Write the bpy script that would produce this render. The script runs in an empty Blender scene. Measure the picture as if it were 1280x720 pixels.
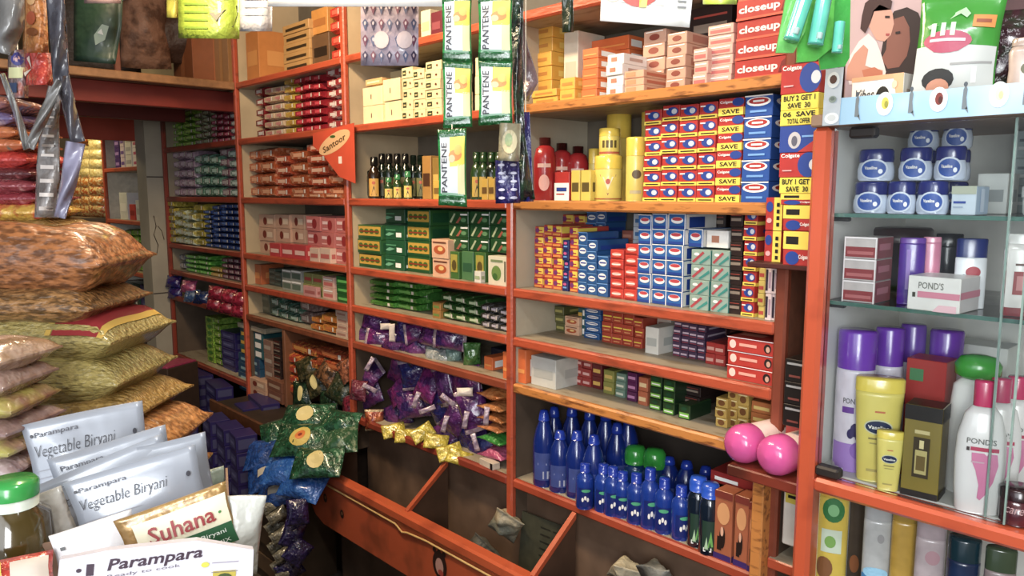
import bpy, math, random
from math import sin, cos, pi, radians, atan2, sqrt
from mathutils import Vector, Matrix, Euler

# ------------------------------------------------------------------ camera
SC = bpy.context.scene
COL = SC.collection
EYE = Vector((0.0, 0.0, 1.55))
FPX = 950.0
_v = Vector((-260 - 640, 241 - 360, FPX)).normalized()      # direction of world -X in camera axes (x right, y down, z forward)
_up = Vector((0, -FPX, 241 - 360)).normalized()
AX = -_v; AZ = _up; AY = AZ.cross(AX)
camd = bpy.data.cameras.new('camera'); cam = bpy.data.objects.new('camera', camd); COL.objects.link(cam)
camd.sensor_width = 36.0; camd.lens = FPX / 1280 * 36.0; camd.clip_start = 0.02
right = Vector((AX.x, AY.x, AZ.x)); down = Vector((AX.y, AY.y, AZ.y)); fwd = Vector((AX.z, AY.z, AZ.z))
m = Matrix((right, -down, -fwd)).transposed().to_4x4(); m.translation = EYE
cam.matrix_world = m
SC.camera = cam
# ------------------------------------------------------------------ light
SC.view_settings.view_transform = 'Standard'; SC.view_settings.look = 'None'
SC.view_settings.gamma = 1.0; SC.view_settings.use_curve_mapping = False
SC.view_settings.exposure = 0.22
w = bpy.data.worlds.new('street_daylight'); SC.world = w; w.use_nodes = True
w.node_tree.nodes['Background'].inputs[0].default_value = (0.80, 0.88, 1.0, 1)
w.node_tree.nodes['Background'].inputs[1].default_value = 0.55
def area(name, loc, aim, sx, sy, power, color):
    l = bpy.data.lights.new(name, 'AREA'); l.shape = 'RECTANGLE'; l.size = sx; l.size_y = sy
    l.energy = power; l.color = color
    o = bpy.data.objects.new(name, l); COL.objects.link(o); o.location = loc
    o.rotation_euler = (Vector(aim) - Vector(loc)).to_track_quat('-Z', 'Y').to_euler()
    return o
area('ceiling_tube_light', (-2.0, 0.62, 2.70), (-1.9, 1.4, 1.6), 1.2, 0.12, 46, (1.0, 0.78, 0.52))
area('shop_front_daylight', (0.3, -1.3, 2.0), (-1.0, 1.4, 1.3), 2.4, 1.4, 30, (0.92, 0.96, 1.0))
area('showcase_side_tube_light', (-0.25, 0.35, 2.55), (-0.35, 1.5, 1.3), 0.9, 0.12, 14, (0.95, 0.98, 1.0))
area('showcase_fill_light', (0.75, -0.9, 1.7), (-0.35, 1.6, 1.3), 0.8, 1.2, 44, (0.95, 0.98, 1.0))  # unseen fill light, added to brighten the inside of the showcase
area('back_room_bulb', (-6.0, 1.0, 2.3), (-6.2, 1.6, 1.4), 0.3, 0.3, 10, (1.0, 0.78, 0.42))

# ------------------------------------------------------------------ pixel rays onto real planes of the shop
def ray(px, py):
    return (right * (px - 640) + down * (py - 360) + fwd * FPX) / FPX
def on_y(px, py, y):
    d = ray(px, py); return EYE + d * (y / d.y)
def on_z(px, py, z):
    d = ray(px, py); return EYE + d * ((z - EYE.z) / d.z)
def on_x(px, py, x):
    d = ray(px, py); return EYE + d * (x / d.x)
def at(px, py, dep):
    return EYE + ray(px, py) * dep

# ------------------------------------------------------------------ materials
_M = {}
def lin(c):
    return tuple(((v / 12.92) if v <= 0.04045 else ((v + 0.055) / 1.055) ** 2.4) for v in c)
def hexc(h):
    c = lin(tuple(int(h[i:i + 2], 16) / 255 for i in (0, 2, 4))); g = .3 * c[0] + .59 * c[1] + .11 * c[2]
    return tuple(v + (g - v) * .15 for v in c)
def M(h, rough=0.45, metal=0.0, var=0.12, scale=35, bump=0.0, bscale=60, coat=0.0, h2=None, stretch=None, amount=0.5):
    """procedural paint / card / plastic: noise-varied colour, optional second colour, crinkle bump"""
    key = (h, rough, metal, var, scale, bump, bscale, coat, h2, stretch, amount)
    if key in _M: return _M[key]
    mt = bpy.data.materials.new('surface_' + h + '_' + str(len(_M))); mt.use_nodes = True
    nt = mt.node_tree; b = nt.nodes['Principled BSDF']
    b.inputs['Roughness'].default_value = rough; b.inputs['Metallic'].default_value = metal
    if coat: b.inputs['Coat Weight'].default_value = coat; b.inputs['Coat Roughness'].default_value = 0.12
    tc = nt.nodes.new('ShaderNodeTexCoord'); mp = nt.nodes.new('ShaderNodeMapping')
    nt.links.new(tc.outputs['Object'], mp.inputs[0])
    if stretch: mp.inputs['Scale'].default_value = stretch
    nz = nt.nodes.new('ShaderNodeTexNoise'); nz.inputs['Scale'].default_value = scale; nz.inputs['Detail'].default_value = 3
    nt.links.new(mp.outputs[0], nz.inputs['Vector'])
    rp = nt.nodes.new('ShaderNodeValToRGB'); c = hexc(h)
    if h2:
        c2 = hexc(h2)
        rp.color_ramp.elements[0].position = amount - 0.08; rp.color_ramp.elements[1].position = amount + 0.08
        rp.color_ramp.elements[0].color = (*c, 1); rp.color_ramp.elements[1].color = (*c2, 1)
    else:
        rp.color_ramp.elements[0].position = 0.3; rp.color_ramp.elements[1].position = 0.7
        rp.color_ramp.elements[0].color = (*[v * (1 - var) for v in c], 1)
        rp.color_ramp.elements[1].color = (*[min(1, v * (1 + var)) for v in c], 1)
    nt.links.new(nz.outputs[0], rp.inputs[0]); nt.links.new(rp.outputs[0], b.inputs['Base Color'])
    if bump:
        n2 = nt.nodes.new('ShaderNodeTexNoise'); n2.inputs['Scale'].default_value = bscale; n2.inputs['Detail'].default_value = 2
        nt.links.new(mp.outputs[0], n2.inputs['Vector'])
        bp = nt.nodes.new('ShaderNodeBump'); bp.inputs['Strength'].default_value = bump; bp.inputs['Distance'].default_value = 0.01
        nt.links.new(n2.outputs[0], bp.inputs['Height']); nt.links.new(bp.outputs[0], b.inputs['Normal'])
    _M[key] = mt; return mt
def card(h): return M(h, 0.42, var=0.05, coat=0.15)
def foil(h, h2=None, amount=0.5, sc=45): return M(h, 0.25, metal=0.1, var=0.35, scale=sc, bump=0.8, bscale=70, coat=0.7, h2=h2, amount=amount)
def plas(h): return M(h, 0.22, var=0.05, coat=0.4)
def ink(h): return M(h, 0.5, var=0.0)
def glass_mat(tint=(0.985, 0.995, 0.99), gloss=0.07):
    mt = bpy.data.materials.new('sheet_glass'); mt.use_nodes = True; nt = mt.node_tree; nt.nodes.clear()
    o = nt.nodes.new('ShaderNodeOutputMaterial'); mx = nt.nodes.new('ShaderNodeMixShader')
    t = nt.nodes.new('ShaderNodeBsdfTransparent'); t.inputs[0].default_value = (*tint, 1)
    g = nt.nodes.new('ShaderNodeBsdfGlossy'); g.inputs['Roughness'].default_value = 0.03
    fr = nt.nodes.new('ShaderNodeFresnel'); fr.inputs[0].default_value = 1.35
    nt.links.new(fr.outputs[0], mx.inputs[0]); nt.links.new(t.outputs[0], mx.inputs[1]); nt.links.new(g.outputs[0], mx.inputs[2])
    nt.links.new(mx.outputs[0], o.inputs[0]); return mt
GLASS = glass_mat()
GEDGE = M('3f6a5e', 0.1, coat=0.5)
ORANGE = M('b8461a', 0.38, scale=9, h2='953a1a', amount=0.62, coat=0.35, bump=0.15, bscale=25, stretch=(1, 4, 4))
ORWOOD = M('c77a22', 0.42, scale=14, h2='7d4413', amount=0.6, coat=0.3, stretch=(1.4, 6, 6))
CREAM = M('c2a982', 0.6, var=0.12, scale=6, bump=0.1)
PALE = M('bdb096', 0.6, var=0.10, scale=6, bump=0.1)
SHELFTOP = M('a4957c', 0.5, scale=12, h2='857459', amount=0.6, stretch=(1, 3, 3))
DKWOOD = M('33241a', 0.6, var=0.3, scale=12, stretch=(1, 1, 5))
WHITE = M('e9e9e4', 0.4, var=0.02)

# ------------------------------------------------------------------ mesh builder
class MB:
    def __init__(s): s.v = []; s.f = []; s.mi = []; s.mats = []; s.sm = []
    def mat(s, m):
        if m not in s.mats: s.mats.append(m)
        return s.mats.index(m)
    def add(s, vs, fs, m, smooth=False):
        o = len(s.v); k = s.mat(m); s.v += [tuple(v) for v in vs]
        for f in fs: s.f.append(tuple(o + i for i in f)); s.mi.append(k); s.sm.append(smooth)
    def mesh(s, name='mesh'):
        me = bpy.data.meshes.new(name); me.from_pydata(s.v, [], s.f)
        for m_ in s.mats: me.materials.append(m_)
        me.polygons.foreach_set('material_index', s.mi); me.polygons.foreach_set('use_smooth', s.sm)
        me.update(); return me
    def box(s, x0, x1, y0, y1, z0, z1, m, b=0.0, side=None, top=None):
        if b <= 0:
            vs = [(x, y, z) for z in (z0, z1) for y in (y0, y1) for x in (x0, x1)]
            for fs, mm in (([(0, 1, 5, 4)], m), ([(1, 3, 7, 5)], side or m), ([(2, 6, 7, 3)], m), ([(0, 4, 6, 2)], side or m), ([(4, 5, 7, 6)], top or m), ([(0, 2, 3, 1)], m)):
                s.add(vs, fs, mm)
            return
        b = min(b, (x1 - x0) * .3, (y1 - y0) * .3, (z1 - z0) * .3)
        X = (x0, x1); Y = (y0, y1); Z = (z0, z1); V = []; idx = {}
        for i in (0, 1):
            for j in (0, 1):
                for k in (0, 1):
                    sx = b if i == 0 else -b; sy = b if j == 0 else -b; sz = b if k == 0 else -b
                    idx[i, j, k, 'x'] = len(V); V.append((X[i], Y[j] + sy, Z[k] + sz))
                    idx[i, j, k, 'y'] = len(V); V.append((X[i] + sx, Y[j], Z[k] + sz))
                    idx[i, j, k, 'z'] = len(V); V.append((X[i] + sx, Y[j] + sy, Z[k]))
        F = []
        def q(a, fr): return [idx[(*c, a)] for c in fr]
        sd = side or m; tp = top or m; FM = []
        F.append(q('x', [(0, 0, 0), (0, 0, 1), (0, 1, 1), (0, 1, 0)])); FM.append(sd)
        F.append(q('x', [(1, 0, 0), (1, 1, 0), (1, 1, 1), (1, 0, 1)])); FM.append(sd)
        F.append(q('y', [(0, 0, 0), (1, 0, 0), (1, 0, 1), (0, 0, 1)])); FM.append(m)
        F.append(q('y', [(0, 1, 0), (0, 1, 1), (1, 1, 1), (1, 1, 0)])); FM.append(m)
        F.append(q('z', [(0, 0, 0), (0, 1, 0), (1, 1, 0), (1, 0, 0)])); FM.append(m)
        F.append(q('z', [(0, 0, 1), (1, 0, 1), (1, 1, 1), (0, 1, 1)])); FM.append(tp)
        for j in (0, 1):
            for k in (0, 1):
                F.append([idx[0, j, k, 'y'], idx[1, j, k, 'y'], idx[1, j, k, 'z'], idx[0, j, k, 'z']]); FM.append(m)
        for i in (0, 1):
            for k in (0, 1):
                F.append([idx[i, 0, k, 'x'], idx[i, 1, k, 'x'], idx[i, 1, k, 'z'], idx[i, 0, k, 'z']]); FM.append(m)
        for i in (0, 1):
            for j in (0, 1):
                F.append([idx[i, j, 0, 'x'], idx[i, j, 1, 'x'], idx[i, j, 1, 'y'], idx[i, j, 0, 'y']]); FM.append(m)
                for k in (0, 1): F.append([idx[i, j, k, 'x'], idx[i, j, k, 'y'], idx[i, j, k, 'z']]); FM.append(m)
        for f, mm in zip(F, FM): s.add(V, [f], mm)   # few verts, fine
    def lathe(s, prof, m, n=20, sx=1.0, sy=1.0, cap=True, power=2.0):
        """prof: [(r,z[,mat])...]; squash with sx, sy; power>2 squares the section"""
        vs = []; rings = len(prof)
        for p in prof:
            for k in range(n):
                a = 2 * pi * k / n; c, d = cos(a), sin(a)
                if power != 2.0:
                    q = (abs(c) ** power + abs(d) ** power) ** (-1 / power); c *= q; d *= q
                vs.append((p[0] * c * sx, p[0] * d * sy, p[1]))
        groups = {}
        for i in range(rings - 1):
            mm = prof[i + 1][2] if len(prof[i + 1]) > 2 else m
            for k in range(n):
                groups.setdefault(mm, []).append((i * n + k, i * n + (k + 1) % n, (i + 1) * n + (k + 1) % n, (i + 1) * n + k))
        o = len(s.v); s.v += vs
        for mm, fs in groups.items():
            kk = s.mat(mm)
            for f in fs: s.f.append(tuple(o + i for i in f)); s.mi.append(kk); s.sm.append(True)
        if cap:
            for r, mm in ((0, m), (rings - 1, prof[-1][2] if len(prof[-1]) > 2 else m)):
                if prof[r][0] > 1e-5:
                    f = tuple(o + r * n + k for k in range(n)); s.f.append(f); s.mi.append(s.mat(mm)); s.sm.append(False)
    def tube(s, pts, r, m, n=8):
        pts = [Vector(p) for p in pts]; vs = []
        for i, p in enumerate(pts):
            t = (pts[min(i + 1, len(pts) - 1)] - pts[max(i - 1, 0)]).normalized()
            a = t.cross(Vector((0, 0, 1)))
            if a.length < .01: a = t.cross(Vector((1, 0, 0)))
            a.normalize(); b = t.cross(a)
            for k in range(n): vs.append(p + (a * cos(2 * pi * k / n) + b * sin(2 * pi * k / n)) * r)
        fs = [(i * n + k, i * n + (k + 1) % n, (i + 1) * n + (k + 1) % n, (i + 1) * n + k) for i in range(len(pts) - 1) for k in range(n)]
        fs.append(tuple(range(n))); fs.append(tuple(range((len(pts) - 1) * n, len(pts) * n)))
        s.add(vs, fs, m, True)
    # --- printed marks; mp maps (u,v) on a face to a point just above it
    def rect(s, u0, v0, u1, v1, mp, m, nu=1, nv=1):
        vs = [mp(u0 + (u1 - u0) * i / nu, v0 + (v1 - v0) * j / nv) for j in range(nv + 1) for i in range(nu + 1)]
        fs = [(j * (nu + 1) + i, j * (nu + 1) + i + 1, (j + 1) * (nu + 1) + i + 1, (j + 1) * (nu + 1) + i) for j in range(nv) for i in range(nu)]
        s.add(vs, fs, m, nu > 1)
    def ell(s, cu, cv, ru, rv, mp, m, n=16, rot=0):
        pts = [(cu, cv)]
        for q in (0.5, 1.0):
            for k in range(n):
                a = 2 * pi * k / n; x = ru * q * cos(a); y = rv * q * sin(a)
                pts.append((cu + x * cos(rot) - y * sin(rot), cv + x * sin(rot) + y * cos(rot)))
        fs = [(0, 1 + k, 1 + (k + 1) % n) for k in range(n)] + [(1 + k, 1 + n + k, 1 + n + (k + 1) % n, 1 + (k + 1) % n) for k in range(n)]
        s.add([mp(*p) for p in pts], fs, m)
    def poly(s, pts, mp, m): s.add([mp(*p) for p in pts], [tuple(range(len(pts)))], m)
    def text(s, t, cu, cv, wd, ht, mp, m, rot=0, bold=0.0, shear=0.0):
        vs, fs = glyphs(t, bold, shear)
        out = []
        for x, y in vs:
            x = (x - .5) * wd; y = (y - .5) * ht
            out.append(mp(cu + x * cos(rot) - y * sin(rot), cv + x * sin(rot) + y * cos(rot)))
        s.add(out, fs, m)
_G = {}
def glyphs(t, bold, shear):
    k = (t, bold, shear)
    if k in _G: return _G[k]
    c = bpy.data.curves.new('lettering', 'FONT'); c.body = t; c.size = 1; c.offset = bold; c.shear = shear; c.resolution_u = 2; c.fill_mode = 'FRONT'
    c.dimensions = '2D'
    o = bpy.data.objects.new('lettering', c); COL.objects.link(o)
    bpy.context.view_layer.update()
    dg = bpy.context.evaluated_depsgraph_get(); me = o.evaluated_get(dg).to_mesh()
    vs = [(v.co.x, v.co.y) for v in me.vertices]; fs = [tuple(p.vertices) for p in me.polygons]
    o.evaluated_get(dg).to_mesh_clear(); bpy.data.objects.remove(o); bpy.data.curves.remove(c)
    x0 = min(v[0] for v in vs); x1 = max(v[0] for v in vs); y0 = min(v[1] for v in vs); y1 = max(v[1] for v in vs)
    vs = [((x - x0) / (x1 - x0), (y - y0) / (y1 - y0)) for x, y in vs]
    _G[k] = (vs, fs); return _G[k]

# ------------------------------------------------------------------ objects
def tagit(o, label, cat, group=None, kind=None):
    o['label'] = label; o['category'] = cat
    if group: o['group'] = group
    if kind: o['kind'] = kind
    return o
def solo(me, name, label=None, cat=None, group=None, loc=(0, 0, 0), rot=(0, 0, 0), kind=None):
    if isinstance(me, MB): me = me.mesh(name)
    o = bpy.data.objects.new(name, me); COL.objects.link(o); o.location = loc; o.rotation_euler = rot
    if label: o['label'] = label
    if cat: o['category'] = cat
    if group: o['group'] = group
    if kind: o['kind'] = kind
    return o
def thing(name, label, cat, group=None, loc=(0, 0, 0), rot=(0, 0, 0)):
    o = bpy.data.objects.new(name, None); COL.objects.link(o); o.location = loc; o.rotation_euler = rot
    o.empty_display_size = 0.02
    return tagit(o, label, cat, group)
def part(me, name, parent, loc=(0, 0, 0), rot=(0, 0, 0), label=None):
    if isinstance(me, MB): me = me.mesh(name)
    o = bpy.data.objects.new(name, me); COL.objects.link(o); o.parent = parent; o.location = loc; o.rotation_euler = rot
    if label: o['label'] = label
    return o
def kids(r): return [o for o in list(r.children)]
def dup(root, loc, rot=None, label=None, scale=None):
    r = root.copy(); COL.objects.link(r); r.location = loc
    if rot is not None: r.rotation_euler = rot
    if scale is not None: r.scale = scale
    if label: r['label'] = label
    for ch in kids(root):
        c = ch.copy(); COL.objects.link(c); c.parent = r
        for g in kids(ch):
            d = g.copy(); COL.objects.link(d); d.parent = c
    return r
def struct(mb, name):
    return solo(mb, name, kind='structure')

# shelf-front plane and the boards that run the whole wall
D = 1.57
ZS = [2.05, 1.79, 1.515, 1.25, 1.10, 0.955, 0.65]
TOP = 0.0125
LEVEL = ['top shelf', 'second shelf', 'third shelf', 'fourth shelf', 'fifth shelf', 'sixth shelf', 'bottom shelf']
ORD = ['first', 'second', 'third', 'fourth', 'fifth', 'sixth', 'seventh', 'eighth', 'ninth', 'tenth', 'eleventh', 'twelfth', 'thirteenth', 'fourteenth', 'fifteenth', 'sixteenth', 'seventeenth', 'eighteenth', 'nineteenth', 'twentieth', 'twenty-first', 'twenty-second', 'twenty-third', 'twenty-fourth', 'twenty-fifth']
BAYN = {'B': 'right bay', 'A': 'middle bay', 'C': 'left bay', 'D': 'far bay', 'E': 'back room bay'}
rnd = random.Random(7)
CELLS = {}
def row_word(i, n):
    if n == 1: return 'lying single'
    if i == n - 1: return 'topmost'
    if i == 0: return 'bottom'
    return ORD[i] + ' from bottom'
def label_cells():
    for cell, st in CELLS.items():
        st.sort(key=lambda t: (t[0]))
        for c, (px, objs, desc) in enumerate(st):
            n = len(objs)
            for i, o in enumerate(objs):
                if n == 1: o['label'] = '%s, item %s from left, %s' % (desc, ORD[c] if c < 25 else 'last', cellname(cell))
                else: o['label'] = '%s, %s of %s stack, %s' % (desc, row_word(i, n), ORD[c] if c < 25 else 'last', cellname(cell))
def cellname(cell):
    return BAYN[cell[0]] + ' ' + LEVEL[int(cell[1])]
def trim_label(s):
    w_ = s.split()
    for drop in ('from left,', 'small ', 'of ', 'narrow ', 'wrapped ', 'the ', 'on '):
        if len(s.split()) > 16: s = s.replace(drop, ',' if drop.endswith(',') else '', 1).replace(' ,', ',')
    return s
def reg(cell, px, objs, desc): CELLS.setdefault(cell, []).append((px, objs, desc))
# face maps for a carton w x d x h with origin at the middle of its base
E_ = 0.0007
def mF(w, d, h): return lambda u, v: ((u - .5) * w, -d / 2 - E_, v * h)
def mR(w, d, h): return lambda u, v: (w / 2 + E_, (u - .5) * d, v * h)
def mT(w, d, h): return lambda u, v: ((u - .5) * w, (v - .5) * d, h + E_)
def decals(mb, dl, mp, aspect=1.0):
    lay = 0
    for q in dl:
        lay += 1
        base = mp
        def mp2(u, v, base=base, lay=lay):
            p = base(u, v); c = base(u, v)
            return p
        if q[0] == 'r': mb.rect(q[1], q[2], q[3], q[4], off(mp, lay), q[5])
        elif q[0] == 'e': mb.ell(q[1], q[2], q[3], q[4], off(mp, lay), q[5])
        elif q[0] == 't': mb.text(q[1], q[2], q[3], q[4], q[5], off(mp, lay), q[6], rot=0, bold=q[7] if len(q) > 7 else 0.02, shear=q[8] if len(q) > 8 else 0)
        elif q[0] == 'p': mb.poly(q[1], off(mp, lay), q[2])
def off(mp, lay):
    n = getattr(mp, 'nrm', None)
    a = Vector(mp(.5, .5)); b = Vector(mp(.6, .5)); c = Vector(mp(.5, .6))
    nv = (b - a).cross(c - a).normalized() * (0.00025 * lay)
    def f(u, v):
        p = mp(u, v); return (p[0] + nv.x, p[1] + nv.y, p[2] + nv.z)
    return f
def carton(w, h, d, base, F=(), R=(), T=(), side=None, top=None, b=0.0012):
    mb = MB(); mb.box(-w / 2, w / 2, -d / 2, d / 2, 0, h, base, b, side, top)
    decals(mb, F, mF(w, d, h)); decals(mb, R, mR(w, d, h)); decals(mb, T, mT(w, d, h))
    return mb.mesh('carton')
# ------------------------------------------------------------------ the room
def slab(name, x0, x1, y0, y1, z0, z1, m):
    mb = MB(); mb.box(x0, x1, y0, y1, z0, z1, m); return struct(mb, name)
FLOORM = M('4a4038', 0.6, var=0.25, scale=5, bump=0.2)
PLAST = M('8d7f6a', 0.7, var=0.15, scale=3, bump=0.1)
slab('floor', -8.1, 1.1, -1.9, 2.1, -0.1, 0, FLOORM)
slab('ceiling', -8.1, 1.1, -1.9, 2.1, 2.8, 2.9, M('a89a84', 0.7, var=0.1, scale=4))
slab('wall_back', -8.0, 1.0, 1.93, 2.1, 0, 2.8, PLAST)
slab('wall_left', -8.1, -8.0, -1.9, 2.1, 0, 2.8, PLAST)
slab('wall_right', 1.0, 1.1, -1.9, 2.1, 0, 2.8, PLAST)
slab('wall_front', -8.0, -2.6, -1.9, -1.8, 0, 2.8, PLAST)

# ------------------------------------------------------------------ shelving bays
BAYS = {'E': (-5.74, -4.88), 'D': (-4.575, -3.575), 'C': (-3.575, -2.60), 'A': (-2.60, -1.675), 'B': (-1.675, -0.80)}
def shelf_part(root, xc, x0, x1, z, y0=0.0, y1=0.33, trim=ORANGE, top=SHELFTOP, th=0.025, yoff=0):
    mb = MB(); mb.box(x0 - xc, x1 - xc, y0 + 0.012, y1, z - 0.0125, z + 0.0125, top)
    s = part(mb, 'shelf', root)
    t = MB(); t.box(x0 - xc, x1 - xc, y0 - 0.008, y0 + 0.012, z - 0.015, z + 0.0135, trim, 0.005)
    part(t, 'edge_trim', s)
    return s
def bay(key, levels, label, z_bot, z_top, trims={}, right_panel=False, left_mat=CREAM, panel=True, ends=None, trim=ORANGE, backm=None):
    x0, x1 = BAYS[key]; xc = (x0 + x1) / 2
    r = thing('shelving_unit', label, 'shelves', 'wall shelving bays', (xc, D, 0))
    hw = (x1 - x0) / 2
    def panel_(x, name='side_panel', trim=trim):
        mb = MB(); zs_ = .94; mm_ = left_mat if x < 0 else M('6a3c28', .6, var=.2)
        mb.box(x - .012, x + .012, 0.012, .33, zs_, z_top, mm_); mb.box(x - .012, x + .012, 0.012, .33, z_bot, zs_, M('5c4a3a', .6, var=.2, scale=9))  # lower board brown, with the bottom shelf's shade put into its colour
        p = part(mb, name, r)
        t = MB(); t.box(x - .014, x + .014, -0.01, 0.012, z_bot, z_top, trim, 0.005); part(t, 'edge_trim', p)
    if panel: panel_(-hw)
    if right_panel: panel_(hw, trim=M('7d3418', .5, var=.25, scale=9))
    mb = MB(); mb.box(-hw, hw, .33, .345, .94, z_top, backm or M('6b6253', 0.7, var=0.2, scale=8)); mb.box(-hw, hw, .33, .345, z_bot, .94, M('3a3028', 0.7, var=.2, scale=8)); part(mb, 'back_panel', r)  # lower back coloured darker to carry the shade of the bottom shelf
    for z in levels:
        a, b = (ends or {}).get(z, (x0, x1))
        shelf_part(r, xc, a + .014, b - .014, z, trim=trims.get(z, trim), y1=.33)
    return r
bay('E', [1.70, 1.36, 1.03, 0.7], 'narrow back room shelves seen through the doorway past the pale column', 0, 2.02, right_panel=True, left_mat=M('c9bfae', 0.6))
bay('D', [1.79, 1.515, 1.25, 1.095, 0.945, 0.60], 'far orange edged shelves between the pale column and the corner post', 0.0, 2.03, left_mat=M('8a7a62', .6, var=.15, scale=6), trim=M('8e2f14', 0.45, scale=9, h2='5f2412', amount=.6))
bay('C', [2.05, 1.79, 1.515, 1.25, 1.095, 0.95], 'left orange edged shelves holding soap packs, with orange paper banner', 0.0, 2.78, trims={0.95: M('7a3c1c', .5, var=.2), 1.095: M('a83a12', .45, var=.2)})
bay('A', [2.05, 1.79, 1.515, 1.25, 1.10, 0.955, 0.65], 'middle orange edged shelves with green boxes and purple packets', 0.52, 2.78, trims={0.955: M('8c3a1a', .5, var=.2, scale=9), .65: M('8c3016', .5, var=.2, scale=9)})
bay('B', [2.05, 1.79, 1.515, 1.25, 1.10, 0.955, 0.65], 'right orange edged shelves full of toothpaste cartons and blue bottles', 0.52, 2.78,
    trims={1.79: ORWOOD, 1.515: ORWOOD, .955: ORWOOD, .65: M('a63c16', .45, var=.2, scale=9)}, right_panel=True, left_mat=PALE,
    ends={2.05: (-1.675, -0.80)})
# the post and ledge at the right end of the right bay
r = thing('end_ledge', 'small wooden ledge on a yellow grained post beside the showcase', 'ledge', None, (-0.77, 1.57, 0))
mb = MB(); mb.box(-.085, .10, -.115, .30, .93, .955, M('7c2a12', .45, scale=10, h2='521d0e', amount=.6), .003); part(mb, 'ledge_board', r)
mb = MB(); mb.box(-.06, -.032, -.045, .015, 0.3, .93, ORWOOD, .003); part(mb, 'post', r)
mb = MB(); mb.box(-.03, .10, -.02, .30, .70, .725, ORANGE, .003, top=SHELFTOP); part(mb, 'lower_shelf', r)
mb = MB(); mb.box(-.03, .10, .30, .315, .3, .93, CREAM); part(mb, 'back_board', r)

# pale column between the far bay and the back room
mb = MB(); mb.box(-4.76, -4.60, 1.475, 1.915, 0.0, 2.0, M('a39883', .6, var=.12, scale=5, bump=.1))
pc = thing('pale_column', 'pale painted board column with cracks, left of the far shelves', 'column', None, (0, 0, 0)); part(mb, 'column_board', pc)
mb = MB()
for z in (1.64, .97): mb.box(-4.5995, -4.598, 1.475, 1.6, z - .003, z + .003, M('3b2c22', .7))
part(mb, 'board_joint', pc)
mb = MB(); mb.tube([(-4.597, 1.50, 1.42), (-4.597, 1.51, 1.36), (-4.597, 1.495, 1.31), (-4.597, 1.515, 1.25), (-4.597, 1.505, 1.2)], .0022, M('5c4a3a', .7), 5)
mb.tube([(-4.597, 1.52, 1.36), (-4.597, 1.54, 1.33), (-4.597, 1.55, 1.28)], .002, M('5c4a3a', .7), 5)
part(mb, 'crack', pc)

# loft over the doorway and its dark red beams
REDP = M('5e1710', .5, var=.2, scale=5)
lf = thing('loft_platform', 'dark red loft beam and platform crossing over the back room doorway', 'loft', None, (-3.6, 1.0, 0))
mb = MB(); mb.box(-1.4, .02, -1.2, .56, 2.035, 2.06, M('8a7458', .6, var=.15, scale=7)); s = part(mb, 'platform_board', lf)
mb = MB(); mb.box(.02, .04, -1.2, .56, 2.03, 2.066, M('9a6a3c', .5, var=.2), .004); part(mb, 'edge_trim', s)
mb = MB(); mb.box(-.13, -.08, -1.2, .90, 1.94, 2.034, M('7d2116', .45, var=.2, scale=5), .003); part(mb, 'beam', lf)
mb = MB(); mb.box(-.62, -.57, -1.2, .55, 1.92, 2.034, REDP, .003); part(mb, 'beam', lf)
mb = MB(); mb.box(-1.4, -1.36, -1.2, .55, 1.86, 2.034, M('a8381c', .45, var=.2, scale=5), .003); part(mb, 'beam', lf)

# open bins under the middle and right bays
bn = thing('storage_bin', 'long open orange wooden bin divided in compartments under the shelves', 'bin', None, (-1.66, 1.39, 0))
BO = M('b84a18', .42, scale=7, h2='8f3c16', amount=.58, coat=.3, bump=.12, bscale=20)
mb = MB()                                       # front board with rounded lower left end
prof = [(-.985, .50), (-.985, .40), (-.965, .35), (-.92, .31), (-.86, .29), (.84, .29), (.84, .50)]
n = len(prof); vs = [(x, -.012, z) for x, z in prof] + [(x, .012, z) for x, z in prof]
mb.add(vs, [tuple(range(n)), tuple(range(2 * n - 1, n - 1, -1))] + [(i, i + n, (i + 1) % n + n, (i + 1) % n) for i in range(n)], BO)
fb = part(mb, 'front_board', bn)
mb = MB(); mb.box(-.99, .84, -.022, .022, .468, .505, M('c4501a', .35, scale=8, h2='a23d14', amount=.6, coat=.4), .007); part(mb, 'top_rail', bn)
mb = MB(); mb.tube([(-.98, -.014, .457), (-.6, -.015, .455), (-.37, -.016, .453), (-.33, -.018, .438), (-.30, -.018, .446), (-.2, -.016, .452), (.84, -.015, .45)], .0035, M('c9a05a', .5), 6); part(mb, 'bead_moulding', bn)
for x, z, a in ((-.84, .40, .014), (-.72, .375, .013)):            # worn round stickers
    mb = MB(); mb.ell(x, z, a, a * 1.25, lambda u, v: (u, -.0135, v), ink('2c1a12')); mb.ell(x + .002, z + .003, a * .4, a * .5, lambda u, v: (u, -.0142, v), ink('8b5a34'))
    part(mb, 'sticker', bn, label='small dark worn round sticker')
mb = MB(); mb.ell(-.135, .395, .036, .045, lambda u, v: (u, -.0135, v), ink('2a1410'))
mb.ell(-.135, .39, .020, .028, lambda u, v: (u, -.0142, v), ink('b98a80')); mb.ell(-.128, .372, .014, .010, lambda u, v: (u, -.0147, v), ink('a33a30'))
for k in range(3): mb.ell(-.16 + .024 * k, .437, .009, .009, lambda u, v: (u, -.0142, v), ink('2a1410'))
part(mb, 'sticker', bn, label='dark sticker with pale face shape')
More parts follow.
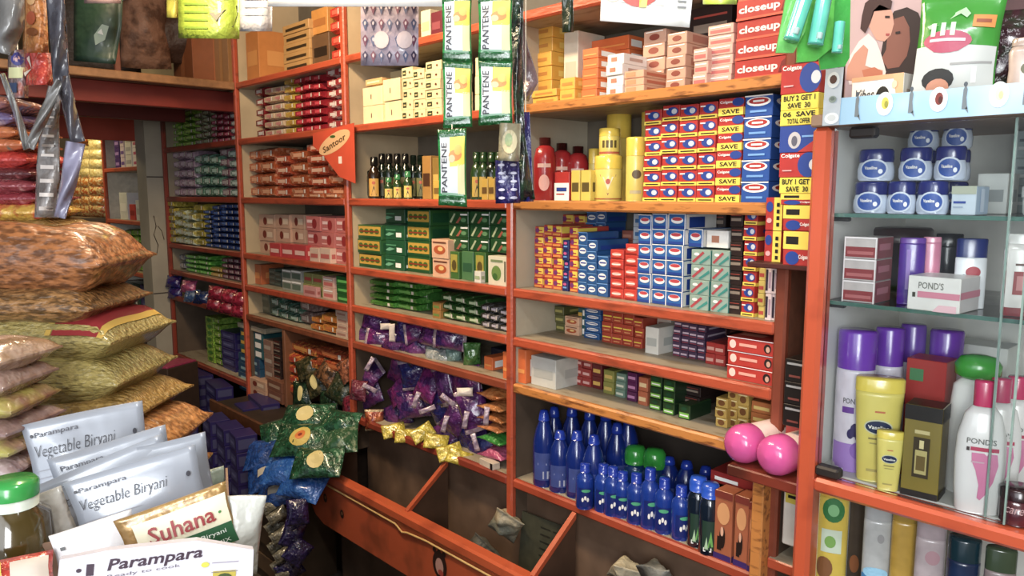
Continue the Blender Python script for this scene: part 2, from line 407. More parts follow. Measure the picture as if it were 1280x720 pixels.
for xw in (-2.575, -1.99, -1.40, -.87):
    x = xw + 1.66; mb = MB()
    vs = []
    for dx in (-.006, .006): vs += [(x + dx, .012, .30), (x + dx, .012, .495), (x + dx, .172, .625), (x + dx, .172, .30)]
    mb.add(vs, [(0, 1, 2, 3), (7, 6, 5, 4), (0, 4, 5, 1), (1, 5, 6, 2), (2, 6, 7, 3), (3, 7, 4, 0)], M('4d3423', .6, var=.25, scale=10))
    d_ = part(mb, 'divider', bn)
    t = MB(); vs = []
    for dx in (-.008, .008): vs += [(x + dx, .0, .492), (x + dx, .0, .508), (x + dx, .172, .638), (x + dx, .172, .620)]
    t.add(vs, [(0, 1, 2, 3), (7, 6, 5, 4), (0, 4, 5, 1), (1, 5, 6, 2), (2, 6, 7, 3), (3, 7, 4, 0)], BO); part(t, 'edge_trim', d_)
mb = MB(); mb.box(-.94, .84, .016, .50, .285, .30, M('5a4432', .6, var=.3, scale=9)); part(mb, 'bottom_board', bn)
mb = MB(); mb.box(-.94, .84, .24, .255, .285, .63, M('6e5440', .6, var=.3, scale=9)); part(mb, 'back_board', bn)
cb = thing('base_cabinet', 'dark wooden base under the orange bin', 'cabinet', None, (-1.66, 1.46, 0))
mb = MB(); mb.box(-.88, .84, 0, .44, 0, .28, DKWOOD, .004); part(mb, 'carcass', cb)
mb = MB()
for x in (-.85, -.3, .27): mb.box(x, x + .5, -.012, 0, .04, .26, M('4c3828', .6, var=.3, scale=12), .003)
part(mb, 'door_panel', cb)

# ------------------------------------------------------------------ the glass showcase
SX0, SX1, SY, SYB, SZ0, SZ1 = -0.655, 0.25, 1.38, 1.82, 1.015, 1.668
sc = thing('glass_showcase', 'orange framed glass showcase with white inside at the right', 'showcase', None, (SX0, SY, 0))
W_ = SX1 - SX0; DP = SYB - SY
ORP = M('c44a18', .3, scale=9, h2='a83c14', amount=.66, coat=.5)
mb = MB(); mb.box(0, .034, -.012, .03, .66, SZ1, ORP, .007); part(mb, 'corner_post', sc)
mb = MB(); mb.box(.034, W_, -.012, .03, SZ0 - .03, SZ0 - .002, ORP, .006); part(mb, 'bottom_rail', sc)
mb = MB(); mb.box(0, W_, -.02, DP, SZ1, SZ1 + .022, M('8d6f58', .5, var=.1), .003, top=M('aaa49a', .5)); part(mb, 'top_board', sc)
mb = MB(); mb.box(.002, .016, .03, DP, .66, SZ1, WHITE); part(mb, 'side_panel', sc)
mb = MB(); mb.box(0, W_, DP - .012, DP, .66, SZ1, M('d6d6d0', .5, var=.04)); part(mb, 'back_panel', sc)
mb = MB(); mb.box(.016, W_, .03, DP - .012, SZ0 - .025, SZ0, M('cfcfc9', .35, var=.05)); part(mb, 'floor_board', sc)
mb = MB(); mb.box(.016, W_, .0, DP - .012, .67, .70, M('b9b2a4', .5)); part(mb, 'lower_shelf', sc)
mb = MB(); mb.box(.016, W_, -.005, .016, .67, .70, ORP, .004); part(mb, 'lower_rail', sc)
for z in (1.509, 1.345):
    mb = MB(); mb.box(.022, W_ - .01, .035, DP - .016, z - .003, z + .003, GLASS)
    s = part(mb, 'glass_shelf', sc)
    mb = MB(); mb.box(.022, W_ - .01, .031, .0345, z - .0035, z + .0035, GEDGE); part(mb, 'polished_edge', s)
    for yy in (.05, DP - .08):
        mb = MB(); mb.box(.016, .05, yy, yy + .012, z - .012, z - .0035, M('2a2a2a', .4), .002); part(mb, 'bracket', s)
for i, (a, b, y) in enumerate(((.034, .345, .006), (.315, .70, .016))):
    mb = MB(); mb.box(a, b, y, y + .005, SZ0 + .001, SZ1 - .002, GLASS); p = part(mb, 'sliding_pane', sc)
    for xe in ((b,) if i == 0 else (a,)):
        mb = MB(); mb.box(xe - .0015, xe + .0015, y - .0005, y + .0055, SZ0 + .001, SZ1 - .002, M('7f988e', .15, coat=.6)); part(mb, 'polished_edge', p)
for loc in ((.034, -.006, SZ0 + .001), (.06, .004, SZ1 - .022)):
    mb = MB(); mb.box(0, .045, 0, .026, 0, .02, M('241d1a', .5), .004); part(mb, 'pane_stop', sc, loc=loc)
# ------------------------------------------------------------------ carton designs (fractions of the face)
c_red = card('b5221c'); c_red2 = card('c8311f'); c_yel = card('e2b01a'); c_yel2 = card('efc62a'); c_blu = card('1d4f9e'); c_blu2 = card('2463a8')
c_wht = card('e8e4dc'); c_dblu = card('1b2a66'); c_grn = card('1e5a2c'); c_dgrn = card('123d22'); c_lime = card('7fb51f'); c_crm = card('e6cf9a')
c_org = card('de6a1c'); c_pnk = card('d88a86'); c_brn = card('8d5a3a'); c_blk = card('1c1714'); c_pur = card('3c2470'); c_mar = card('7a1626')
c_tea = card('2c8a80'); c_sil = card('b4b4ae'); c_kraft = card('b08a54'); c_gold = card('b8923a'); c_pch = card('e0a684'); c_gry = card('9a9a92')
i_w = ink('f2efe8'); i_r = ink('b0201c'); i_b = ink('1d3f92'); i_k = ink('1a1512'); i_y = ink('f0cf20'); i_g = ink('1f7a34'); i_s = ink('c9ccd2'); i_lb = ink('6aa0dc'); i_o = ink('dd6a20'); i_p = ink('d0508a'); i_dg = ink('0f4a28'); i_br = ink('6a3520')
def d_colgate(w, h, d):
    return carton(w, h, d, c_red, F=[('r', .0, .02, 1, .26, i_y), ('e', .58, .60, .36, .27, i_b), ('e', .70, .60, .16, .17, i_s), ('r', .08, .72, .36, .80, i_w), ('r', .12, .10, .9, .17, i_k)],
                  R=[('r', 0, 0, 1, .24, i_y), ('e', .5, .6, .3, .3, i_b)])
def d_colgate_plain(w, h, d):
    return carton(w, h, d, c_red, F=[('e', .62, .5, .34, .36, i_b), ('e', .74, .5, .13, .2, i_s), ('r', .06, .7, .42, .82, i_w)], R=[('e', .5, .5, .3, .3, i_b)])
def d_colgate_save(w, h, d):
    return carton(w, h, d, c_red, F=[('r', .0, .0, 1, .44, i_y), ('t', 'SAVE', .5, .22, .7, .26, i_k, .03), ('e', .80, .74, .24, .24, i_b), ('t', 'Colgate', .32, .76, .5, .2, i_w, .02)],
                  R=[('r', 0, 0, 1, .44, i_y), ('t', 'SAVE', .5, .22, .8, .24, i_k, .03), ('t', 'Colgate', .5, .74, .8, .24, i_w, .02)])
def d_bluered(w, h, d):
    return carton(w, h, d, c_blu, F=[('e', .5, .70, .44, .22, i_w), ('e', .5, .73, .36, .15, i_r), ('r', .3, .68, .7, .77, i_w), ('r', .2, .2, .8, .3, i_lb), ('r', 0, .94, 1, 1, i_w)], R=[('e', .5, .7, .4, .2, i_w), ('e', .5, .72, .3, .13, i_r)])
def d_pep(w, h, d):
    return carton(w, h, d, c_blu2, F=[('e', .5, .58, .36, .22, i_w), ('e', .5, .66, .30, .12, ink('c23a44')), ('r', .06, .06, .94, .22, i_b), ('r', 0, .95, 1, 1, i_w), ('r', .95, 0, 1, 1, i_w)], side=c_wht, R=[('r', .1, .1, .6, .8, i_b)])
def d_pepd(w, h, d):
    return carton(w, h, d, card('1f5590'), F=[('e', .5, .5, .38, .24, i_w), ('r', .2, .45, .8, .57, ink('3a4a9a')), ('r', 0, .93, 1, 1, i_lb)], R=[('r', .1, .1, .9, .5, i_b)])
def d_redtp(w, h, d):
    return carton(w, h, d, card('c92f1c'), F=[('e', .5, .52, .38, .2, ink('eb8d7a')), ('r', .18, .46, .82, .56, i_w), ('r', .1, .1, .9, .2, ink('8d1a12'))], R=[('e', .5, .5, .3, .2, i_w)])
def d_ry(w, h, d):
    return carton(w, h, d, card('c23a2a'), F=[('r', .45, .40, 1, .95, i_y), ('e', .3, .62, .22, .22, ink('7a2a70')), ('r', .1, .08, .9, .28, ink('e28a2a')), ('r', .5, .55, .85, .66, i_r)], R=[('r', 0, .3, .6, .9, i_y)])
def d_db(w, h, d): return carton(w, h, d, c_dblu, F=[('r', .2, .3, .8, .45, i_lb), ('e', .5, .7, .3, .14, i_p)])
def d_greengold(w, h, d):
    F = [('r', .03, .24, .97, .90, ink('c79a1c')), ('r', .03, .08, .97, .15, i_dg)]
    for k in range(4): F.append(('e', .16 + .22 * k, .56, .10, .18, ink('3d6a1c')))
    F.append(('r', .1, .50, .9, .60, ink('8d2f14')))
    return carton(w, h, d, card('245a28'), F=F, R=[('r', .1, .2, .9, .8, i_dg)])
def d_greendk(w, h, d):
    return carton(w, h, d, card('1a5433'), F=[('r', .62, .2, .86, .5, i_w), ('r', .06, .62, .6, .7, ink('4d9a6a')), ('p', [(.1, .3), (.3, .5), (.55, .42), (.3, .25)], ink('6ab08a'))], R=[('r', .1, .2, .8, .4, i_w)])
def d_greenvine(w, h, d):
    return carton(w, h, d, card('1c4a24'), F=[('p', [(.05, .15), (.3, .85), (.38, .8), (.15, .1)], ink('a8b48a')), ('p', [(.38, .1), (.6, .6), (.68, .5), (.5, .08)], ink('a0503a')), ('r', .62, .7, .98, .82, i_w), ('e', .78, .35, .14, .16, ink('5a8a5a'))], T=[('r', .1, .3, .8, .5, ink('4a7a4a'))])
def d_vert(w, h, d):
    return carton(w, h, d, card('3d6a2a'), F=[('r', .15, .25, .85, .9, ink('a89a2a')), ('e', .5, .5, .25, .2, ink('5a4a1a'))])
def d_whitegreen(w, h, d):
    return carton(w, h, d, card('dcd2b4'), F=[('e', .42, .42, .24, .26, ink('6a8a3a')), ('e', .36, .3, .12, .12, ink('3d6a2a')), ('r', .15, .80, .75, .88, ink('7a8a5a')), ('r', .82, .15, .88, .85, ink('5a4a2a'))])
def d_peach(w, h, d): return carton(w, h, d, card('e0ad86'), F=[('e', .5, .45, .36, .24, ink('b8501c')), ('e', .55, .5, .16, .12, ink('e8c06a')), ('r', .1, .8, .9, .88, i_br)])
def d_yellow(w, h, d): return carton(w, h, d, card('e5a818'), F=[('r', .15, .35, .85, .6, ink('c77f12'))], R=[('r', .2, .3, .8, .7, ink('f0c850'))])
def d_orange(w, h, d): return carton(w, h, d, card('e0691c'), F=[('r', .1, .3, .9, .42, ink('f09a3a'))], R=[('r', .1, .2, .6, .7, i_w)])
def d_white(w, h, d): return carton(w, h, d, c_wht, F=[('r', .25, .3, .6, .7, ink('b8785a'))], R=[('r', .15, .35, .5, .65, ink('c0a090'))])
def d_peachlong(w, h, d): return carton(w, h, d, c_pch, F=[('r', .1, .2, .6, .8, ink('e8895a'))], R=[('r', .1, .3, .8, .7, ink('c86a4a'))])
def d_browncube(w, h, d): return carton(w, h, d, card('c99a80'), F=[('e', .5, .48, .24, .24, ink('8a3a2a')), ('r', .1, .84, .9, .92, i_w)], R=[('r', .2, .2, .8, .8, ink('b0705a'))])
def d_pinkish(w, h, d): return carton(w, h, d, card('d6a894'), F=[('r', .1, .2, .9, .5, ink('c2605a')), ('r', .1, .7, .9, .8, i_w)])
def d_closeup(w, h, d):
    return carton(w, h, d, card('b02418'), F=[('t', 'closeup', .44, .48, .78, .5, ink('f3d9cf'), .03), ('r', 0, 0, 1, .12, ink('d8502a')), ('p', [(.84, .15), (1, .35), (1, .9), (.9, .7)], ink('7a1210'))], R=[('t', 'closeup', .5, .5, .8, .5, i_w, .02)])
def d_redcase(w, h, d): return carton(w, h, d, card('a5301f'), F=[('r', .05, .2, .6, .3, ink('5a1210')), ('e', .3, .6, .2, .2, ink('c86a5a'))], R=[('e', .5, .5, .3, .3, ink('d0604a'))])
def d_cream(w, h, d): return carton(w, h, d, card('ecd9a4'), F=[('r', .42, .35, .46, .6, i_br)], R=[('r', .3, .3, .7, .6, ink('c9b070'))])
def d_creamlab(w, h, d): return carton(w, h, d, card('e9d49c'), F=[('r', .1, .25, .42, .75, ink('2c3a22')), ('r', .16, .4, .36, .55, ink('c9b070')), ('e', .75, .5, .06, .12, i_br)])
def d_pinksoap(w, h, d): return carton(w, h, d, card('c96a62'), F=[('e', .6, .5, .16, .34, ink('9a2224')), ('r', .08, .55, .45, .75, ink('f0c8c0')), ('r', .08, .2, .45, .28, ink('e8b0a8'))], R=[('r', .1, .3, .9, .7, ink('e0a8a0'))])
def d_beigesoap(w, h, d): return carton(w, h, d, card('c4987a'), F=[('e', .4, .5, .12, .3, ink('7a2a1a')), ('r', .55, .3, .9, .7, ink('dcc0a0'))], R=[('r', .1, .3, .9, .7, ink('e0a8a0'))])
def d_silver(w, h, d): return carton(w, h, d, card('9a9a8e'), F=[('r', .04, .8, .96, .94, i_w), ('r', .1, .2, .9, .7, ink('5a6a5a'))], side=c_gry)
def d_green(w, h, d): return carton(w, h, d, card('2f7a26'), F=[('r', .1, .3, .9, .5, ink('8ac04a')), ('r', .1, .7, .5, .8, i_w)])
def d_blackgreen(w, h, d): return carton(w, h, d, card('20401c'), F=[('r', .08, .1, .92, .45, ink('7ac03a')), ('r', .15, .22, .85, .32, i_w), ('e', .5, .72, .25, .14, i_dg)], side=card('16301a'))
def d_redlong(w, h, d):
    return carton(w, h, d, card('bd2c1c'), F=[('e', .12, .5, .07, .30, ink('f0c8b8')), ('r', .26, .42, .62, .62, ink('efa08a')), ('e', .84, .5, .075, .32, ink('2a1a18')), ('e', .85, .45, .04, .2, ink('d09a80')), ('r', 0, .95, 1, 1, i_w)], T=[('r', .1, .3, .6, .6, ink('e08a70'))])
def d_purdots(w, h, d):
    return carton(w, h, d, card('4a3450'), F=[('r', .1, .35, .9, .6, ink('c9b0c0')), ('r', .1, .1, .9, .2, ink('a03a4a'))], R=[('r', .1, .35, .9, .6, ink('b0a0b0'))])
def d_redyel(w, h, d): return carton(w, h, d, card('ae3a1e'), F=[('r', .08, .5, .92, .62, i_y), ('r', .2, .2, .8, .32, ink('e08a50'))], R=[('r', .6, 0, 1, 1, i_y)])
def d_gold(w, h, d): return carton(w, h, d, card('c4a040'), F=[('e', .5, .5, .3, .3, ink('7a4a1a')), ('r', .1, .8, .9, .9, ink('efe0a0'))], R=[('e', .5, .5, .3, .3, i_r)])
def d_toothbrush(w, h, d): return carton(w, h, d, card('8fa89a'), F=[('p', [(.05, .2), (.6, .9), (.7, .8), (.15, .1)], ink('b03a44')), ('p', [(.4, .1), (.95, .7), (.98, .5), (.5, .05)], ink('2a8a80')), ('e', .3, .7, .14, .1, i_w)], side=c_tea)
def d_darkbox(w, h, d): return carton(w, h, d, card('2a1c1a'), F=[('r', .1, .4, .9, .6, ink('8a7a6a')), ('r', .1, .75, .9, .8, ink('a03a2a'))])
def d_blackwhite(w, h, d): return carton(w, h, d, card('e0c8c4'), F=[('r', .1, .1, .45, .9, ink('2a2030')), ('r', .6, .2, .9, .8, ink('b08a9a'))])
def d_hair(w, h, d):
    return carton(w, h, d, card('a85a34'), F=[('e', .5, .68, .36, .16, ink('d8965a')), ('e', .48, .33, .17, .16, ink('24140f')), ('e', .46, .42, .09, .07, ink('dca484')), ('r', .2, .14, .45, .34, ink('24140f')), ('r', 0, 0, 1, .09, ink('3a2468')), ('r', 0, .90, 1, 1, ink('7a2c20'))],
                  R=[('r', 0, 0, 1, .09, ink('3a2468')), ('e', .5, .6, .3, .2, ink('e0a060'))])
def d_teal(w, h, d): return carton(w, h, d, card('1f5a60'), F=[('r', .05, .1, .6, .5, ink('d8a820')), ('r', .7, .2, .95, .8, i_w)])
def d_purblue(w, h, d): return carton(w, h, d, card('29205e'), F=[('r', .12, .2, .88, .78, ink('4a4a7a')), ('r', .2, .4, .7, .55, ink('6a6a9a'))], R=[('r', .1, .2, .9, .8, ink('44446e'))])
def d_kraft(w, h, d): return carton(w, h, d, card('a8682c'), F=[('r', .45, 0, .55, 1, ink('c08a4a'))])
def d_lime(w, h, d): return carton(w, h, d, foil('86b81e'), F=[('e', .5, .5, .3, .3, ink('3a7a1a'))])
def d_panel(hh, h2):
    def f(w, h, d): return carton(w, h, d, card(hh), F=[('r', .12, .3, .88, .6, ink(h2))], R=[('r', .2, .3, .8, .6, ink(h2))])
    return f
def d_foil(hh, h2=None, am=.55):
    """crinkled plastic wrapped pack: bulging block with pinched ends"""
    def f(w, h, d):
        mb = MB(); mt = foil(hh, h2, am)
        nx, nz = 6, 4; vs = []; r = random.Random(int(w * 9999))
        sec = [(-.5, .3), (-.5, -.3), (-.3, -.5), (.3, -.5), (.5, -.3), (.5, .3), (.3, .5), (-.3, .5)]
        for i in range(nx + 1):
            u = i / nx; q = .90 + .1 * min(1, 4 * u * (1 - u) * 1.3)
            for (a, b_) in sec: vs.append(((u - .5) * w, a * d * (.97 + .03 * q), h / 2 + b_ * h * q * (.97 + .03 * r.random())))
        n = len(sec)
        fs = [(i * n + k, i * n + (k + 1) % n, (i + 1) * n + (k + 1) % n, (i + 1) * n + k) for i in range(nx) for k in range(n)]
        fs += [tuple(range(n)), tuple(range(nx * n, nx * n + n))]
        mb.add(vs, fs, mt, False)
        pm_ = ink(h2) if h2 else ink('c8c4bc'); yy = -d * .5 - .0006
        mb.rect(-.30 * w, .36 * h, .22 * w, .66 * h, lambda a_, b_: (a_, yy, b_), pm_); mb.rect(.26 * w, .30 * h, .36 * w, .72 * h, lambda a_, b_: (a_, yy, b_), ink('d8d0c4'))  # label patch, then a pale bar of glare painted on the wrap
        return mb.mesh('wrapped_pack')
    return f

# ------------------------------------------------------------------ stacks on the shelves
def stack(cell, px0, px1, ytop, n, des, desc, cat='box', name='carton', inset=.06, depth=.14, ybot=None, group=None, jit=1.0, lab=True, yrot=0.0):
    z0 = ZS[int(cell[1])] + TOP
    if cell in ('D6',): z0 = .6125
    if cell[0] in 'DC' and cell[1] == '5': z0 = (.945 if cell[0] == 'D' else .95) + TOP
    if cell[0] in 'DC' and cell[1] == '4': z0 = 1.095 + TOP
    Y = D + inset
    if ybot is not None: z0 = on_y((px0 + px1) / 2, ybot, Y).z
    ym = (ytop + 4)
    a = on_y(px0, ym, Y); b = on_y(px1, ym, Y)
    x0, x1 = a.x, b.x; zt = on_y((px0 + px1) / 2, ytop, Y).z
    h = (zt - z0) / n; w = (x1 - x0) * .965
    me = des(w, h * .985, depth)
    objs = []
    for i in range(n):
        o = solo(me, name, 'x', cat, group or (desc + 's on the ' + cellname(cell)), ((x0 + x1) / 2 + rnd.uniform(-1, 1) * .0008 * jit, Y + depth / 2 + rnd.uniform(0, 1) * .006 * jit, z0 + i * h), (0, 0, yrot + rnd.uniform(-1, 1) * .008 * jit))
        objs.append(o)
    if lab: reg(cell, px0, objs, desc)
    return objs
def cols(cell, xs, ytops, ns, des, desc, **k):
    for i in range(len(xs) - 1): stack(cell, xs[i], xs[i + 1], ytops[i], ns[i], des, desc, **k)
def plinth_z(cell): return ZS[int(cell[1])] + TOP

# ------------------------------------------------------------------ bottles, tins, pouches
def rmap(R_, sy=1.0):
    return lambda u, v: ((R_ + .0007) * sin(u / R_), -(R_ * sy + .0007) * cos(u / R_), v)
def bottle_parts(root, prof, body, capprof=None, cap=None, sx=1, sy=1, power=2.0, label=None, n=20):
    mb = MB(); mb.lathe(prof, body, n, sx, sy, power=power); p = part(mb, 'bottle_body', root)
    if capprof:
        c = MB(); c.lathe(capprof, cap, n, sx if capprof[0][0] * sx < prof[-1][0] * 2 else 1, sy, power=power); part(c, 'cap', root)
    if label: part(label, 'bottle_label', p)
    return root
def on_shelf(px0, px1, Y, z):
    a = on_y(px0, 400, Y); b = on_y(px1, 400, Y); return (a.x + b.x) / 2, (b.x - a.x)

def pouch_mesh(w, h, t, mt, seal=None, seed=1, nx=12, ny=12, marks=None, crimp=.07, sag=0.0, serr=True, wrinkle=1.0, fat=2.6, side=3.2):
    """filled packet: w across X, h along Z (centre at origin), thickness t along Y, sealed flat top and bottom"""
    r = random.Random(seed); ph = [r.uniform(0, 6.28) for _ in range(6)]
    def th(u, v):
        e = min(v, 1 - v)
        if e < crimp: return .0015 + .0
        q = (e - crimp) / (.5 - crimp)
        f = (1 - (1 - q) ** fat)
        g = (1 - abs(2 * u - 1) ** side)
        return t / 2 * f * g * (1 + .10 * wrinkle * sin(9 * u + ph[0] + 5 * v) + .07 * wrinkle * sin(14 * v + ph[1] - 6 * u)) + .0015
    def shape(u, v):
        e = min(v, 1 - v); q = min(1, e / .3)
        ww = w * (1 - .06 * q * (1 if crimp > 0 else 0)); x = (u - .5) * ww
        z = (v - .5) * h + .012 * h * sin(3 * u + ph[3]) * (1 if v > .5 else -1)
        y = wrinkle * .05 * t * sin(5 * v + ph[4]) + sag * ((2 * u - 1) ** 2) * w
        return x, y, z
    mb = MB(); seal = seal or mt
    for s in (-1, 1):
        vs = []
        for j in range(ny + 1):
            for i in range(nx + 1):
                u, v = i / nx, j / ny; x, y, z = shape(u, v)
                vs.append((x, y + s * th(u, v), z))
        for j in range(ny):
            fs = []
            for i in range(nx):
                a = j * (nx + 1) + i; f = (a, a + 1, a + nx + 2, a + nx + 1)
                fs.append(f if s < 0 else f[::-1])
            mid = (j + .5) / ny
            mb.add(vs if j == 0 else [], [], mt)
            base = len(mb.v) - len(vs)
            kk = mb.mat(seal if min(mid, 1 - mid) < crimp else mt)
            for f in fs: mb.f.append(tuple(base + q for q in f)); mb.mi.append(kk); mb.sm.append(True)
    N = (nx + 1) * (ny + 1); k0 = mb.mat(mt)
    for j in range(ny):
        for i in (0, nx):
            a = j * (nx + 1) + i; b = a + nx + 1
            mb.f.append((a, b, b + N, a + N) if i == 0 else (a, a + N, b + N, b)); mb.mi.append(k0); mb.sm.append(False)
    for i in range(nx):
        for j in (0, ny):
            a = j * (nx + 1) + i; mb.f.append((a, a + N, a + N + 1, a + 1) if j == 0 else (a, a + 1, a + N + 1, a + N)); mb.mi.append(k0); mb.sm.append(False)
    def mp(u, v):                     # u,v fractions -> front surface
        x, y, z = shape(u, v); return (x, y - th(u, v) - .0012, z)
    if marks: marks(mb, mp)
    return mb
def srect(mb, u0, v0, u1, v1, mp, m, nu=8, nv=8, lay=1):
    f = lambda u, v: (mp(u, v)[0], mp(u, v)[1] - .0004 * lay, mp(u, v)[2])
    mb.rect(u0, v0, u1, v1, f, m, nu, nv)
def stext(mb, t, cu, cv, wd, ht, mp, m, lay=3, **k):
    f = lambda u, v: (mp(u, v)[0], mp(u, v)[1] - .0006 * lay, mp(u, v)[2])
    mb.text(t, cu, cv, wd, ht, f, m, **k)
def sell(mb, cu, cv, ru, rv, mp, m, lay=2, n=14):
    f = lambda u, v: (mp(u, v)[0], mp(u, v)[1] - .0005 * lay, mp(u, v)[2])
    mb.ell(cu, cv, ru, rv, f, m, n)
def place(o, px, py, dep=None, Y=None, yaw=0, tilt=0, roll=0, pos=None):
    """stand an object whose printed face is local -Y at a point, turned towards the shop's aisle; angles in degrees"""
    P = Vector(pos) if pos is not None else (on_y(px, py, Y) if Y is not None else at(px, py, dep))
    o.matrix_world = Matrix.Translation(P) @ Matrix.Rotation(radians(yaw), 4, 'Z') @ Matrix.Rotation(radians(tilt), 4, 'X') @ Matrix.Rotation(radians(roll), 4, 'Y')
    return P
def facecam(px): return 46.8 - math.degrees(math.atan((px - 640) / FPX))
# ================================================================== RIGHT BAY
# second shelf: soap and face cream cartons
stack('B1', 655, 690, 31, 6, d_yellow, 'tall yellow soap carton', inset=.10, depth=.15)
stack('B1', 704, 722, 38, 1, d_panel('cfc4ae', 'b8ab94'), 'tall off-white carton', inset=.12, depth=.12)
stack('B1', 664, 696, 112, 2, d_yellow, 'small yellow carton', inset=.02, depth=.07)
stack('B1', 699, 718, 97, 2, d_yellow, 'small yellow white carton', inset=.02, depth=.07)
stack('B1', 727, 747, 60, 5, d_orange, 'orange cream carton', inset=.035, depth=.12)
stack('B1', 738, 786, 47, 5, d_orange, 'wide orange carton at the back', inset=.18, depth=.10)
stack('B1', 757, 778, 67, 4, d_white, 'white end of long cream carton', inset=.03, depth=.16)
stack('B1', 780, 805, 88, 3, d_peachlong, 'long peach carton', inset=.015, depth=.12)
stack('B1', 803, 831, 37, 5, d_browncube, 'brown printed soap carton', inset=.13, depth=.10)
stack('B1', 833, 858, 40, 5, d_browncube, 'brown printed soap carton', inset=.05, depth=.12)
stack('B1', 866, 884, 60, 3, d_pinkish, 'small pink brown carton', inset=.03, depth=.10)
stack('B1', 862, 916, 6, 2, d_darkbox, 'large black carton', inset=.17, depth=.09)
stack('B1', 884, 917, 30, 6, d_pinkish, 'pink brown carton', inset=.05, depth=.10)
stack('B1', 921, 990, -30, 5, d_closeup, 'long red toothpaste carton', name='toothpaste_carton', inset=.01, depth=.12)
# third shelf (level with the lens): tins, colgate columns
cols('B2', [805, 826.5, 848.5], [137, 131], [6, 6], d_colgate, 'red toothpaste carton', name='toothpaste_carton', inset=.055)
cols('B2', [848.5, 872], [130], [6], d_colgate, 'red toothpaste carton', name='toothpaste_carton', inset=.045)
cols('B2', [873, 896], [127], [6], d_colgate, 'red yellow toothpaste carton', name='toothpaste_carton', inset=.045)
cols('B2', [897, 929], [122], [6], d_colgate_save, 'wide red toothpaste carton', name='toothpaste_carton', inset=.035)
cols('B2', [930, 966], [118], [5], d_bluered, 'blue toothpaste carton', name='toothpaste_carton', inset=.03)
# fourth shelf: toothpaste
cols('B3', [667, 678.5, 690, 702], [283, 281, 282], [6, 6, 6], d_ry, 'small red yellow carton', name='toothpaste_carton', inset=.065)
stack('B3', 703, 710.5, 300, 5, d_db, 'narrow dark blue carton', inset=.063)
cols('B3', [711, 722], [284], [6], d_ry, 'small red yellow carton', name='toothpaste_carton', inset=.062)
cols('B3', [685, 700, 716, 730], [268, 268, 269], [6, 6, 6], d_ry, 'back row red yellow carton', name='toothpaste_carton', inset=.215, depth=.10)
cols('B3', [722.5, 734, 746], [290, 300], [5, 5], d_pepd, 'small blue toothpaste carton', name='toothpaste_carton', inset=.056)
cols('B3', [732, 745, 757], [265, 264], [7, 7], d_pepd, 'back row blue toothpaste carton', name='toothpaste_carton', inset=.215, depth=.10)
stack('B3', 746.5, 760, 320, 3, d_pepd, 'small blue toothpaste carton', name='toothpaste_carton', inset=.05)
stack('B3', 762, 779, 312, 5, d_redtp, 'red toothpaste carton', name='toothpaste_carton', inset=.048)
stack('B3', 780, 796.5, 305, 5, d_redtp, 'red toothpaste carton', name='toothpaste_carton', inset=.046)
stack('B3', 776, 790, 288, 6, d_panel('8a4a3a', 'b0705a'), 'brown carton at the back', inset=.21, depth=.1)
stack('B3', 790, 812, 267, 6, d_panel('c2ccd6', '4a7ab0'), 'white blue carton at the back', name='toothpaste_carton', inset=.2, depth=.10)
cols('B3', [797.5, 815, 834, 856], [268, 267, 267], [6, 6, 6], d_pep, 'blue white toothpaste carton', name='toothpaste_carton', inset=.042)
stack('B3', 863, 888, 312, 4, d_toothbrush, 'grey green toothbrush carton', name='toothbrush_carton', inset=.036)
stack('B3', 889, 912, 313, 4, d_toothbrush, 'grey green toothbrush carton', name='toothbrush_carton', inset=.036)
stack('B3', 860, 879, 286, 1, d_pep, 'blue carton on toothbrush cartons', name='toothpaste_carton', inset=.05, ybot=309)
for o in stack('B3', 881, 909, 288, 1, d_white, 'white carton on toothbrush cartons', name='toothpaste_carton', inset=.05, ybot=310): pass
stack('B3', 880, 908, 266, 5, d_darkbox, 'dark carton at the back', inset=.19, depth=.1)
stack('B3', 913, 929, 265, 7, d_darkbox, 'dark red toothpaste carton', name='toothpaste_carton', inset=.04)
stack('B3', 930, 947, 262, 7, d_colgate, 'red yellow toothpaste carton', name='toothpaste_carton', inset=.034)
stack('B3', 948, 956, 335, 4, d_panel('c9b04a', 'b03a2a'), 'small yellow red carton', inset=.03)
cols('B3', [957, 965, 973], [333, 334], [2, 2], d_blackwhite, 'tall white black carton', inset=.02, depth=.09)
# fifth shelf
cols('B4', [693, 705], [383], [3], d_panel('5a5a2c', 'a8a050'), 'dull green carton', inset=.17)
stack('B4', 704, 722, 396, 2, d_peach, 'peach carton', inset=.15, depth=.1)
stack('B4', 722, 731, 385, 3, d_teal, 'teal carton', inset=.17)
cols('B4', [730, 750], [385], [5], d_pepd, 'flat blue carton', inset=.15, depth=.12)
cols('B4', [752, 765, 778, 791], [389, 391, 393], [3, 3, 3], d_redyel, 'small red yellow carton', inset=.14, depth=.14)
stack('B4', 792, 803, 397, 3, d_redyel, 'small red yellow carton', inset=.14, depth=.14)
stack('B4', 805, 822, 409, 1, d_panel('d8d6cc', 'b0b4ae'), 'square white carton', inset=.10, depth=.12)
stack('B4', 820, 838, 395, 2, d_panel('b8a89a', '8a6a5a'), 'grey pink carton at the back', inset=.2, depth=.09)
cols('B4', [841, 851, 861, 871, 881], [400, 403, 405, 407], [5, 5, 5, 5], d_purdots, 'tiny purple carton', inset=.13, depth=.14)
cols('B4', [881, 893, 906], [428, 430], [2, 2], d_panel('b02a24', 'e0a090'), 'red carton', inset=.11, depth=.12)
cols('B4', [884, 896, 908], [408, 410], [4, 4], d_panel('4a2a2c', '9a5a50'), 'dark maroon carton at the back', inset=.23, depth=.08)
stack('B4', 908, 971, 424, 3, d_redlong, 'long red incense carton', inset=.012, depth=.10)
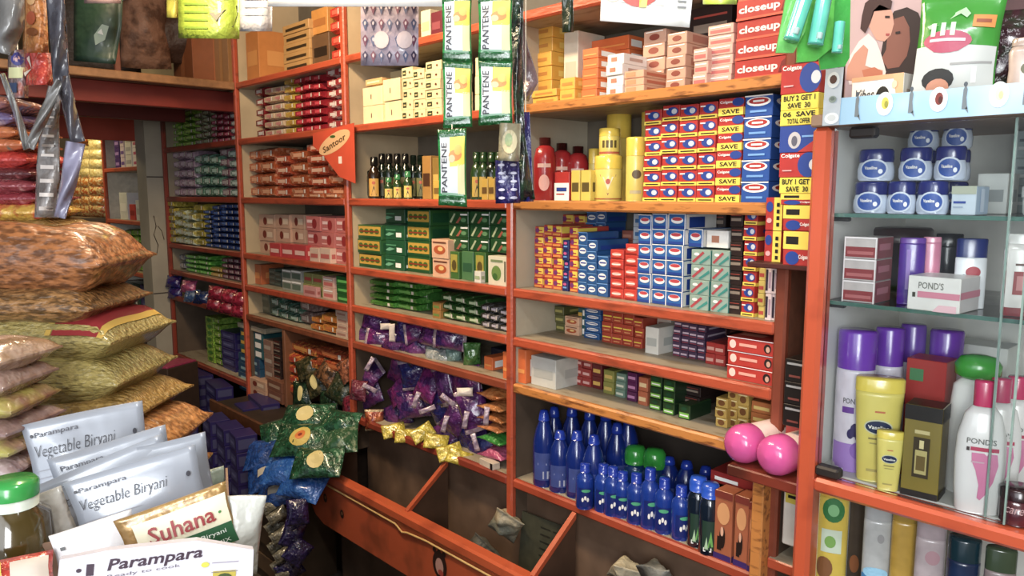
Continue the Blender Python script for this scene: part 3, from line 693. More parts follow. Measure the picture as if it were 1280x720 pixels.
# sixth shelf
stack('B5', 645, 657, 436, 1, d_orange, 'upright orange carton', inset=.02, depth=.2)
stack('B5', 662, 694, 447, 1, d_panel('c4c4bc', 'aeb0aa'), 'large pale grey carton', inset=.03, depth=.2)
stack('B5', 704, 716, 447, 2, d_panel('d8cfc0', 'c06a5a'), 'small white pink carton', inset=.13, depth=.1)
cols('B5', [717, 727, 738], [447, 450], [3, 3], d_panel('a02c26', 'e0a8a0'), 'small red carton', inset=.13, depth=.1)
stack('B5', 739, 751, 455, 2, d_panel('6a1c20', 'e0b040'), 'maroon yellow carton', inset=.13, depth=.1)
stack('B5', 753, 766, 463, 2, d_panel('8a8a3a', 'd0b050'), 'olive carton', inset=.11, depth=.1)
stack('B5', 769, 781, 467, 3, d_panel('6a8a7a', 'd0d4c0'), 'pale green carton', inset=.11, depth=.1)
stack('B5', 783, 795, 466, 3, d_panel('5a1c50', 'c080b0'), 'purple carton', inset=.10, depth=.1)
stack('B5', 797, 809, 472, 2, d_panel('b8603a', 'e8c890'), 'brown orange carton', inset=.09, depth=.1)
stack('B5', 812, 827, 470, 3, d_blackgreen, 'black green carton', inset=.08, depth=.12)
stack('B5', 829, 844, 475, 3, d_blackgreen, 'black green carton', inset=.07, depth=.12)
stack('B5', 847, 862, 506, 1, d_blackgreen, 'black green carton', inset=.06, depth=.1)
stack('B5', 846, 875, 482, 2, d_darkbox, 'black tray like carton', inset=.12, depth=.13, ybot=507)
cols('B5', [893, 908], [498], [3], d_gold, 'small gold carton', inset=.07, depth=.1)
cols('B5', [909, 922, 936], [488, 492], [4, 3], d_gold, 'gold yellow carton', inset=.09, depth=.1)
stack('B5', 938, 965, 503, 3, d_panel('b86a2c', 'e0c060'), 'orange brown carton', inset=.08, depth=.1)

# tins, canisters and bottles on the third shelf
YEL = plas('e2c01c'); YELD = plas('c9a81a')
def tin(x, y, z, r_, h, label, mark=0, cat='tin', name='powder_tin'):
    t = thing(name, label, cat, 'yellow tins on the right bay third shelf', (x, y, z), (0, 0, radians(38)))
    mb = MB(); mb.lathe([(r_ * .94, 0), (r_, .003), (r_, h * .70), (r_ * .985, h * .71)], M('dcc348', .35, var=.06, coat=.3), 28)
    mp = rmap(r_)
    if mark == 1:
        mb.poly([(-r_ * .62, h * .58), (r_ * .62, h * .58), (0, h * .12)], lambda u, v: mp(u, v), ink('8a3a1c'))
        mb.poly([(-r_ * .4, h * .53), (r_ * .4, h * .53), (0, h * .24)], lambda u, v: tuple(Vector(mp(u, v)) * 1.0 + Vector((0, -.0006, 0))), ink('e8c9a0'))
        mb.ell(0, h * .43, r_ * .16, h * .06, lambda u, v: tuple(Vector(mp(u, v)) + Vector((0, -.0012, 0))), ink('b0402a'))
        mb.rect(-r_ * 1.3, 0.004, r_ * 1.3, h * .06, mp, ink('a0501c'), 10, 1)
    if mark == 2:
        for k in range(4): mb.rect(-r_ * .7 + k * r_ * .4, h * .28, -r_ * .45 + k * r_ * .4, h * .55, mp, ink('5a4a1a'))
        mb.rect(-r_ * 1.2, h * .06, r_ * 1.2, h * .14, mp, ink('b0502a'), 10, 1)
    if mark == 3:
        mb.ell(r_ * .1, h * .42, r_ * .5, h * .07, mp, ink('5a4a2a')); mb.rect(-r_ * .6, h * .12, r_ * .6, h * .17, mp, ink('b0a070'), 4, 1)
    part(mb, 'tin_body', t)
    mb = MB(); mb.lathe([(r_ * 1.02, h * .71), (r_ * 1.02, h * .975), (r_ * .95, h), (0, h)], YEL, 28, cap=False); part(mb, 'lid', t)
    return t
z2 = ZS[2] + TOP
def tinpx(p0, p1, ytop, Y, label, mark, z=z2, **k):
    xc, w_ = on_shelf(p0, p1, Y, z); r_ = w_ * .36; h = on_y((p0 + p1) / 2, ytop, Y).z - z
    return tin(xc, Y, z, r_, h, label, mark, **k), z + h
_, zt = tinpx(740, 776, 195, 1.66, 'large yellow powder tin with brown triangle emblem, front of shelf', 1)
tinpx(745, 772, 161, 1.66, 'yellow powder tin standing on the tin with the triangle emblem', 2, z=zt)
tinpx(754, 786, 142, 1.80, 'tallest yellow powder canister, behind the two stacked tins', 0)
tinpx(778, 804, 172, 1.65, 'tall yellow spray-like canister right of the triangle tin', 3)
_, zt3 = tinpx(795, 812, 178, 1.80, 'slim yellow canister behind, hidden below by the tall one', 0)
tinpx(796, 812, 137, 1.80, 'slim yellow canister on top at the back beside red cartons', 3, z=zt3)
tinpx(733, 747, 186, 1.76, 'small yellow canister behind the two small yellow cartons', 0)
for i, (a, b) in enumerate(((712, 723), (724, 736))):
    reg('B2', a, [solo(d_panel('d8bc3c', '5a4a1a')(on_shelf(a, b, 1.61, z2)[1] * .95, .085, .05), 'carton', 'x', 'box', 'small yellow cartons by the tins', (on_shelf(a, b, 1.61, z2)[0], 1.635, z2))], 'small yellow white carton')
reg('B2', 691, [solo(carton(.058, .082, .07, c_red, F=[('r', 0, 0, 1, .62, i_w), ('r', .15, .32, .85, .46, i_b), ('r', .15, .2, .7, .25, i_r)]), 'carton', 'x', 'box', None, (on_shelf(690, 712, 1.63, z2)[0], 1.665, z2))], 'red white carton')
RED = plas('a8161a')
def redbottle(px, Y, h, label):
    P = on_y(px, 230, Y)
    t = thing('red_bottle', label, 'bottle', 'red bottles on the right bay third shelf', (P.x, Y, z2), (0, 0, radians(40)))
    r_ = .034
    lab = MB(); mp = rmap(r_); lab.ell(0, h * .28, .016, .024, mp, ink('e6a79a')); lab.rect(-.02, h * .52, .02, h * .58, mp, ink('e0b0a0'), 4, 1)
    return bottle_parts(t, [(r_ * .9, 0), (r_, .004), (r_, h * .66), (r_ * .8, h * .82), (r_ * .4, h * .88)], RED, [(r_ * .5, h * .87), (r_ * .5, h * .99), (0, h)], plas('3a0c0e'), label=lab)
redbottle(681, 1.63, .185, 'bright red plastic bottle at the left end of the tin shelf')
redbottle(702, 1.74, .175, 'red plastic bottle behind the red white carton')
redbottle(722, 1.77, .165, 'darkest red bottle, behind the small yellow cartons')

# big promotional toothpaste packs stacked at the end of the bay
def promo(px0, px1, yt, yb, Y, dp, kind, txt, label):
    a = on_y(px0, (yt + yb) / 2, Y); b = on_y(px1, (yt + yb) / 2, Y); zt = on_y(px0, yt, Y).z; zb = on_y(px0, yb, Y).z
    w_, h_ = b.x - a.x, zt - zb
    if kind == 'top': F = [('e', .78, .5, .28, .5, i_b), ('e', .92, .5, .12, .22, i_s), ('t', 'Colgate', .3, .86, .5, .2, i_w, .02), ('r', .1, .25, .35, .3, ink('e0a0a0'))]; bs = c_red
    elif kind == 'save': F = [('t', txt[0], .5, .74, .84, .34, i_k, .03), ('t', txt[1], .5, .28, .6, .34, i_k, .03)]; bs = card('e6d21c')
    elif kind == 'blue': F = [('r', 0, 0, 1, 1, i_b), ('e', .4, .45, .17, .32, ink('b8b4b8')), ('e', .4, .42, .08, .2, ink('5a5a6a')), ('p', [(.5, 0), (1, .5), (1, 0)], ink('b5221c')), ('r', .6, .55, .95, .62, i_lb)]; bs = c_red
    else: F = [('r', 0, .48, 1, 1, i_y), ('r', .1, .62, .55, .85, i_k), ('e', .35, .22, .25, .2, i_b), ('t', 'Colgate', .75, .25, .35, .16, i_w, .02)]; bs = c_red
    dl = [('r', .3, 0, .68, 1, i_y), ('r', .42, .15, .56, .85, i_k)] if kind == 'low' else []
    return solo(carton(w_, h_ * .985, dp, bs, F=F, R=dl), 'promotional_toothpaste_carton', label, 'box', 'promotional toothpaste packs beside the showcase', ((a.x + b.x) / 2, Y + dp / 2, zb))
YP = 1.50
promo(976, 1024, 82, 119, YP, .10, 'top', None, 'red blue toothpaste pack, topmost of the promotional stack beside the showcase')
promo(976, 1023, 119, 139, YP, .10, 'save', ('BUY 2 GET 1', 'SAVE  30'), 'upper yellow BUY 2 GET 1 SAVE banner pack beside the showcase')
promo(975, 1023, 139, 158, YP, .10, 'save', ('06  SAVE', 'TOTAL OFFER'), 'yellow 06 SAVE banner pack, just below the upper SAVE banner')
promo(975, 1022, 158, 191, YP, .10, 'blue', None, 'blue toothpaste pack with round tooth picture beside the showcase')
promo(974, 1021, 191, 222, YP, .10, 'top', None, 'red blue toothpaste pack below the pack with round tooth picture')
promo(974, 1020, 222, 242, YP, .10, 'save', ('BUY 1 GET 1', 'SAVE  30'), 'lower yellow BUY 1 GET 1 SAVE banner pack')
promo(976, 1019, 242, 256, YP, .10, 'low', None, 'thin yellow red pack under the lower SAVE banner')
promo(979, 1017, 256, 288, YP, .10, 'low', None, 'red yellow toothpaste pack, second from the stack bottom')
promo(979, 1014, 288, 331, YP, .10, 'low', None, 'red yellow toothpaste pack at the very bottom of the promotional stack')
for i, (ya, yb, nm) in enumerate(((246, 288, 'upper'), (288, 329, 'lower'))):
    a = on_y(956, 280, 1.545); b = on_y(978, 280, 1.545); zt = on_y(965, ya, 1.545).z; zb = on_y(965, yb, 1.545).z
    solo(carton(b.x - a.x - .002, (zt - zb) * .98, .05, c_red, F=[('r', .5, 0, 1, 1, i_y), ('e', .25, .72, .2, .16, i_b), ('e', .25, .3, .15, .08, ink('e0a0a0'))] + [('r', .68, .12 + .2 * k, .86, .24 + .2 * k, i_k) for k in range(4)], b=.001),
         'promotional_toothpaste_carton', nm + ' upright red pack with vertical yellow strip left of the promotional stack', 'box', 'promotional toothpaste packs beside the showcase', ((a.x + b.x) / 2, 1.57, zb))
# bracket that carries the promotional packs
bk = thing('display_bracket', 'dark shelf bracket under the promotional toothpaste packs', 'bracket', None, (-.74, 1.50, 1.36))
zb = on_y(995, 331, YP).z
mb = MB(); mb.box(-.11, .062, 0, .12, zb - .012 - 1.36, zb - .001 - 1.36, M('4a1c14', .5), .002); part(mb, 'tray', bk)
mb = MB(); mb.box(-.062, -.052, .07, .12, zb - .10 - 1.36, zb - .012 - 1.36, M('4a1c14', .5), .002); part(mb, 'support', bk)

# blue oil bottles on the bottom shelf
BLU = M('0c2672', .2, var=.08, coat=.5); BLU2 = M('103690', .22, var=.08, coat=.5); BCAP = plas('1535a0')
z6 = ZS[6] + TOP
def oilbottle(h, r_, big=True):
    t = thing('oil_bottle', 'x', 'bottle', 'blue oil bottles on the bottom shelf')
    if big:
        prof = [(r_ * .9, 0), (r_, .006), (r_, h * .5), (r_ * .96, h * .60), (r_ * .74, h * .74), (r_ * .48, h * .84), (r_ * .42, h * .87)]
        cp = [(r_ * .50, h * .86), (r_ * .46, h * .93), (r_ * .34, h * .99), (0, h)]
    else:
        prof = [(r_ * .9, 0), (r_, .005), (r_, h * .62), (r_ * .9, h * .72), (r_ * .5, h * .80), (r_ * .45, h * .82)]
        cp = [(r_ * .56, h * .81), (r_ * .56, h * .97), (r_ * .5, h), (0, h)]
    lab = MB(); mp = rmap(r_)
    if big:
        lab.rect(-r_ * .9, h * .10, r_ * .9, h * .46, mp, M('3a4a8a', .4, var=.1), 8, 1)
        f2 = lambda u, v: tuple(Vector(mp(u, v)) * 1.0 + Vector((0, -.0006, 0)))
        lab.rect(-r_ * .05, h * .12, r_ * .45, h * .22, f2, ink('a8aec4')); lab.rect(-r_ * .5, h * .30, r_ * .3, h * .33, f2, ink('8a94c0'))
    else:
        f2 = lambda u, v: tuple(Vector(mp(u, v)) + Vector((0, -.0006, 0)))
        lab.rect(-r_ * .8, h * .08, r_ * .8, h * .5, mp, M('0d2470', .4, var=.1), 8, 1)
        lab.ell(r_ * .1, h * .44, r_ * .5, h * .035, f2, ink('3fa878'))
        for k in range(3): lab.ell(-r_ * .25 + k * r_ * .28, h * (.24 + .04 * (k % 2)), r_ * .13, h * .05, f2, i_w, 8)
    bottle_parts(t, prof, BLU if big else BLU2, cp, BCAP, label=lab, n=18); return t
def along(px, ybase):     # where the foot of a bottle stands on the bottom shelf board
    return on_z(px, ybase, z6)
spots = [  # px, base y, top y, small?, wording
 (671, 608, 514, 1, 'first blue oil bottle in the front row, at the left post'), (691, 615, 540, 1, 'blue oil bottle second in the front row from the left post'), (712, 622, 540, 1, 'blue oil bottle third in the front row from the left post'),
 (733, 630, 545, 1, 'blue oil bottle fourth in the front row from the left post'),
 (684, 596, 510, 1, 'blue oil bottle in the second row behind the first two'), (706, 602, 508, 1, 'blue oil bottle behind the second and third front bottles'), (728, 608, 512, 1, 'blue oil bottle behind the third and fourth front bottles'),
 (748, 614, 512, 1, 'tall blue oil bottle in the back row left of green caps'), (762, 622, 530, 1, 'tall blue oil bottle right in front of the green caps'), (776, 620, 516, 1, 'tall blue oil bottle standing beside the green caps'),
 (722, 637, 582, 0, 'small blue oil bottle at the front left, white label spot'), (745, 641, 583, 0, 'small blue bottle second from the left in the small row'), (757, 646, 586, 0, 'small blue bottle third from the left in the small row'),
 (769, 648, 592, 0, 'small blue bottle fourth from the left in the small row'), (786, 656, 594, 0, 'small blue bottle with white flower mark, middle of the row'), (803, 662, 588, 0, 'small blue bottle right of the first white flower mark'),
 (821, 668, 600, 0, 'small blue bottle second right of the middle of the row'), (842, 676, 610, 0, 'small blue bottle with bright green band and white flowers, right end')]
ob = oilbottle(.2, .034, True); os_ = oilbottle(.155, .026, False); used = {}
for i, (px, yb, yt, big, lab) in enumerate(spots):
    P = along(px, yb); zt = on_y(px, yt, P.y).z - z6
    H0 = .2 if big else .155; s = zt / H0
    s = max(.8, min(1.35, s)); src = ob if big else os_
    if not used.get(big): used[big] = 1; o = src; o.location = (P.x, P.y + .03, z6); o['label'] = lab; o.scale = (1, 1, s)
    else: o = dup(src, (P.x, P.y + .03, z6), label=lab, scale=(1, 1, s))
    o.rotation_euler = (0, 0, radians(40 + rnd.uniform(-15, 15)))
for i, (px, Y, yt) in enumerate(((794, 1.72, 556), (818, 1.72, 560))):
    P = on_y(px, 600, Y)
    t = thing('green_capped_bottle', ('left' if i == 0 else 'right') + ' bottle with bright green cap behind the blue oil bottles', 'bottle', 'green capped bottles', (P.x, Y, z6)); h = on_y(px, yt, Y).z - z6
    bottle_parts(t, [(.03, 0), (.033, .005), (.033, h * .6), (.02, h * .7)], plas('143a6a'), [(.031, h * .68), (.033, h * .78), (.031, h * .92), (.022, h * .99), (0, h)], plas('1f9a2a'))
for i, (px, Y, yt) in enumerate(((836, 1.74, 570), (858, 1.74, 575), (882, 1.74, 582))):
    P = on_y(px, 600, Y); h = on_y(px, yt, Y).z - z6
    o = dup(ob, (P.x, Y, z6), (0, 0, .5), label='dark blue back row bottle %s right of the green caps' % ('first', 'second', 'third')[i] if False else ['dark blue bottle in the back row just right of the green caps', 'dark blue bottle in the back row second right of green caps', 'dark blue back row bottle nearest the hair colour cartons'][i], scale=(1, 1, h / .2))
for i, (px, yb, yt) in enumerate(((863, 684, 598), (878, 694, 606))):
    P = along(px, yb); h = on_y(px, yt, P.y).z - z6; r_ = .027
    t = thing('hair_oil_bottle', ['dark clear hair oil bottle with bright blue cap, behind its pair', 'dark clear bottle with blue cap and green leaf label, frontmost'][i], 'bottle', 'dark bottles with bright blue caps', (P.x, P.y + .028, z6), (0, 0, radians(36)))
    lab = MB(); mp = rmap(r_); lab.rect(-.02, h * .08, .02, h * .5, mp, ink('1c3a2c'), 6, 1)
    f2 = lambda u, v, mp=mp: tuple(Vector(mp(u, v)) + Vector((0, -.0006, 0)))
    lab.poly([(-.006, h * .12), (.002, h * .36), (.008, h * .14)], f2, ink('6ab04a')); lab.poly([(-.014, h * .1), (-.008, h * .28), (-.004, h * .1)], f2, ink('a8c8a0')); lab.rect(-.016, h * .06, .004, h * .12, f2, i_w)
    bottle_parts(t, [(r_ * .9, 0), (r_, .004), (r_, h * .70), (r_ * .7, h * .8), (r_ * .6, h * .82)], M('101c2c', .12, var=.1, coat=.8), [(r_ * .82, h * .8), (r_ * .85, h * .92), (r_ * .7, h * .99), (0, h)], plas('1a50c0'), label=lab)
for i, (a, b, yt) in enumerate(((893, 916, 614), (918, 936, 620), (937, 951, 628))):
    stack('B6', a, b, yt, 1, d_hair, 'brown hair colour carton with woman portrait', name='hair_colour_carton', inset=.0, depth=.05)
solo(carton(.13, .03, .10, card('9a2018'), F=[('r', .1, .3, .6, .6, i_w)]), 'carton', 'flat red carton lying on the hair colour cartons', 'box', None, (on_y(922, 600, 1.66).x, 1.69, on_y(922, 622, 1.62).z + .012), (0, 0, 0))

# things on the ledge by the showcase
PK = plas('d84a96')
for i, (px, yt, yb, Y) in enumerate(((928, 533, 580, 1.50), (970, 541, 590, 1.485))):
    P = on_y(px, (yt + yb) / 2, Y); r_ = (on_y(px, yt, Y).z - on_y(px, yb, Y).z) / 2
    t = thing('powder_bottle', ['pink capped bottle lying on the ledge, left one', 'pink capped bottle lying on the ledge, right one beside showcase'][i], 'bottle', 'pink capped bottles lying on the ledge', (P.x, P.y - .045, .955 + r_), (radians(-90), 0, radians(-12)))
    mb = MB(); mb.lathe([(r_ * .6, .05), (r_ * .92, .07), (r_ * .92, .24), (0, .245)], M('e6c4b8', .4, var=.08), 24, cap=False); part(mb, 'bottle_body', t)
    mb = MB(); mb.lathe([(0, 0), (r_ * .55, .004), (r_ * .85, .014), (r_, .03), (r_, .058), (r_ * .9, .066)], PK, 28, cap=False); part(mb, 'cap', t)
    bpy.context.view_layer.update()
solo(carton(.055, .085, .02, card('a82c24'), F=[('r', .1, .6, .9, .75, i_w), ('r', .15, .2, .8, .4, ink('e0908a'))]), 'red_packet', 'small red printed carton standing behind the lying pink caps', 'box', None, (-.745, 1.565, .9575), (radians(-4), 0, radians(14)))
for k in range(3):
    solo(carton(.05, .048, .08, c_blk, F=[('r', .1, .75, .9, .85, ink('9a9a9a')), ('r', .2, .2, .7, .3, ink('7a3a30'))]), 'black_carton', ['bottom', 'middle', 'topmost'][k] + ' black carton of the three by the showcase post', 'box', 'black cartons by the showcase post', (-.732, 1.55, 1.02 + k * .049 + .035))
solo(carton(.05, .099, .07, c_blk), 'black_carton', 'black carton on the ledge that carries the three stacked ones', 'box', None, (-.732, 1.60, .9555))
# hanging white baby lotion pack below the ledge
t = thing('lotion_carton', 'white lotion carton with yellow tag hanging below the ledge', 'box', None, (-.738, 1.56, .765))
mb = MB(); mb.box(-.034, .034, 0, .03, 0, .13, card('ddd6c8'), .003); part(mb, 'carton_body', t)
mb = MB(); mb.box(-.028, .012, -.002, 0, .10, .14, card('d8c02a')); mb.rect(-.02, .125, .006, .132, lambda u, v: (u, -.0026, v), i_k); mb.rect(-.022, .112, .008, .119, lambda u, v: (u, -.0026, v), i_k); part(mb, 'price_tag', t)
mb = MB(); mb.box(.002, .030, -.001, 0, .03, .085, card('d87a4a')); mb.ell(.016, .06, .008, .012, lambda u, v: (u, -.0018, v), i_w); part(mb, 'print_panel', t)
# ================================================================== MIDDLE BAY
stack('A0', 525, 537, 12, 1, d_panel('e0cfa8', 'c8b080'), 'upright cream carton', inset=.03, depth=.1)
stack('A0', 538, 552, 14, 1, d_panel('6a1a2c', '8a3a44'), 'upright maroon carton', inset=.03, depth=.1)
stack('A0', 460, 500, 30, 2, d_kraft, 'brown carton at the back', inset=.12, depth=.15)
stack('A1', 452, 477, 108, 2, d_cream, 'large cream carton', inset=.02, depth=.16)
stack('A1', 478, 500, 98, 2, d_cream, 'cream carton', inset=.03, depth=.16)
stack('A1', 455, 476, 98, 1, d_panel('d8a868', 'ecd9a4'), 'flat cream carton on the large ones', inset=.06, depth=.12, ybot=106)
cols('A1', [501, 515, 530, 550], [84, 86, 76], [5, 5, 6], d_creamlab, 'cream carton with dark label', inset=.03, depth=.14)
stack('A1', 592, 612, 70, 3, d_cream, 'cream carton', inset=.04, depth=.14)
stack('A1', 614, 634, 110, 2, d_panel('b5623c', 'd89a6a'), 'reddish brown carton', inset=.05, depth=.14)
stack('A1', 485, 520, 86, 1, d_cream, 'cream carton at the back', inset=.2, depth=.1)
# bottles on the third shelf of the middle bay
za = ZS[2] + TOP
def dkbottle(px, yt, Y, r_, body, capm, labm, name, label, grp):
    P = on_y(px, 230, Y); h = on_y(px, yt, Y).z - za
    t = thing(name, label, 'bottle', grp, (P.x, Y, za), (0, 0, radians(50)))
    lab = MB(); mp = rmap(r_); f2 = lambda u, v: tuple(Vector(mp(u, v)) + Vector((0, -.0006, 0)))
    lab.rect(-r_ * .8, h * .06, r_ * .8, h * .48, mp, labm, 6, 1)
    lab.poly([(-r_ * .4, h * .08), (0, h * .32), (r_ * .45, h * .08)], f2, ink('2a1c10')); lab.ell(0, h * .38, r_ * .3, h * .04, f2, ink('b8502a'), 8)
    bottle_parts(t, [(r_ * .9, 0), (r_, .004), (r_, h * .58), (r_ * .72, h * .70), (r_ * .45, h * .76), (r_ * .45, h * .80)], body, [(r_ * .6, h * .79), (r_ * .6, h * .97), (r_ * .5, h), (0, h)], capm, label=lab, n=16)
DKG = M('0f1c12', .15, var=.1, coat=.7); AMB = M('2a1a0c', .15, coat=.7); GRB = M('24401c', .18, coat=.6)
W = ['first', 'second', 'third', 'fourth', 'fifth', 'sixth', 'seventh', 'eighth', 'ninth']
for i, px in enumerate((450, 458, 478, 487, 497, 507)):
    dkbottle(px, 190 if i < 2 else 192, 1.66 + .0 * i, .021, DKG, plas('141414'), ink('4d4a2c'), 'hair_oil_bottle', 'tall dark green oil bottle, %s of six from the left post' % W[i], 'dark oil bottles on the middle bay third shelf')
dkbottle(468, 196, 1.62, .024, AMB, plas('101010'), ink('c8952c'), 'hair_oil_bottle', 'black oil bottle with wide yellow label at front near left post', None)
for i, px in enumerate((486, 497, 510)):
    dkbottle(px, 222 - 4 * i, 1.61, .018, GRB, plas('2f7a4a'), ink('d8b84a'), 'hair_oil_bottle', 'small green bottle with yellow label, %s of three in front of dark bottles' % W[i], 'small green bottles, middle bay third shelf')
for i, px in enumerate((517, 526)):
    dkbottle(px, 194, 1.70, .02, DKG, plas('1a2a1a'), ink('6a6a3a'), 'hair_oil_bottle', 'dark green back bottle, %s one left of the gold cartons' % W[i], 'dark back bottles by the gold cartons')
for px0, px1, yt, n_, ds in ((527, 538, 194, 1, d_panel('a8772c', '4a2a14')), (539, 548, 196, 1, d_panel('8a6a24', 'c8a03c')), (540, 551, 225, 1, d_panel('c8a02c', '7a5a1c'))):
    stack('A2', px0, px1, yt, n_, ds, 'upright gold carton', inset=.04 if yt < 220 else .01, depth=.05)
for i, px in enumerate((596, 605, 615, 624)):
    dkbottle(px, 190, 1.66, .021, GRB if i != 2 else DKG, plas('1c3a1c'), ink('b8962c'), 'hair_oil_bottle', 'green oil bottle with yellow label, %s right of the big sachet strip' % W[i], 'green oil bottles right of the sachet strip')
for i, px in enumerate((604, 613, 622, 631)):
    P = on_y(px, 235, 1.61); stack('A2', px - 4, px + 4, 223, 1, d_panel('c8a030', '6a4a1c'), 'small yellow carton', inset=.01, depth=.03)
# fourth shelf: green cartons
stack('A3', 446, 476, 281, 3, d_greengold, 'green gold carton', inset=.03, depth=.12)
stack('A3', 473, 505, 261, 4, d_greendk, 'dark green carton', inset=.16, depth=.10)
stack('A3', 477, 505, 281, 3, d_greendk, 'dark green carton with white mark', inset=.05, depth=.10)
stack('A3', 508, 537, 262, 4, d_greengold, 'green gold carton', inset=.06, depth=.12)
stack('A3', 539, 560, 299, 2, d_peach, 'peach carton with orange print', inset=.02, depth=.08)
stack('A3', 540, 562, 264, 3, d_panel('14301c', '1c4028'), 'dark green carton at the back', inset=.2, depth=.1)
stack('A3', 562, 574, 314, 1, d_vert, 'upright green yellow carton', inset=.03, depth=.06)
stack('A3', 575, 590, 314, 1, d_panel('4a7a4a', '2a5a3a'), 'upright green carton', inset=.03, depth=.06)
stack('A3', 592, 606, 315, 1, d_vert, 'upright green yellow carton', inset=.03, depth=.06)
zt = on_y(600, 314, 1.60).z
for cpx in ((560, 585), (586, 611), (612, 636)):
    stack('A3', cpx[0], cpx[1], 264, 3, d_greenvine, 'dark green carton with leaf print', inset=.045, depth=.13, ybot=313 + (cpx[0] - 560) * .06)
stack('A3', 609, 635, 320, 1, d_whitegreen, 'white carton with green leaves', inset=.008, depth=.05)
stack('A3', 592, 600, 339, 1, d_panel('e0dccc', 'a0b080'), 'small white carton', inset=.01, depth=.02)
# fifth shelf: green wrapped packs
stack('A4', 461, 490, 350, 4, d_foil('3f8a24', '2c6a1c'), 'bright green wrapped soap pack', cat='packet', name='soap_pack', inset=.05, depth=.12)
stack('A4', 492, 520, 352, 4, d_foil('3a8424', '6ab04a', .62), 'bright green wrapped soap pack', cat='packet', name='soap_pack', inset=.07, depth=.12)
stack('A4', 521, 536, 365, 2, d_foil('2f6a24'), 'green wrapped soap pack', cat='packet', name='soap_pack', inset=.12, depth=.12)
stack('A4', 540, 550, 378, 2, d_panel('a8742c', '6a8a3a'), 'small yellow green carton', inset=.04, depth=.08)
cols('A4', [551, 566, 582, 598], [367, 370, 374], [3, 3, 3], d_foil('2c5a24', 'b8c8a0', .66), 'dark green foil packet', cat='packet', name='foil_packet', inset=.05, depth=.12)
cols('A4', [600, 611, 622, 634], [380, 382, 386], [3, 3, 3], d_foil('3a3c34', 'b0a8b4', .6), 'grey patterned foil packet', cat='packet', name='foil_packet', inset=.03, depth=.1)

# ------------------------------------------------------------------ packets with folded printed film
def pk(px, py, w_, h_, t_, mt, label, grp=None, dep=None, Y=None, yaw=None, tilt=0, roll=0, seal=None, marks=None, seed=None, name='snack_packet', cat='packet', wr=1.0, n=10):
    me = pouch_mesh(w_, h_, t_, mt, seal, seed if seed is not None else int(px * 7 + py), n, n, marks, wrinkle=wr).mesh('packet')
    o = solo(me, name, label, cat, grp)
    place(o, px, py, dep, Y, facecam(px) if yaw is None else yaw, tilt, roll); return o
PURP = foil('481a5a', '70307c', .55, 25); PURP2 = foil('301c58', '6a2a6c', .5, 25); MAG = foil('7c1c6a', '481c5c', .5, 25); NAVY = foil('242c78', '381c60', .5, 25)
YELP = foil('c9b41c', 'a89414', .5); LTP = foil('c8b0b8', 'a890a8', .5); ORP_ = foil('c86a1c', 'd8843a', .5); SIL = foil('b0b4b4', '8a9494', .5)
where = lambda s: s
def heap(pts, mats, adj, nm, grp, Yf, wh, spread=40, name='snack_packet'):
    for i, (px, py, ro, k, extra) in enumerate(pts):
        w_, h_ = wh
        pk(px, py, w_ * rnd.uniform(.85, 1.12), h_ * rnd.uniform(.85, 1.12), .045, mats[k], '%s %s, %s' % (adj[k], nm, extra), grp, Y=Yf + rnd.uniform(-.01, .03), yaw=rnd.uniform(0, 45), tilt=rnd.uniform(-25, 5), roll=ro, name=name, seal=LTP if i % 3 == 0 else None)
pm = [PURP, PURP2, MAG, NAVY]; pa = ['dark purple', 'deep violet', 'magenta purple', 'navy purple']
L = [(452, 398, 70, 1, 'left end of the middle bay sixth shelf, upper'), (470, 402, 100, 0, 'upper row, second on the middle bay sixth shelf'), (455, 418, 60, 0, 'left end of the middle bay sixth shelf, lower'),
     (474, 422, 95, 2, 'lower row, second on the middle bay sixth shelf'), (494, 428, 30, 1, 'directly right of the white flap on the sixth shelf'), (507, 411, 0, 3, 'upright beside the white flap on the sixth shelf'),
     (522, 416, 80, 2, 'in the middle of the middle bay sixth shelf, pink sheen'), (540, 420, 95, 0, 'above the silver bag on the sixth shelf'), (520, 436, 50, 1, 'just left of the silver bag on the sixth shelf'), (562, 424, 95, 1, 'behind the silver bag on the sixth shelf')]
heap(L, pm, pa, 'packet', 'purple packets on the middle bay sixth shelf', 1.61, (.085, .11))
pk(490, 416, .022, .065, .006, M('d6c4b4', .5, bump=.3), 'white paper flap hanging among purple packets of the sixth shelf', Y=1.55, name='paper_flap', cat='paper')
pk(482, 408, .04, .022, .006, M('d6c4b4', .5, bump=.3), 'short white paper tab left of the hanging paper flap', Y=1.55, name='paper_flap', cat='paper')
pk(548, 445, .13, .055, .045, SIL, 'silver white plastic bag lying on the middle bay sixth shelf', Y=1.62, yaw=10, name='silver_bag', cat='bag')
pk(567, 444, .06, .06, .04, foil('6a8a84', '8aa8a0'), 'pale teal plastic bag right of the silver bag', Y=1.64, name='plastic_bag', cat='bag')
pk(590, 442, .06, .075, .035, foil('2f6a24', '5a8a4a'), 'green packet right of the pale teal bag', Y=1.64, name='green_packet')
stack('A5', 604, 615, 446, 1, d_orange, 'small orange carton', inset=.06, depth=.1)
stack('A5', 628, 637, 440, 1, d_orange, 'upright orange carton', inset=.02, depth=.1)
stack('A5', 612, 630, 436, 1, d_panel('1c1a2c', '3a3a4c'), 'dark carton behind orange ones', inset=.16, depth=.08)
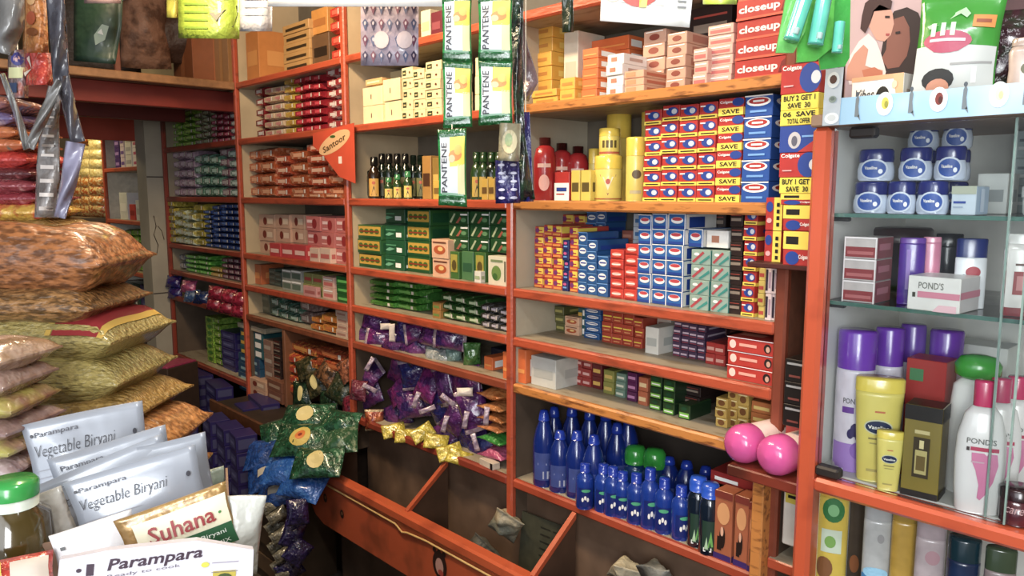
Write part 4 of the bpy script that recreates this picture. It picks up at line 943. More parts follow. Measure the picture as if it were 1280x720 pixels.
L = [(464, 470, 30, 1, 'upper left of the bottom heap, by the post'), (462, 492, 60, 1, 'left end of the bottom heap above the candy packet'), (500, 460, 20, 2, 'top of the bottom heap, tall and shiny'), (518, 468, -10, 3, 'top of the heap, beside the tall magenta one'),
     (502, 485, 40, 2, 'centre left of the bottom heap, round and glossy'), (536, 478, 10, 2, 'upper centre of the bottom heap'), (556, 482, -20, 0, 'upper centre right of the bottom heap'), (568, 492, 15, 3, 'right of centre, bluish packet in the bottom heap'),
     (520, 505, 80, 1, 'middle of the bottom heap, lying flat'), (548, 505, -35, 3, 'centre of the bottom heap, leaning left'), (583, 475, 80, 2, 'under the sixth shelf board near its orange neighbour'), (570, 520, 25, 0, 'large one hanging over the yellow packets'),
     (592, 512, -20, 0, 'large one right, below the white flap'), (495, 520, 60, 1, 'left of centre just above the yellow packets'), (566, 545, -30, 1, 'lower right of the heap, above yellow packets'), (588, 545, 20, 3, 'lower right bluish one near the green packet'), (600, 560, 50, 3, 'lowest right of the heap')]
heap(L, pm, pa, 'packet', 'purple packets heaped on the middle bay bottom shelf', 1.63, (.105, .135))
L = [(462, 455, 30, 'at the upper left post'), (462, 485, 120, 'left end, bent like an elbow'), (520, 500, 20, 'centre of the heap'), (534, 512, 70, 'centre right, long folded'), (560, 500, 130, 'above the large purple packets'), (582, 525, 10, 'between the two large purple packets'), (608, 520, 5, 'right edge beside orange packets'), (556, 530, 15, 'left edge of the large purple packet'), (594, 553, -15, 'lower right, in front of navy packet')]
for i, (px, py, ro, ex) in enumerate(L):
    pk(px, py, .018, .06, .008, LTP, 'narrow white torn wrapper end, ' + ex, 'white wrapper ends in the bottom heap', Y=1.565, roll=ro, name='wrapper_end', cat='wrapper', n=6)
pk(581, 490, .055, .028, .015, M('e0d2c4', .4, bump=.3), 'white packet flap lying across the heap left of orange packets', Y=1.57, name='paper_flap', cat='paper')
L = [(492, 538, 80, 'left end of the yellow row'), (508, 545, 95, 'second in the yellow row'), (528, 541, 60, 'middle of the yellow row, brightest'), (545, 552, 100, 'fourth in the yellow row'), (562, 565, 75, 'right of the middle, below purple packets'), (574, 572, 110, 'right end of the yellow row')]
for i, (px, py, ro, ex) in enumerate(L):
    pk(px, py, .055, .085, .014, YELP, 'yellow crumpled wrapper on the bottom shelf edge, ' + ex, 'yellow crumpled wrappers', Y=1.575, tilt=-35, roll=ro, name='crumpled_wrapper', cat='wrapper', wr=2.5)
pk(468, 525, .075, .085, .04, foil('8a2a18', 'b8642c', .5), 'red and orange candy packet at the left end of the bottom shelf', Y=1.59, name='candy_packet', seal=foil('b8a078'))
for i, (ya, yb, mt, nm) in enumerate(((484, 503, ORP_, 'bright orange top'), (503, 516, foil('b8763c'), 'dull orange second'), (517, 529, foil('a8642c'), 'brownish third'), (530, 541, foil('c8783c'), 'pale orange fourth'), (541, 558, foil('2f8a2c'), 'green fifth'), (559, 578, foil('c85a84', 'b0446c'), 'pink lowest'))):
    P = on_y(617, (ya + yb) / 2, 1.61); t_ = (on_y(617, ya, 1.61).z - on_y(617, yb, 1.61).z)
    o = solo(pouch_mesh(.12, .11, t_ * .9, mt, None, i, 10, 8).mesh('p'), 'soap_packet', nm + ' packet of the pile at the right post of middle bay', 'packet', 'packets piled at the right post')
    o.matrix_world = Matrix.Translation(Vector((P.x - .0, P.y + .035, P.z))) @ Matrix.Rotation(radians(4 * (i % 3) - 4), 4, 'Z') @ Matrix.Rotation(radians(90), 4, 'Z') @ Matrix.Rotation(radians(90), 4, 'X')
o = solo(carton(.075, .022, .03, M('c8b8a4', .4), F=[('r', .82, 0, 1, 1, i_k)]), 'white_tube', 'white tube with black end on the shelf edge below pink packet', 'tube', None, tuple(on_y(612, 588, 1.585)), (0, 0, -.1))
o.location.z = z6

# ================================================================== LEFT BAY
stack('C0', 306, 322, 38, 1, d_panel('c87a2c', 'd89040'), 'upright orange brown board box', inset=.02, depth=.2)
stack('C0', 352, 386, 28, 5, d_panel('b88a4a', '3a2a14'), 'cream brown wrapped biscuit pack', inset=.03, depth=.14)
stack('C0', 388, 410, 42, 1, d_panel('6a4a2c', '2a1c10'), 'dark brown square carton', inset=.04, depth=.12)
stack('C0', 388, 409, 10, 1, d_panel('c8842c', 'a8641c'), 'orange brown carton', inset=.05, depth=.12, ybot=42)
cols('C0', [412, 425, 438], [6, 4], [4, 4], d_foil('c83018', 'e0563a', .6), 'bright red foil pack', cat='packet', name='foil_packet', inset=.03, depth=.1)
for i, (px, yt) in enumerate(((326, 46), (334, 50), (342, 56))):
    P = on_y(px, 90, 1.68); z0 = ZS[0] + TOP; h = max(.06, on_y(px, yt, 1.68).z - z0)
    t = thing('jar', 'pale glass jar on the left bay top shelf, ' + ['leftmost', 'middle', 'rightmost'][i] + ' of three', 'jar', 'jars on the left bay top shelf', (P.x, 1.68, z0))
    bottle_parts(t, [(.022, 0), (.026, .005), (.026, h * .75), (.018, h * .85)], M('8a8466', .2, coat=.5), [(.022, h * .84), (.022, h), (0, h)], plas('6a6a5a'))
# second shelf: wrapped soaps
stack('C1', 318, 328, 108, 5, d_foil('8a1420'), 'dark red wrapped soap', cat='packet', name='soap_packet', inset=.05)
cols('C1', [329, 341, 353], [108, 106], [6, 6], d_foil('d0b490', 'b8706a', .6), 'cream wrapped soap', cat='packet', name='soap_packet', inset=.045)
stack('C1', 354, 366, 96, 7, d_foil('c8a42c', 'a87c1c', .6), 'yellow wrapped soap', cat='packet', name='soap_packet', inset=.045)
cols('C1', [367, 378, 389, 400], [96, 93, 92], [7, 7, 7], d_foil('a01424', 'c83444', .65), 'crimson wrapped soap', cat='packet', name='soap_packet', inset=.045)
cols('C1', [407, 420, 434], [84, 80], [6, 6], d_foil('a82c30', 'd0c0b8', .55), 'red silver wrapped soap', cat='packet', name='soap_packet', inset=.04)
# third shelf: orange soap packs
ORG = d_foil('b8541c', 'd89a70', .6); ORG2 = d_foil('c0481c', 'e0b090', .64)
stack('C2', 310, 322, 186, 4, ORG, 'orange soap multipack', cat='packet', name='soap_multipack', inset=.04)
stack('C2', 323, 341, 184, 4, ORG, 'orange soap multipack', cat='packet', name='soap_multipack', inset=.04)
stack('C2', 342, 360, 192, 4, ORG2, 'orange soap multipack', cat='packet', name='soap_multipack', inset=.05)
stack('C2', 361, 382, 186, 4, ORG, 'orange soap multipack', cat='packet', name='soap_multipack', inset=.03)
stack('C2', 383, 409, 177, 5, ORG2, 'orange soap multipack', cat='packet', name='soap_multipack', inset=.03)
stack('C2', 410, 436, 200, 3, ORG, 'orange soap multipack', cat='packet', name='soap_multipack', inset=.03)
for i, px in enumerate((372, 392, 413)):
    a = on_y(px - 9, 254, 1.555); b = on_y(px + 9, 254, 1.555)
    solo(ORG(b.x - a.x, .022, .05), 'soap_multipack', 'orange soap pack jutting over the third shelf edge, %s of three' % W[i], 'packet', 'orange packs jutting over the shelf edge', ((a.x + b.x) / 2, 1.585, ZS[2] + TOP), (0, 0, .03)) 
# fourth shelf: pink soap cartons
stack('C3', 322, 342, 268, 3, d_beigesoap, 'beige soap carton', name='soap_carton', inset=.05)
stack('C3', 343, 362, 268, 3, d_beigesoap, 'beige soap carton', name='soap_carton', inset=.05)
stack('C3', 363, 380, 268, 3, d_beigesoap, 'beige pink soap carton', name='soap_carton', inset=.06)
cols('C3', [382, 400, 418, 437], [270, 272, 272], [3, 3, 3], d_pinksoap, 'pink red soap carton', name='soap_carton', inset=.03)
cols('C3', [336, 350, 366, 382], [304, 305, 306], [1, 1, 1], d_panel('c03434', 'e8b8a8'), 'red soap carton in front', name='soap_carton', inset=.005, depth=.04)
cols('C3', [386, 398, 412], [310, 310], [1, 1], d_panel('d8b49a', 'c05a50'), 'pale soap carton in front', name='soap_carton', inset=.0, depth=.028)
# fifth shelf
stack('C4', 314, 326, 330, 1, d_panel('b85a24', 'd8843a'), 'upright orange carton', inset=.05, depth=.12)
stack('C4', 327, 335, 326, 1, d_darkbox, 'dark carton', inset=.12, depth=.1)
cols('C4', [335, 343, 351], [336, 340], [3, 3], d_panel('4a5a4c', '6a7a6a'), 'grey green carton', inset=.08, depth=.12)
cols('C4', [351, 363, 376], [337, 338], [2, 2], d_silver, 'silver lidded carton', inset=.04, depth=.1)
cols('C4', [378, 389, 402], [341, 343], [2, 2], d_panel('8a8a4a', 'b0403a'), 'yellow green carton', inset=.04, depth=.1)
stack('C4', 378, 395, 358, 1, d_panel('c88a84', 'a85a54'), 'pale pink carton in front', inset=.01, depth=.02)
stack('C4', 403, 417, 346, 2, d_pinkish, 'pinkish carton', inset=.03, depth=.1)
stack('C4', 419, 437, 346, 3, d_panel('1c5a24', '5ab04a'), 'bright green carton', inset=.015, depth=.1)
# sixth shelf
cols('C5', [315, 325, 336], [364, 366], [2, 2], d_panel('6a6a54', '8a8a70'), 'dull olive carton', inset=.08, depth=.1)
cols('C5', [337, 348, 360, 373], [371, 378, 382], [2, 2, 2], d_foil('3a6a58', 'a0b8a8', .58), 'green white wrapped packet', cat='packet', name='foil_packet', inset=.05, depth=.12)
stack('C5', 374, 386, 375, 2, d_foil('8a6a64', 'b09a90', .58), 'dull pink wrapped packet', cat='packet', name='foil_packet', inset=.06, depth=.1)
cols('C5', [388, 402, 418], [396, 392], [2, 2], d_foil('d08a1c', 'c06a1c', .5), 'bright yellow orange packet', cat='packet', name='foil_packet', inset=.02, depth=.12)
stack('C5', 419, 433, 388, 4, d_panel('c0a08a', 'a07060'), 'cream carton', inset=.02, depth=.12)

# orange paper banner hung on the shelf edge
bn_ = thing('paper_banner', 'orange hexagonal hanging paper banner with oval cream badge', 'banner', None, tuple(on_y(417, 193, 1.53)), (0, 0, radians(8)))
w_ = (on_y(438, 193, 1.53) - on_y(396, 193, 1.53)).x; h_ = on_y(417, 156, 1.53).z - on_y(417, 230, 1.53).z
mb = MB(); pts = [(-.5, .38), (.5, .5), (.5, -.5), (.12, -.38), (-.28, .02), (-.5, .16)]
vs = [(x * w_, -.0008, z * h_) for x, z in pts] + [(x * w_, .0008, z * h_) for x, z in pts]
mb.add(vs, [tuple(range(6)), tuple(range(11, 5, -1))] + [(i, i + 6, (i + 1) % 6 + 6, (i + 1) % 6) for i in range(6)], M('c9421a', .4, var=.08, scale=10)); part(mb, 'banner_sheet', bn_)
mb = MB(); mp = lambda u, v: (u, -.0016, v); mb.ell(.03 * w_, .20 * h_, w_ * .40, h_ * .15, mp, ink('dca870'), 24, rot=.35)
mb.text('Santoor', .03 * w_, .185 * h_, w_ * .58, h_ * .11, lambda u, v: (u, -.0024, v), ink('5a3a14'), rot=.35, bold=.02); mb.ell(0.0, .30 * h_, w_ * .07, h_ * .025, lambda u, v: (u, -.0024, v), ink('3a5a1c'), 8)
mb.rect(.12 * w_, -.16 * h_, .2 * w_, -.04 * h_, mp, ink('e8d0c0')); part(mb, 'badge', bn_)

# lower part of the left bay: cartons, wrapped packs and the big heap of blue and green packets
zlow = .50
step = thing('low_platform', 'dark wooden low platform under the packet heaps of the left bay', 'platform', None, (-3.1, 1.5, 0))
mb = MB(); mb.box(-.45, .44, -.12, .40, 0, .56, DKWOOD, .004); part(mb, 'platform_box', step)
mb = MB(); mb.box(-.46, .45, -.135, -.12, .52, .575, M('5a3218', .5, var=.3), .003); part(mb, 'front_edge', step)
def ground_stack(px0, px1, yt, yb, n_, des, desc, Y, dp=.12, name='carton', cat='box', group=None, rot=0.0, where_=''):
    a = on_y(px0, (yt + yb) / 2, Y); b = on_y(px1, (yt + yb) / 2, Y); zt = on_y(px0, yt, Y).z; zb = on_y(px0, yb, Y).z
    w_ = b.x - a.x; h = (zt - zb) / n_; me = des(w_ * .97, h * .98, dp)
    for i in range(n_):
        solo(me, name, (desc + ', ' + (row_word(i, n_) + ' of the stack ' if n_ > 1 else '') + where_).strip(), cat, group, ((a.x + b.x) / 2 + rnd.uniform(-.004, .004), Y + dp / 2, zb + i * h), (0, 0, rot + rnd.uniform(-.03, .03)))
ground_stack(300, 328, 408, 440, 3, d_teal, 'teal and yellow carton', 1.60, where_='beside left bay post')
ground_stack(298, 326, 440, 485, 4, d_panel('1c4a6a', '8ab0b8'), 'blue teal carton', 1.60, where_='under the teal and yellow ones')
ground_stack(297, 330, 402, 408, 1, d_panel('b0a488', 'c8bc9c'), 'flat cream carton', 1.59, where_='on top of the teal and yellow cartons')
ground_stack(330, 341, 424, 472, 3, d_panel('8a6a5a', 'b0a090'), 'narrow mauve carton', 1.60, where_='next to the brown post')
ground_stack(342, 351, 424, 475, 6, d_darkbox, 'small dark brown carton', 1.60, where_='touching the brown post')
ground_stack(310, 332, 470, 492, 2, d_beigesoap, 'beige carton', 1.57, where_='above the violet packs of the left bay')
ground_stack(334, 353, 472, 498, 2, d_panel('7a4a34', 'a88a70'), 'brown pink carton', 1.57, where_='below the narrow mauve cartons')
dv = thing('post', 'brown wooden post standing in the lower left bay', 'post', None, tuple(on_z(356, 470, .2)))
P = on_y(357, 470, 1.57); dv.location = (P.x, 1.57, .575)
mb = MB(); mb.box(-.012, .012, -.005, .3, 0, .36, M('7a4a2c', .5, var=.2, scale=10), .003); part(mb, 'post_board', dv)
OPK = d_foil('b0441c', 'c8842c', .55)
ground_stack(360, 395, 424, 452, 2, OPK, 'orange red wrapped pack', 1.60, name='snack_packet', cat='packet', where_='right of the brown post, upper')
ground_stack(396, 432, 432, 458, 2, d_foil('a83c18', 'c86a2c', .55), 'red brown wrapped pack', 1.60, name='snack_packet', cat='packet', where_='under the sixth shelf of the left bay')
ground_stack(358, 372, 440, 490, 4, d_foil('c8781c', 'b0301c', .5), 'yellow red small pack', 1.585, name='snack_packet', cat='packet', where_='hard against the brown post')
FG = foil('16442c', '2c6a4a', .55); FGD = foil('10281a', '1c3c24', .5); FBL = foil('1a4fa0', '12387a', .5); FBL2 = foil('1c5cb4', '3a7ac8', .6); DOL = foil('2c3018', '5a5030', .5); REDP2 = foil('7a1a34', '4a1024', .5)
def starmark(mb, mp): sell(mb, .5, .52, .30, .20, mp, ink('c8b048'), 1); sell(mb, .47, .52, .16, .10, mp, ink('d0701c'), 2); sell(mb, .47, .52, .06, .05, mp, ink('8a2414'), 3)
def palemark(mb, mp): sell(mb, .5, .5, .28, .16, mp, ink('d0c07a'), 1)
def whitemark(mb, mp): srect(mb, .35, .3, .65, .7, mp, ink('b8b0a0'), 4, 4)
H = [(385, 458, .10, .13, DOL, None, 60, 'dark olive packet, top left of the left bay heap'), (410, 466, .12, .10, foil('8a5a34', '3a2a1c', .5), None, 30, 'brown packet, top of the left bay heap'), (436, 460, .10, .10, foil('a8603c', '5a3424', .5), None, 50, 'reddish brown packet below the sixth shelf end'),
     (395, 478, .13, .10, DOL, palemark, 60, 'olive packet with pale mark, upper left bay heap'), (425, 487, .12, .11, foil('1c2c1c', '3c3c24', .5), None, 20, 'very dark green packet in the heap centre'), (378, 492, .13, .10, FGD, palemark, 75, 'dark green packet with pale stripe, heap left'),
     (412, 505, .12, .10, FGD, None, 80, 'dark green plain packet in the middle of the heap'), (438, 508, .10, .08, REDP2, None, 70, 'magenta packet near the bin corner, upper'), (440, 528, .10, .09, REDP2, None, 20, 'magenta packet at the bin corner, lower'), (448, 488, .08, .08, foil('6a1c34', '7a3c4c'), None, 0, 'small wine red packet by the middle bay post')]
for i, (px, py, w2, h2, mt, mk, ro, lb) in enumerate(H):
    pk(px, py, w2, h2, .035, mt, lb, 'packets heaped in the left bay', Y=1.60 - .02 * (i // 4), yaw=20, tilt=-20, roll=ro, marks=mk, wr=1.5)
H = [(385, 522, 1.42, .22, .13, FG, palemark, 82, 'green packet with pale band, upper in front heap'), (425, 528, 1.46, .16, .11, FG, None, 95, 'dark green packet at the back right of the front heap'), (348, 540, 1.36, .15, .13, FG, None, 60, 'green packet at the left top of the front heap'),
     (378, 550, 1.34, .23, .15, FG, starmark, 85, 'green packet with orange yellow flower emblem, front heap'), (425, 552, 1.42, .14, .12, foil('2c5a3a', '8a9a7a', .6), None, 70, 'green white packet touching the bin corner'), (398, 578, 1.32, .19, .13, FG, palemark, 80, 'green packet with yellow oval, below the flower emblem one'),
     (336, 566, 1.30, .19, .14, FBL, None, 75, 'blue packet, left end of the front heap'), (362, 586, 1.28, .20, .14, FBL2, None, 85, 'bright blue packet under the green ones'), (336, 592, 1.27, .17, .13, FBL, whitemark, 60, 'blue packet with pale print, lower left'), (378, 606, 1.28, .18, .12, FBL2, None, 95, 'blue packet, lower right beside the bin end'),
     (350, 616, 1.26, .18, .12, FBL, whitemark, 70, 'lowest blue packet with pale print')]
for i, (px, py, Y, h2, w2, mt, mk, ro, lb) in enumerate(H):
    pk(px, py, w2, h2, .06, mt, lb, 'blue and green packets heaped left of the bin', Y=Y, yaw=30, tilt=-48, roll=ro, marks=mk, wr=1.3, n=14)
lc = thing('low_crate', 'brown wooden crate under the blue packets, left of the bin', 'crate', None, (-2.84, 1.36, 0))
mb = MB(); mb.box(-.20, .20, -.10, .14, 0, .36, M('4a3826', .6, var=.3, scale=8), .004); part(mb, 'crate_body', lc)
mb = MB()
for z in (.04, .16, .28): mb.box(-.20, .20, -.108, -.101, z, z + .07, M('5c4630', .6, var=.3, scale=8), .002)
part(mb, 'slats', lc)
# packets hanging down below the heap
for i in range(8):
    pk(340 + 5 * (i % 2) + i * 2, 632 + i * 12, .045, .075, .02, foil('5a5646', '8a8676', .55), 'grey silver small sachet, %s from top of the strip below the heap' % W[i], 'grey sachets hanging below the heap', Y=1.22, tilt=-30, roll=60, name='sachet', wr=1.5, n=6)
for i, (px, py) in enumerate(((372, 640), (366, 668), (372, 690), (362, 712))):
    pk(px, py, .08, .09, .03, foil('1a1240', '2c2058', .5), 'dark violet packet, %s from top, under the blue heap' % W[i], 'violet packets under the blue heap', Y=1.23, tilt=-20, roll=20 * i, wr=1.3, n=8)

# ================================================================== FAR BAY
LIM = d_foil('6a9a1c', '9ac03a', .55)
cols('D1', [211, 219, 227], [146, 148], [5, 5], LIM, 'lime green wrapped pack', cat='packet', name='wrapped_pack', inset=.05)
stack('D1', 228, 240, 137, 6, LIM, 'lime green wrapped pack', cat='packet', name='wrapped_pack', inset=.05)
cols('D1', [242, 251, 261], [140, 136], [5, 5], d_foil('5a3a2c', '9aa07a', .5), 'dark mottled wrapped pack', cat='packet', name='wrapped_pack', inset=.05)
cols('D1', [262, 270, 278, 286], [134, 134, 136], [6, 6, 6], d_foil('8a2434', 'c0607a', .6), 'maroon wrapped pack', cat='packet', name='wrapped_pack', inset=.05)
cols('D1', [287, 293, 299], [140, 124], [4, 6], d_foil('6a6a6a', 'a8a8a4', .55), 'grey wrapped pack', cat='packet', name='wrapped_pack', inset=.05)
cols('D2', [214, 223, 232, 241], [188, 187, 188], [5, 5, 5], d_foil('a88498', 'd0b8c4', .55), 'pale pink wrapped pack', cat='packet', name='wrapped_pack', inset=.04)
cols('D2', [242, 252, 262, 273], [192, 192, 193], [4, 4, 4], d_foil('4a7a64', 'a8c4b4', .58), 'green silver wrapped pack', cat='packet', name='wrapped_pack', inset=.04)
cols('D2', [274, 284], [184], [5], d_foil('8a5a6a', 'b0a0a0', .55), 'mauve wrapped pack', cat='packet', name='wrapped_pack', inset=.05)
cols('D2', [285, 298], [186], [5], d_foil('6a8a7a', 'c0d0c4', .55), 'pale green silver wrapped pack', cat='packet', name='wrapped_pack', inset=.04)
cols('D3', [208, 216], [250], [6], d_foil('c0a81c', '9a8a14', .6), 'yellow wrapped pack', cat='packet', name='wrapped_pack', inset=.0)
cols('D3', [217, 228, 240], [262, 266], [4, 4], d_foil('a89a3a', 'c0ccb8', .5), 'yellow white wrapped pack', cat='packet', name='wrapped_pack', inset=-.005)
cols('D3', [241, 253], [254], [5], d_foil('b8a41c', '8a7c14', .6), 'yellow wrapped pack', cat='packet', name='wrapped_pack', inset=.01)
cols('D3', [254, 264, 274, 284], [262, 256, 254], [8, 8, 8], d_foil('1c3878', '4a6aa8', .62), 'blue wrapped pack', cat='packet', name='wrapped_pack', inset=.015)
cols('D3', [284, 291, 298], [254, 254], [8, 8], d_foil('14306a', '3a5a98', .62), 'dark blue wrapped pack', cat='packet', name='wrapped_pack', inset=.015)
cols('D4', [216, 230], [316], [2], d_foil('6a6a74', '9a9aa0', .5), 'grey wrapped pack', cat='packet', name='wrapped_pack', inset=.05)
cols('D4', [231, 246, 261], [318, 319], [4, 4], d_foil('4aa02c', '7ac85a', .55), 'bright green wrapped pack', cat='packet', name='wrapped_pack', inset=.02)
cols('D4', [262, 275], [334], [2], d_foil('b8942c', 'c8a85a', .5), 'dull yellow wrapped pack', cat='packet', name='wrapped_pack', inset=.02)
cols('D4', [276, 284, 291, 298], [322, 322, 323], [4, 4, 4], d_foil('6a2c44', '9a7a84', .55), 'mauve maroon wrapped pack', cat='packet', name='wrapped_pack', inset=.02)
for i, (px, py, mt, nm) in enumerate(((217, 352, NAVY, 'navy dotted packet at the left end'), (219, 366, NAVY, 'lower navy packet at the left end'), (236, 358, foil('b84a74', '8a3a6a', .5), 'pink violet packet lying on navy ones'), (240, 370, foil('3a5a8a', '8a9ab0', .55), 'pale blue packet below the pink one'), (252, 372, foil('12285a'), 'dark blue packet right of the pale blue one'))):
    pk(px, py, .11, .07, .05, mt, nm + ' of the far bay sixth shelf', 'packets on the far bay sixth shelf', Y=1.57, yaw=25, tilt=-15)
for i, (px, py) in enumerate(((270, 366), (286, 370), (300, 374), (268, 379), (284, 383), (299, 387))):
    pk(px, py, .10, .07, .05, foil('a8183c', '7a1028', .5), 'crimson packet, %s one of the six on the far bay shelf' % W[i], 'crimson packets of the far bay', Y=1.56, yaw=25, tilt=-10)
zd6 = .6125
for i, px in enumerate((226, 238)):
    P = on_y(px, 420, 1.68); h = on_y(px, 398, 1.68).z - zd6
    t = thing('green_bottle', 'tall dull green bottle on the far bay lower shelf, ' + ['left one', 'right one'][i], 'bottle', 'dull green bottles on far bay lower shelf', (P.x, 1.68, zd6))
    bottle_parts(t, [(.035, 0), (.04, .006), (.04, h * .75), (.03, h * .85)], M('2c4a24', .3, var=.1), [(.03, h * .84), (.03, h), (0, h)], plas('1c3a1c'))
ground_stack(258, 267, 395, 450, 7, d_lime, 'dark lime narrow pack', 1.62, where_='beside the dull green bottles')
ground_stack(268, 276, 396, 454, 7, LIM, 'lime narrow pack', 1.62, where_='right of the dark lime narrow packs')
ground_stack(277, 294, 412, 464, 5, d_purblue, 'dark violet pack', 1.62, where_='far bay lower shelf end')
# violet wrapped cartons stacked on the low front step
fs = thing('low_step', 'dark wooden step in front of the far bay', 'platform', None, (-3.95, 1.45, 0))
mb = MB(); mb.box(-.60, .42, -.42, .08, 0, .16, DKWOOD, .004); part(mb, 'step_box', fs)
NV = [d_purblue]
def vstack(px0, px1, yt, yb, n_, Y, w): ground_stack(px0, px1, yt, yb, n_, d_purblue, 'dark violet wrapped carton', Y, dp=.085, name='wrapped_carton', group='violet wrapped cartons on the floor step', where_=w, rot=-.15)
vstack(232, 252, 462, 512, 4, 1.50, 'behind, at far left under the shelf')
vstack(254, 276, 476, 530, 4, 1.48, 'behind, centre')
vstack(292, 308, 505, 560, 4, 1.42, 'third row, left of the packet heap')
vstack(306, 334, 494, 528, 2, 1.50, 'topped with pale lid under the beige cartons')
vstack(212, 230, 514, 560, 4, 1.34, 'leftmost, near the noodle bags')
vstack(252, 268, 520, 590, 4, 1.24, 'front row, left')
vstack(269, 285, 530, 606, 4, 1.23, 'front row, middle')
vstack(286, 300, 540, 618, 4, 1.22, 'front row, right')

# ================================================================== BACK ROOM BAY
def backroom(px0, px1, yt, z0, n_, des, desc, Y=1.60, cat='packet', name='wrapped_pack'):
    a = on_y(px0, 250, Y); b = on_y(px1, 250, Y); h = (on_y((px0 + px1) / 2, yt, Y).z - z0) / n_
    me = des((b.x - a.x) * .96, h * .98, .12)
    for i in range(n_):
        solo(me, name, desc + (', %s of its stack' % row_word(i, n_) if n_ > 1 else '') + ', back room bay', cat, 'goods on the back room bay', ((a.x + b.x) / 2, Y + .07, z0 + i * h))
backroom(145, 151, 158, 1.7125, 4, d_panel('3a1a6a', '8a6ab0'), 'violet pack left of the white one', cat='box', name='carton')
backroom(152, 157, 155, 1.7125, 4, d_panel('c0b0c0', '5a3a8a'), 'violet white pack in the middle', cat='box', name='carton')
backroom(158, 166, 160, 1.7125, 3, d_panel('c8c8c4', '9a9aa0'), 'white pack beside the pink white one', cat='box', name='carton')
backroom(167, 177, 146, 1.7125, 5, d_panel('dcd4d4', 'b03a6a'), 'white pink pack by the column', cat='box', name='carton')
backroom(147, 157, 240, 1.3725, 1, d_panel('c8ccc8', 'd8d8d4'), 'white carton with tapered cap', cat='box', name='carton')
backroom(159, 166, 255, 1.3725, 1, d_panel('b82a20', '8a1410'), 'small red carton beside the white one', cat='box', name='carton')
backroom(167, 178, 250, 1.3725, 1, d_panel('b8bcb8', 'a0a4a0'), 'grey white carton next to the column', cat='box', name='carton')
backroom(138, 150, 288, 1.0425, 4, d_foil('2c6a24', '1c4418', .5), 'dark green pack at left')
backroom(152, 160, 286, 1.0425, 6, LIM, 'lime yellow pack in the middle')
backroom(162, 169, 286, 1.0425, 6, LIM, 'lime yellow pack right of the middle')
backroom(171, 180, 287, 1.0425, 6, LIM, 'lime yellow pack next to the column')
backroom(145, 165, 352, .7125, 3, d_foil('1c4a3a', '2c5a4a', .5), 'dark teal pack, low')
backroom(166, 182, 356, .7125, 3, d_purblue, 'dark violet pack, low', cat='box', name='carton')
rr = thing('side_rack', 'rack of pale yellow packs under a warm bulb in the back room', 'rack', None, (-6.9, 1.5, 0))
mb = MB(); mb.box(-.25, .80, .0, .35, 0, 1.34, M('6a4a34', .6, var=.2)); part(mb, 'rack_base', rr)
mb = MB(); mb.box(-.27, .82, -.02, .36, 1.34, 1.37, M('6a5a4a', .6)); part(mb, 'rack_top', rr)
for i in range(9):
    for j in range(3):
        px = 100 + j * 11; py = 262 - i * 11.5
        P = on_y(px, py, 1.60)
        mt = foil('d8c070', 'e8dca0', .5) if i > 3 else (foil('c87a2c', 'e8d8a0', .55) if i % 2 else foil('b0541c', 'd0b878', .5))
        pk(px, py, .20, .105, .07, mt, '%s pack, %s row up, %s column, in the back room rack' % ('pale yellow' if i > 3 else 'orange and cream', W[i], W[j]), 'pale packs in the back room rack', Y=1.62, yaw=20, n=6, name='snack_packet')
pk(115, 172, .55, .12, .10, foil('b8641c', '8a3a14', .5), 'orange brown bag on top of the back room rack packs', Y=1.62, yaw=20, name='snack_packet')
# floor bags near the column
for i, (px, py, w2, h2, mt, lb, cat_) in enumerate(((196, 400, .35, .28, foil('5a2c34', '3a1c1c', .5), 'dark maroon bag on the floor by the column foot', 'bag'), (170, 430, .30, .25, foil('4a3428', '6a4a44', .5), 'brown grey bag below the back room bay', 'bag'), (205, 440, .25, .2, foil('8a2444', '5a1c2c', .5), 'crimson bag in front of the column', 'bag'))):
    pk(px, py, w2, h2, .2, mt, lb, Y=1.40, name='floor_bag', cat=cat_).location.z = h2 / 2 + (.25 if i == 0 else 0)
bx = thing('cardboard_box', 'open cardboard box with pink lining on the floor by the column', 'box', None, tuple(on_y(205, 500, 1.30)), (0, 0, radians(25)))
bx.location.z = .0
zb = on_y(205, 455, 1.30).z
mb = MB(); mb.box(-.14, .14, -.10, .10, 0, zb, M('3c2a1c', .6, var=.15), .003); part(mb, 'box_body', bx)
mb = MB(); mb.box(-.135, .135, -.095, .095, zb, zb + .01, M('a02c54', .5, bump=.4), .002); part(mb, 'pink_lining', bx)

# things on the loft
for i, (px0, px1, yt, yb, hx, hy, lb) in enumerate(((243, 300, 45, 92, '8a4a20', 'a05a2a', 'brown cardboard carton at the right end of the loft'), (276, 302, 30, 96, '9a6a34', 'b07a3c', 'tall kraft carton against the corner post on the loft'))):
    Y = (1.35, 1.22)[i]; a = on_x(px0, yb, -3.75); b = on_x(px1, yb, -3.75); zt = on_x((px0 + px1) / 2, yt, -3.75).z
    t = solo(carton(.25 if i == 0 else .16, zt - 2.062, b.y - a.y, card(hx), R=[('r', .45, 0, .55, 1, ink(hy))], F=[('r', .4, 0, .6, 1, ink(hy))]), 'cardboard_carton', lb, 'box', None, (-3.89 + .02 * i if i == 0 else -3.69, (a.y + b.y) / 2 if i == 0 else (a.y + b.y) / 2 - .02, 2.061), (0, 0, 0))
def sack(px, py, w2, h2, t2, mt, lb, X, name='sack', roll=0, nm_cat='sack'):
    P = on_x(px, py, X); o = solo(pouch_mesh(w2, h2, t2, mt, None, int(px), 12, 12, wrinkle=1.6).mesh('s'), name, lb, nm_cat)
    o.matrix_world = Matrix.Translation(P) @ Matrix.Rotation(radians(75), 4, 'Z') @ Matrix.Rotation(radians(roll), 4, 'Y'); return o
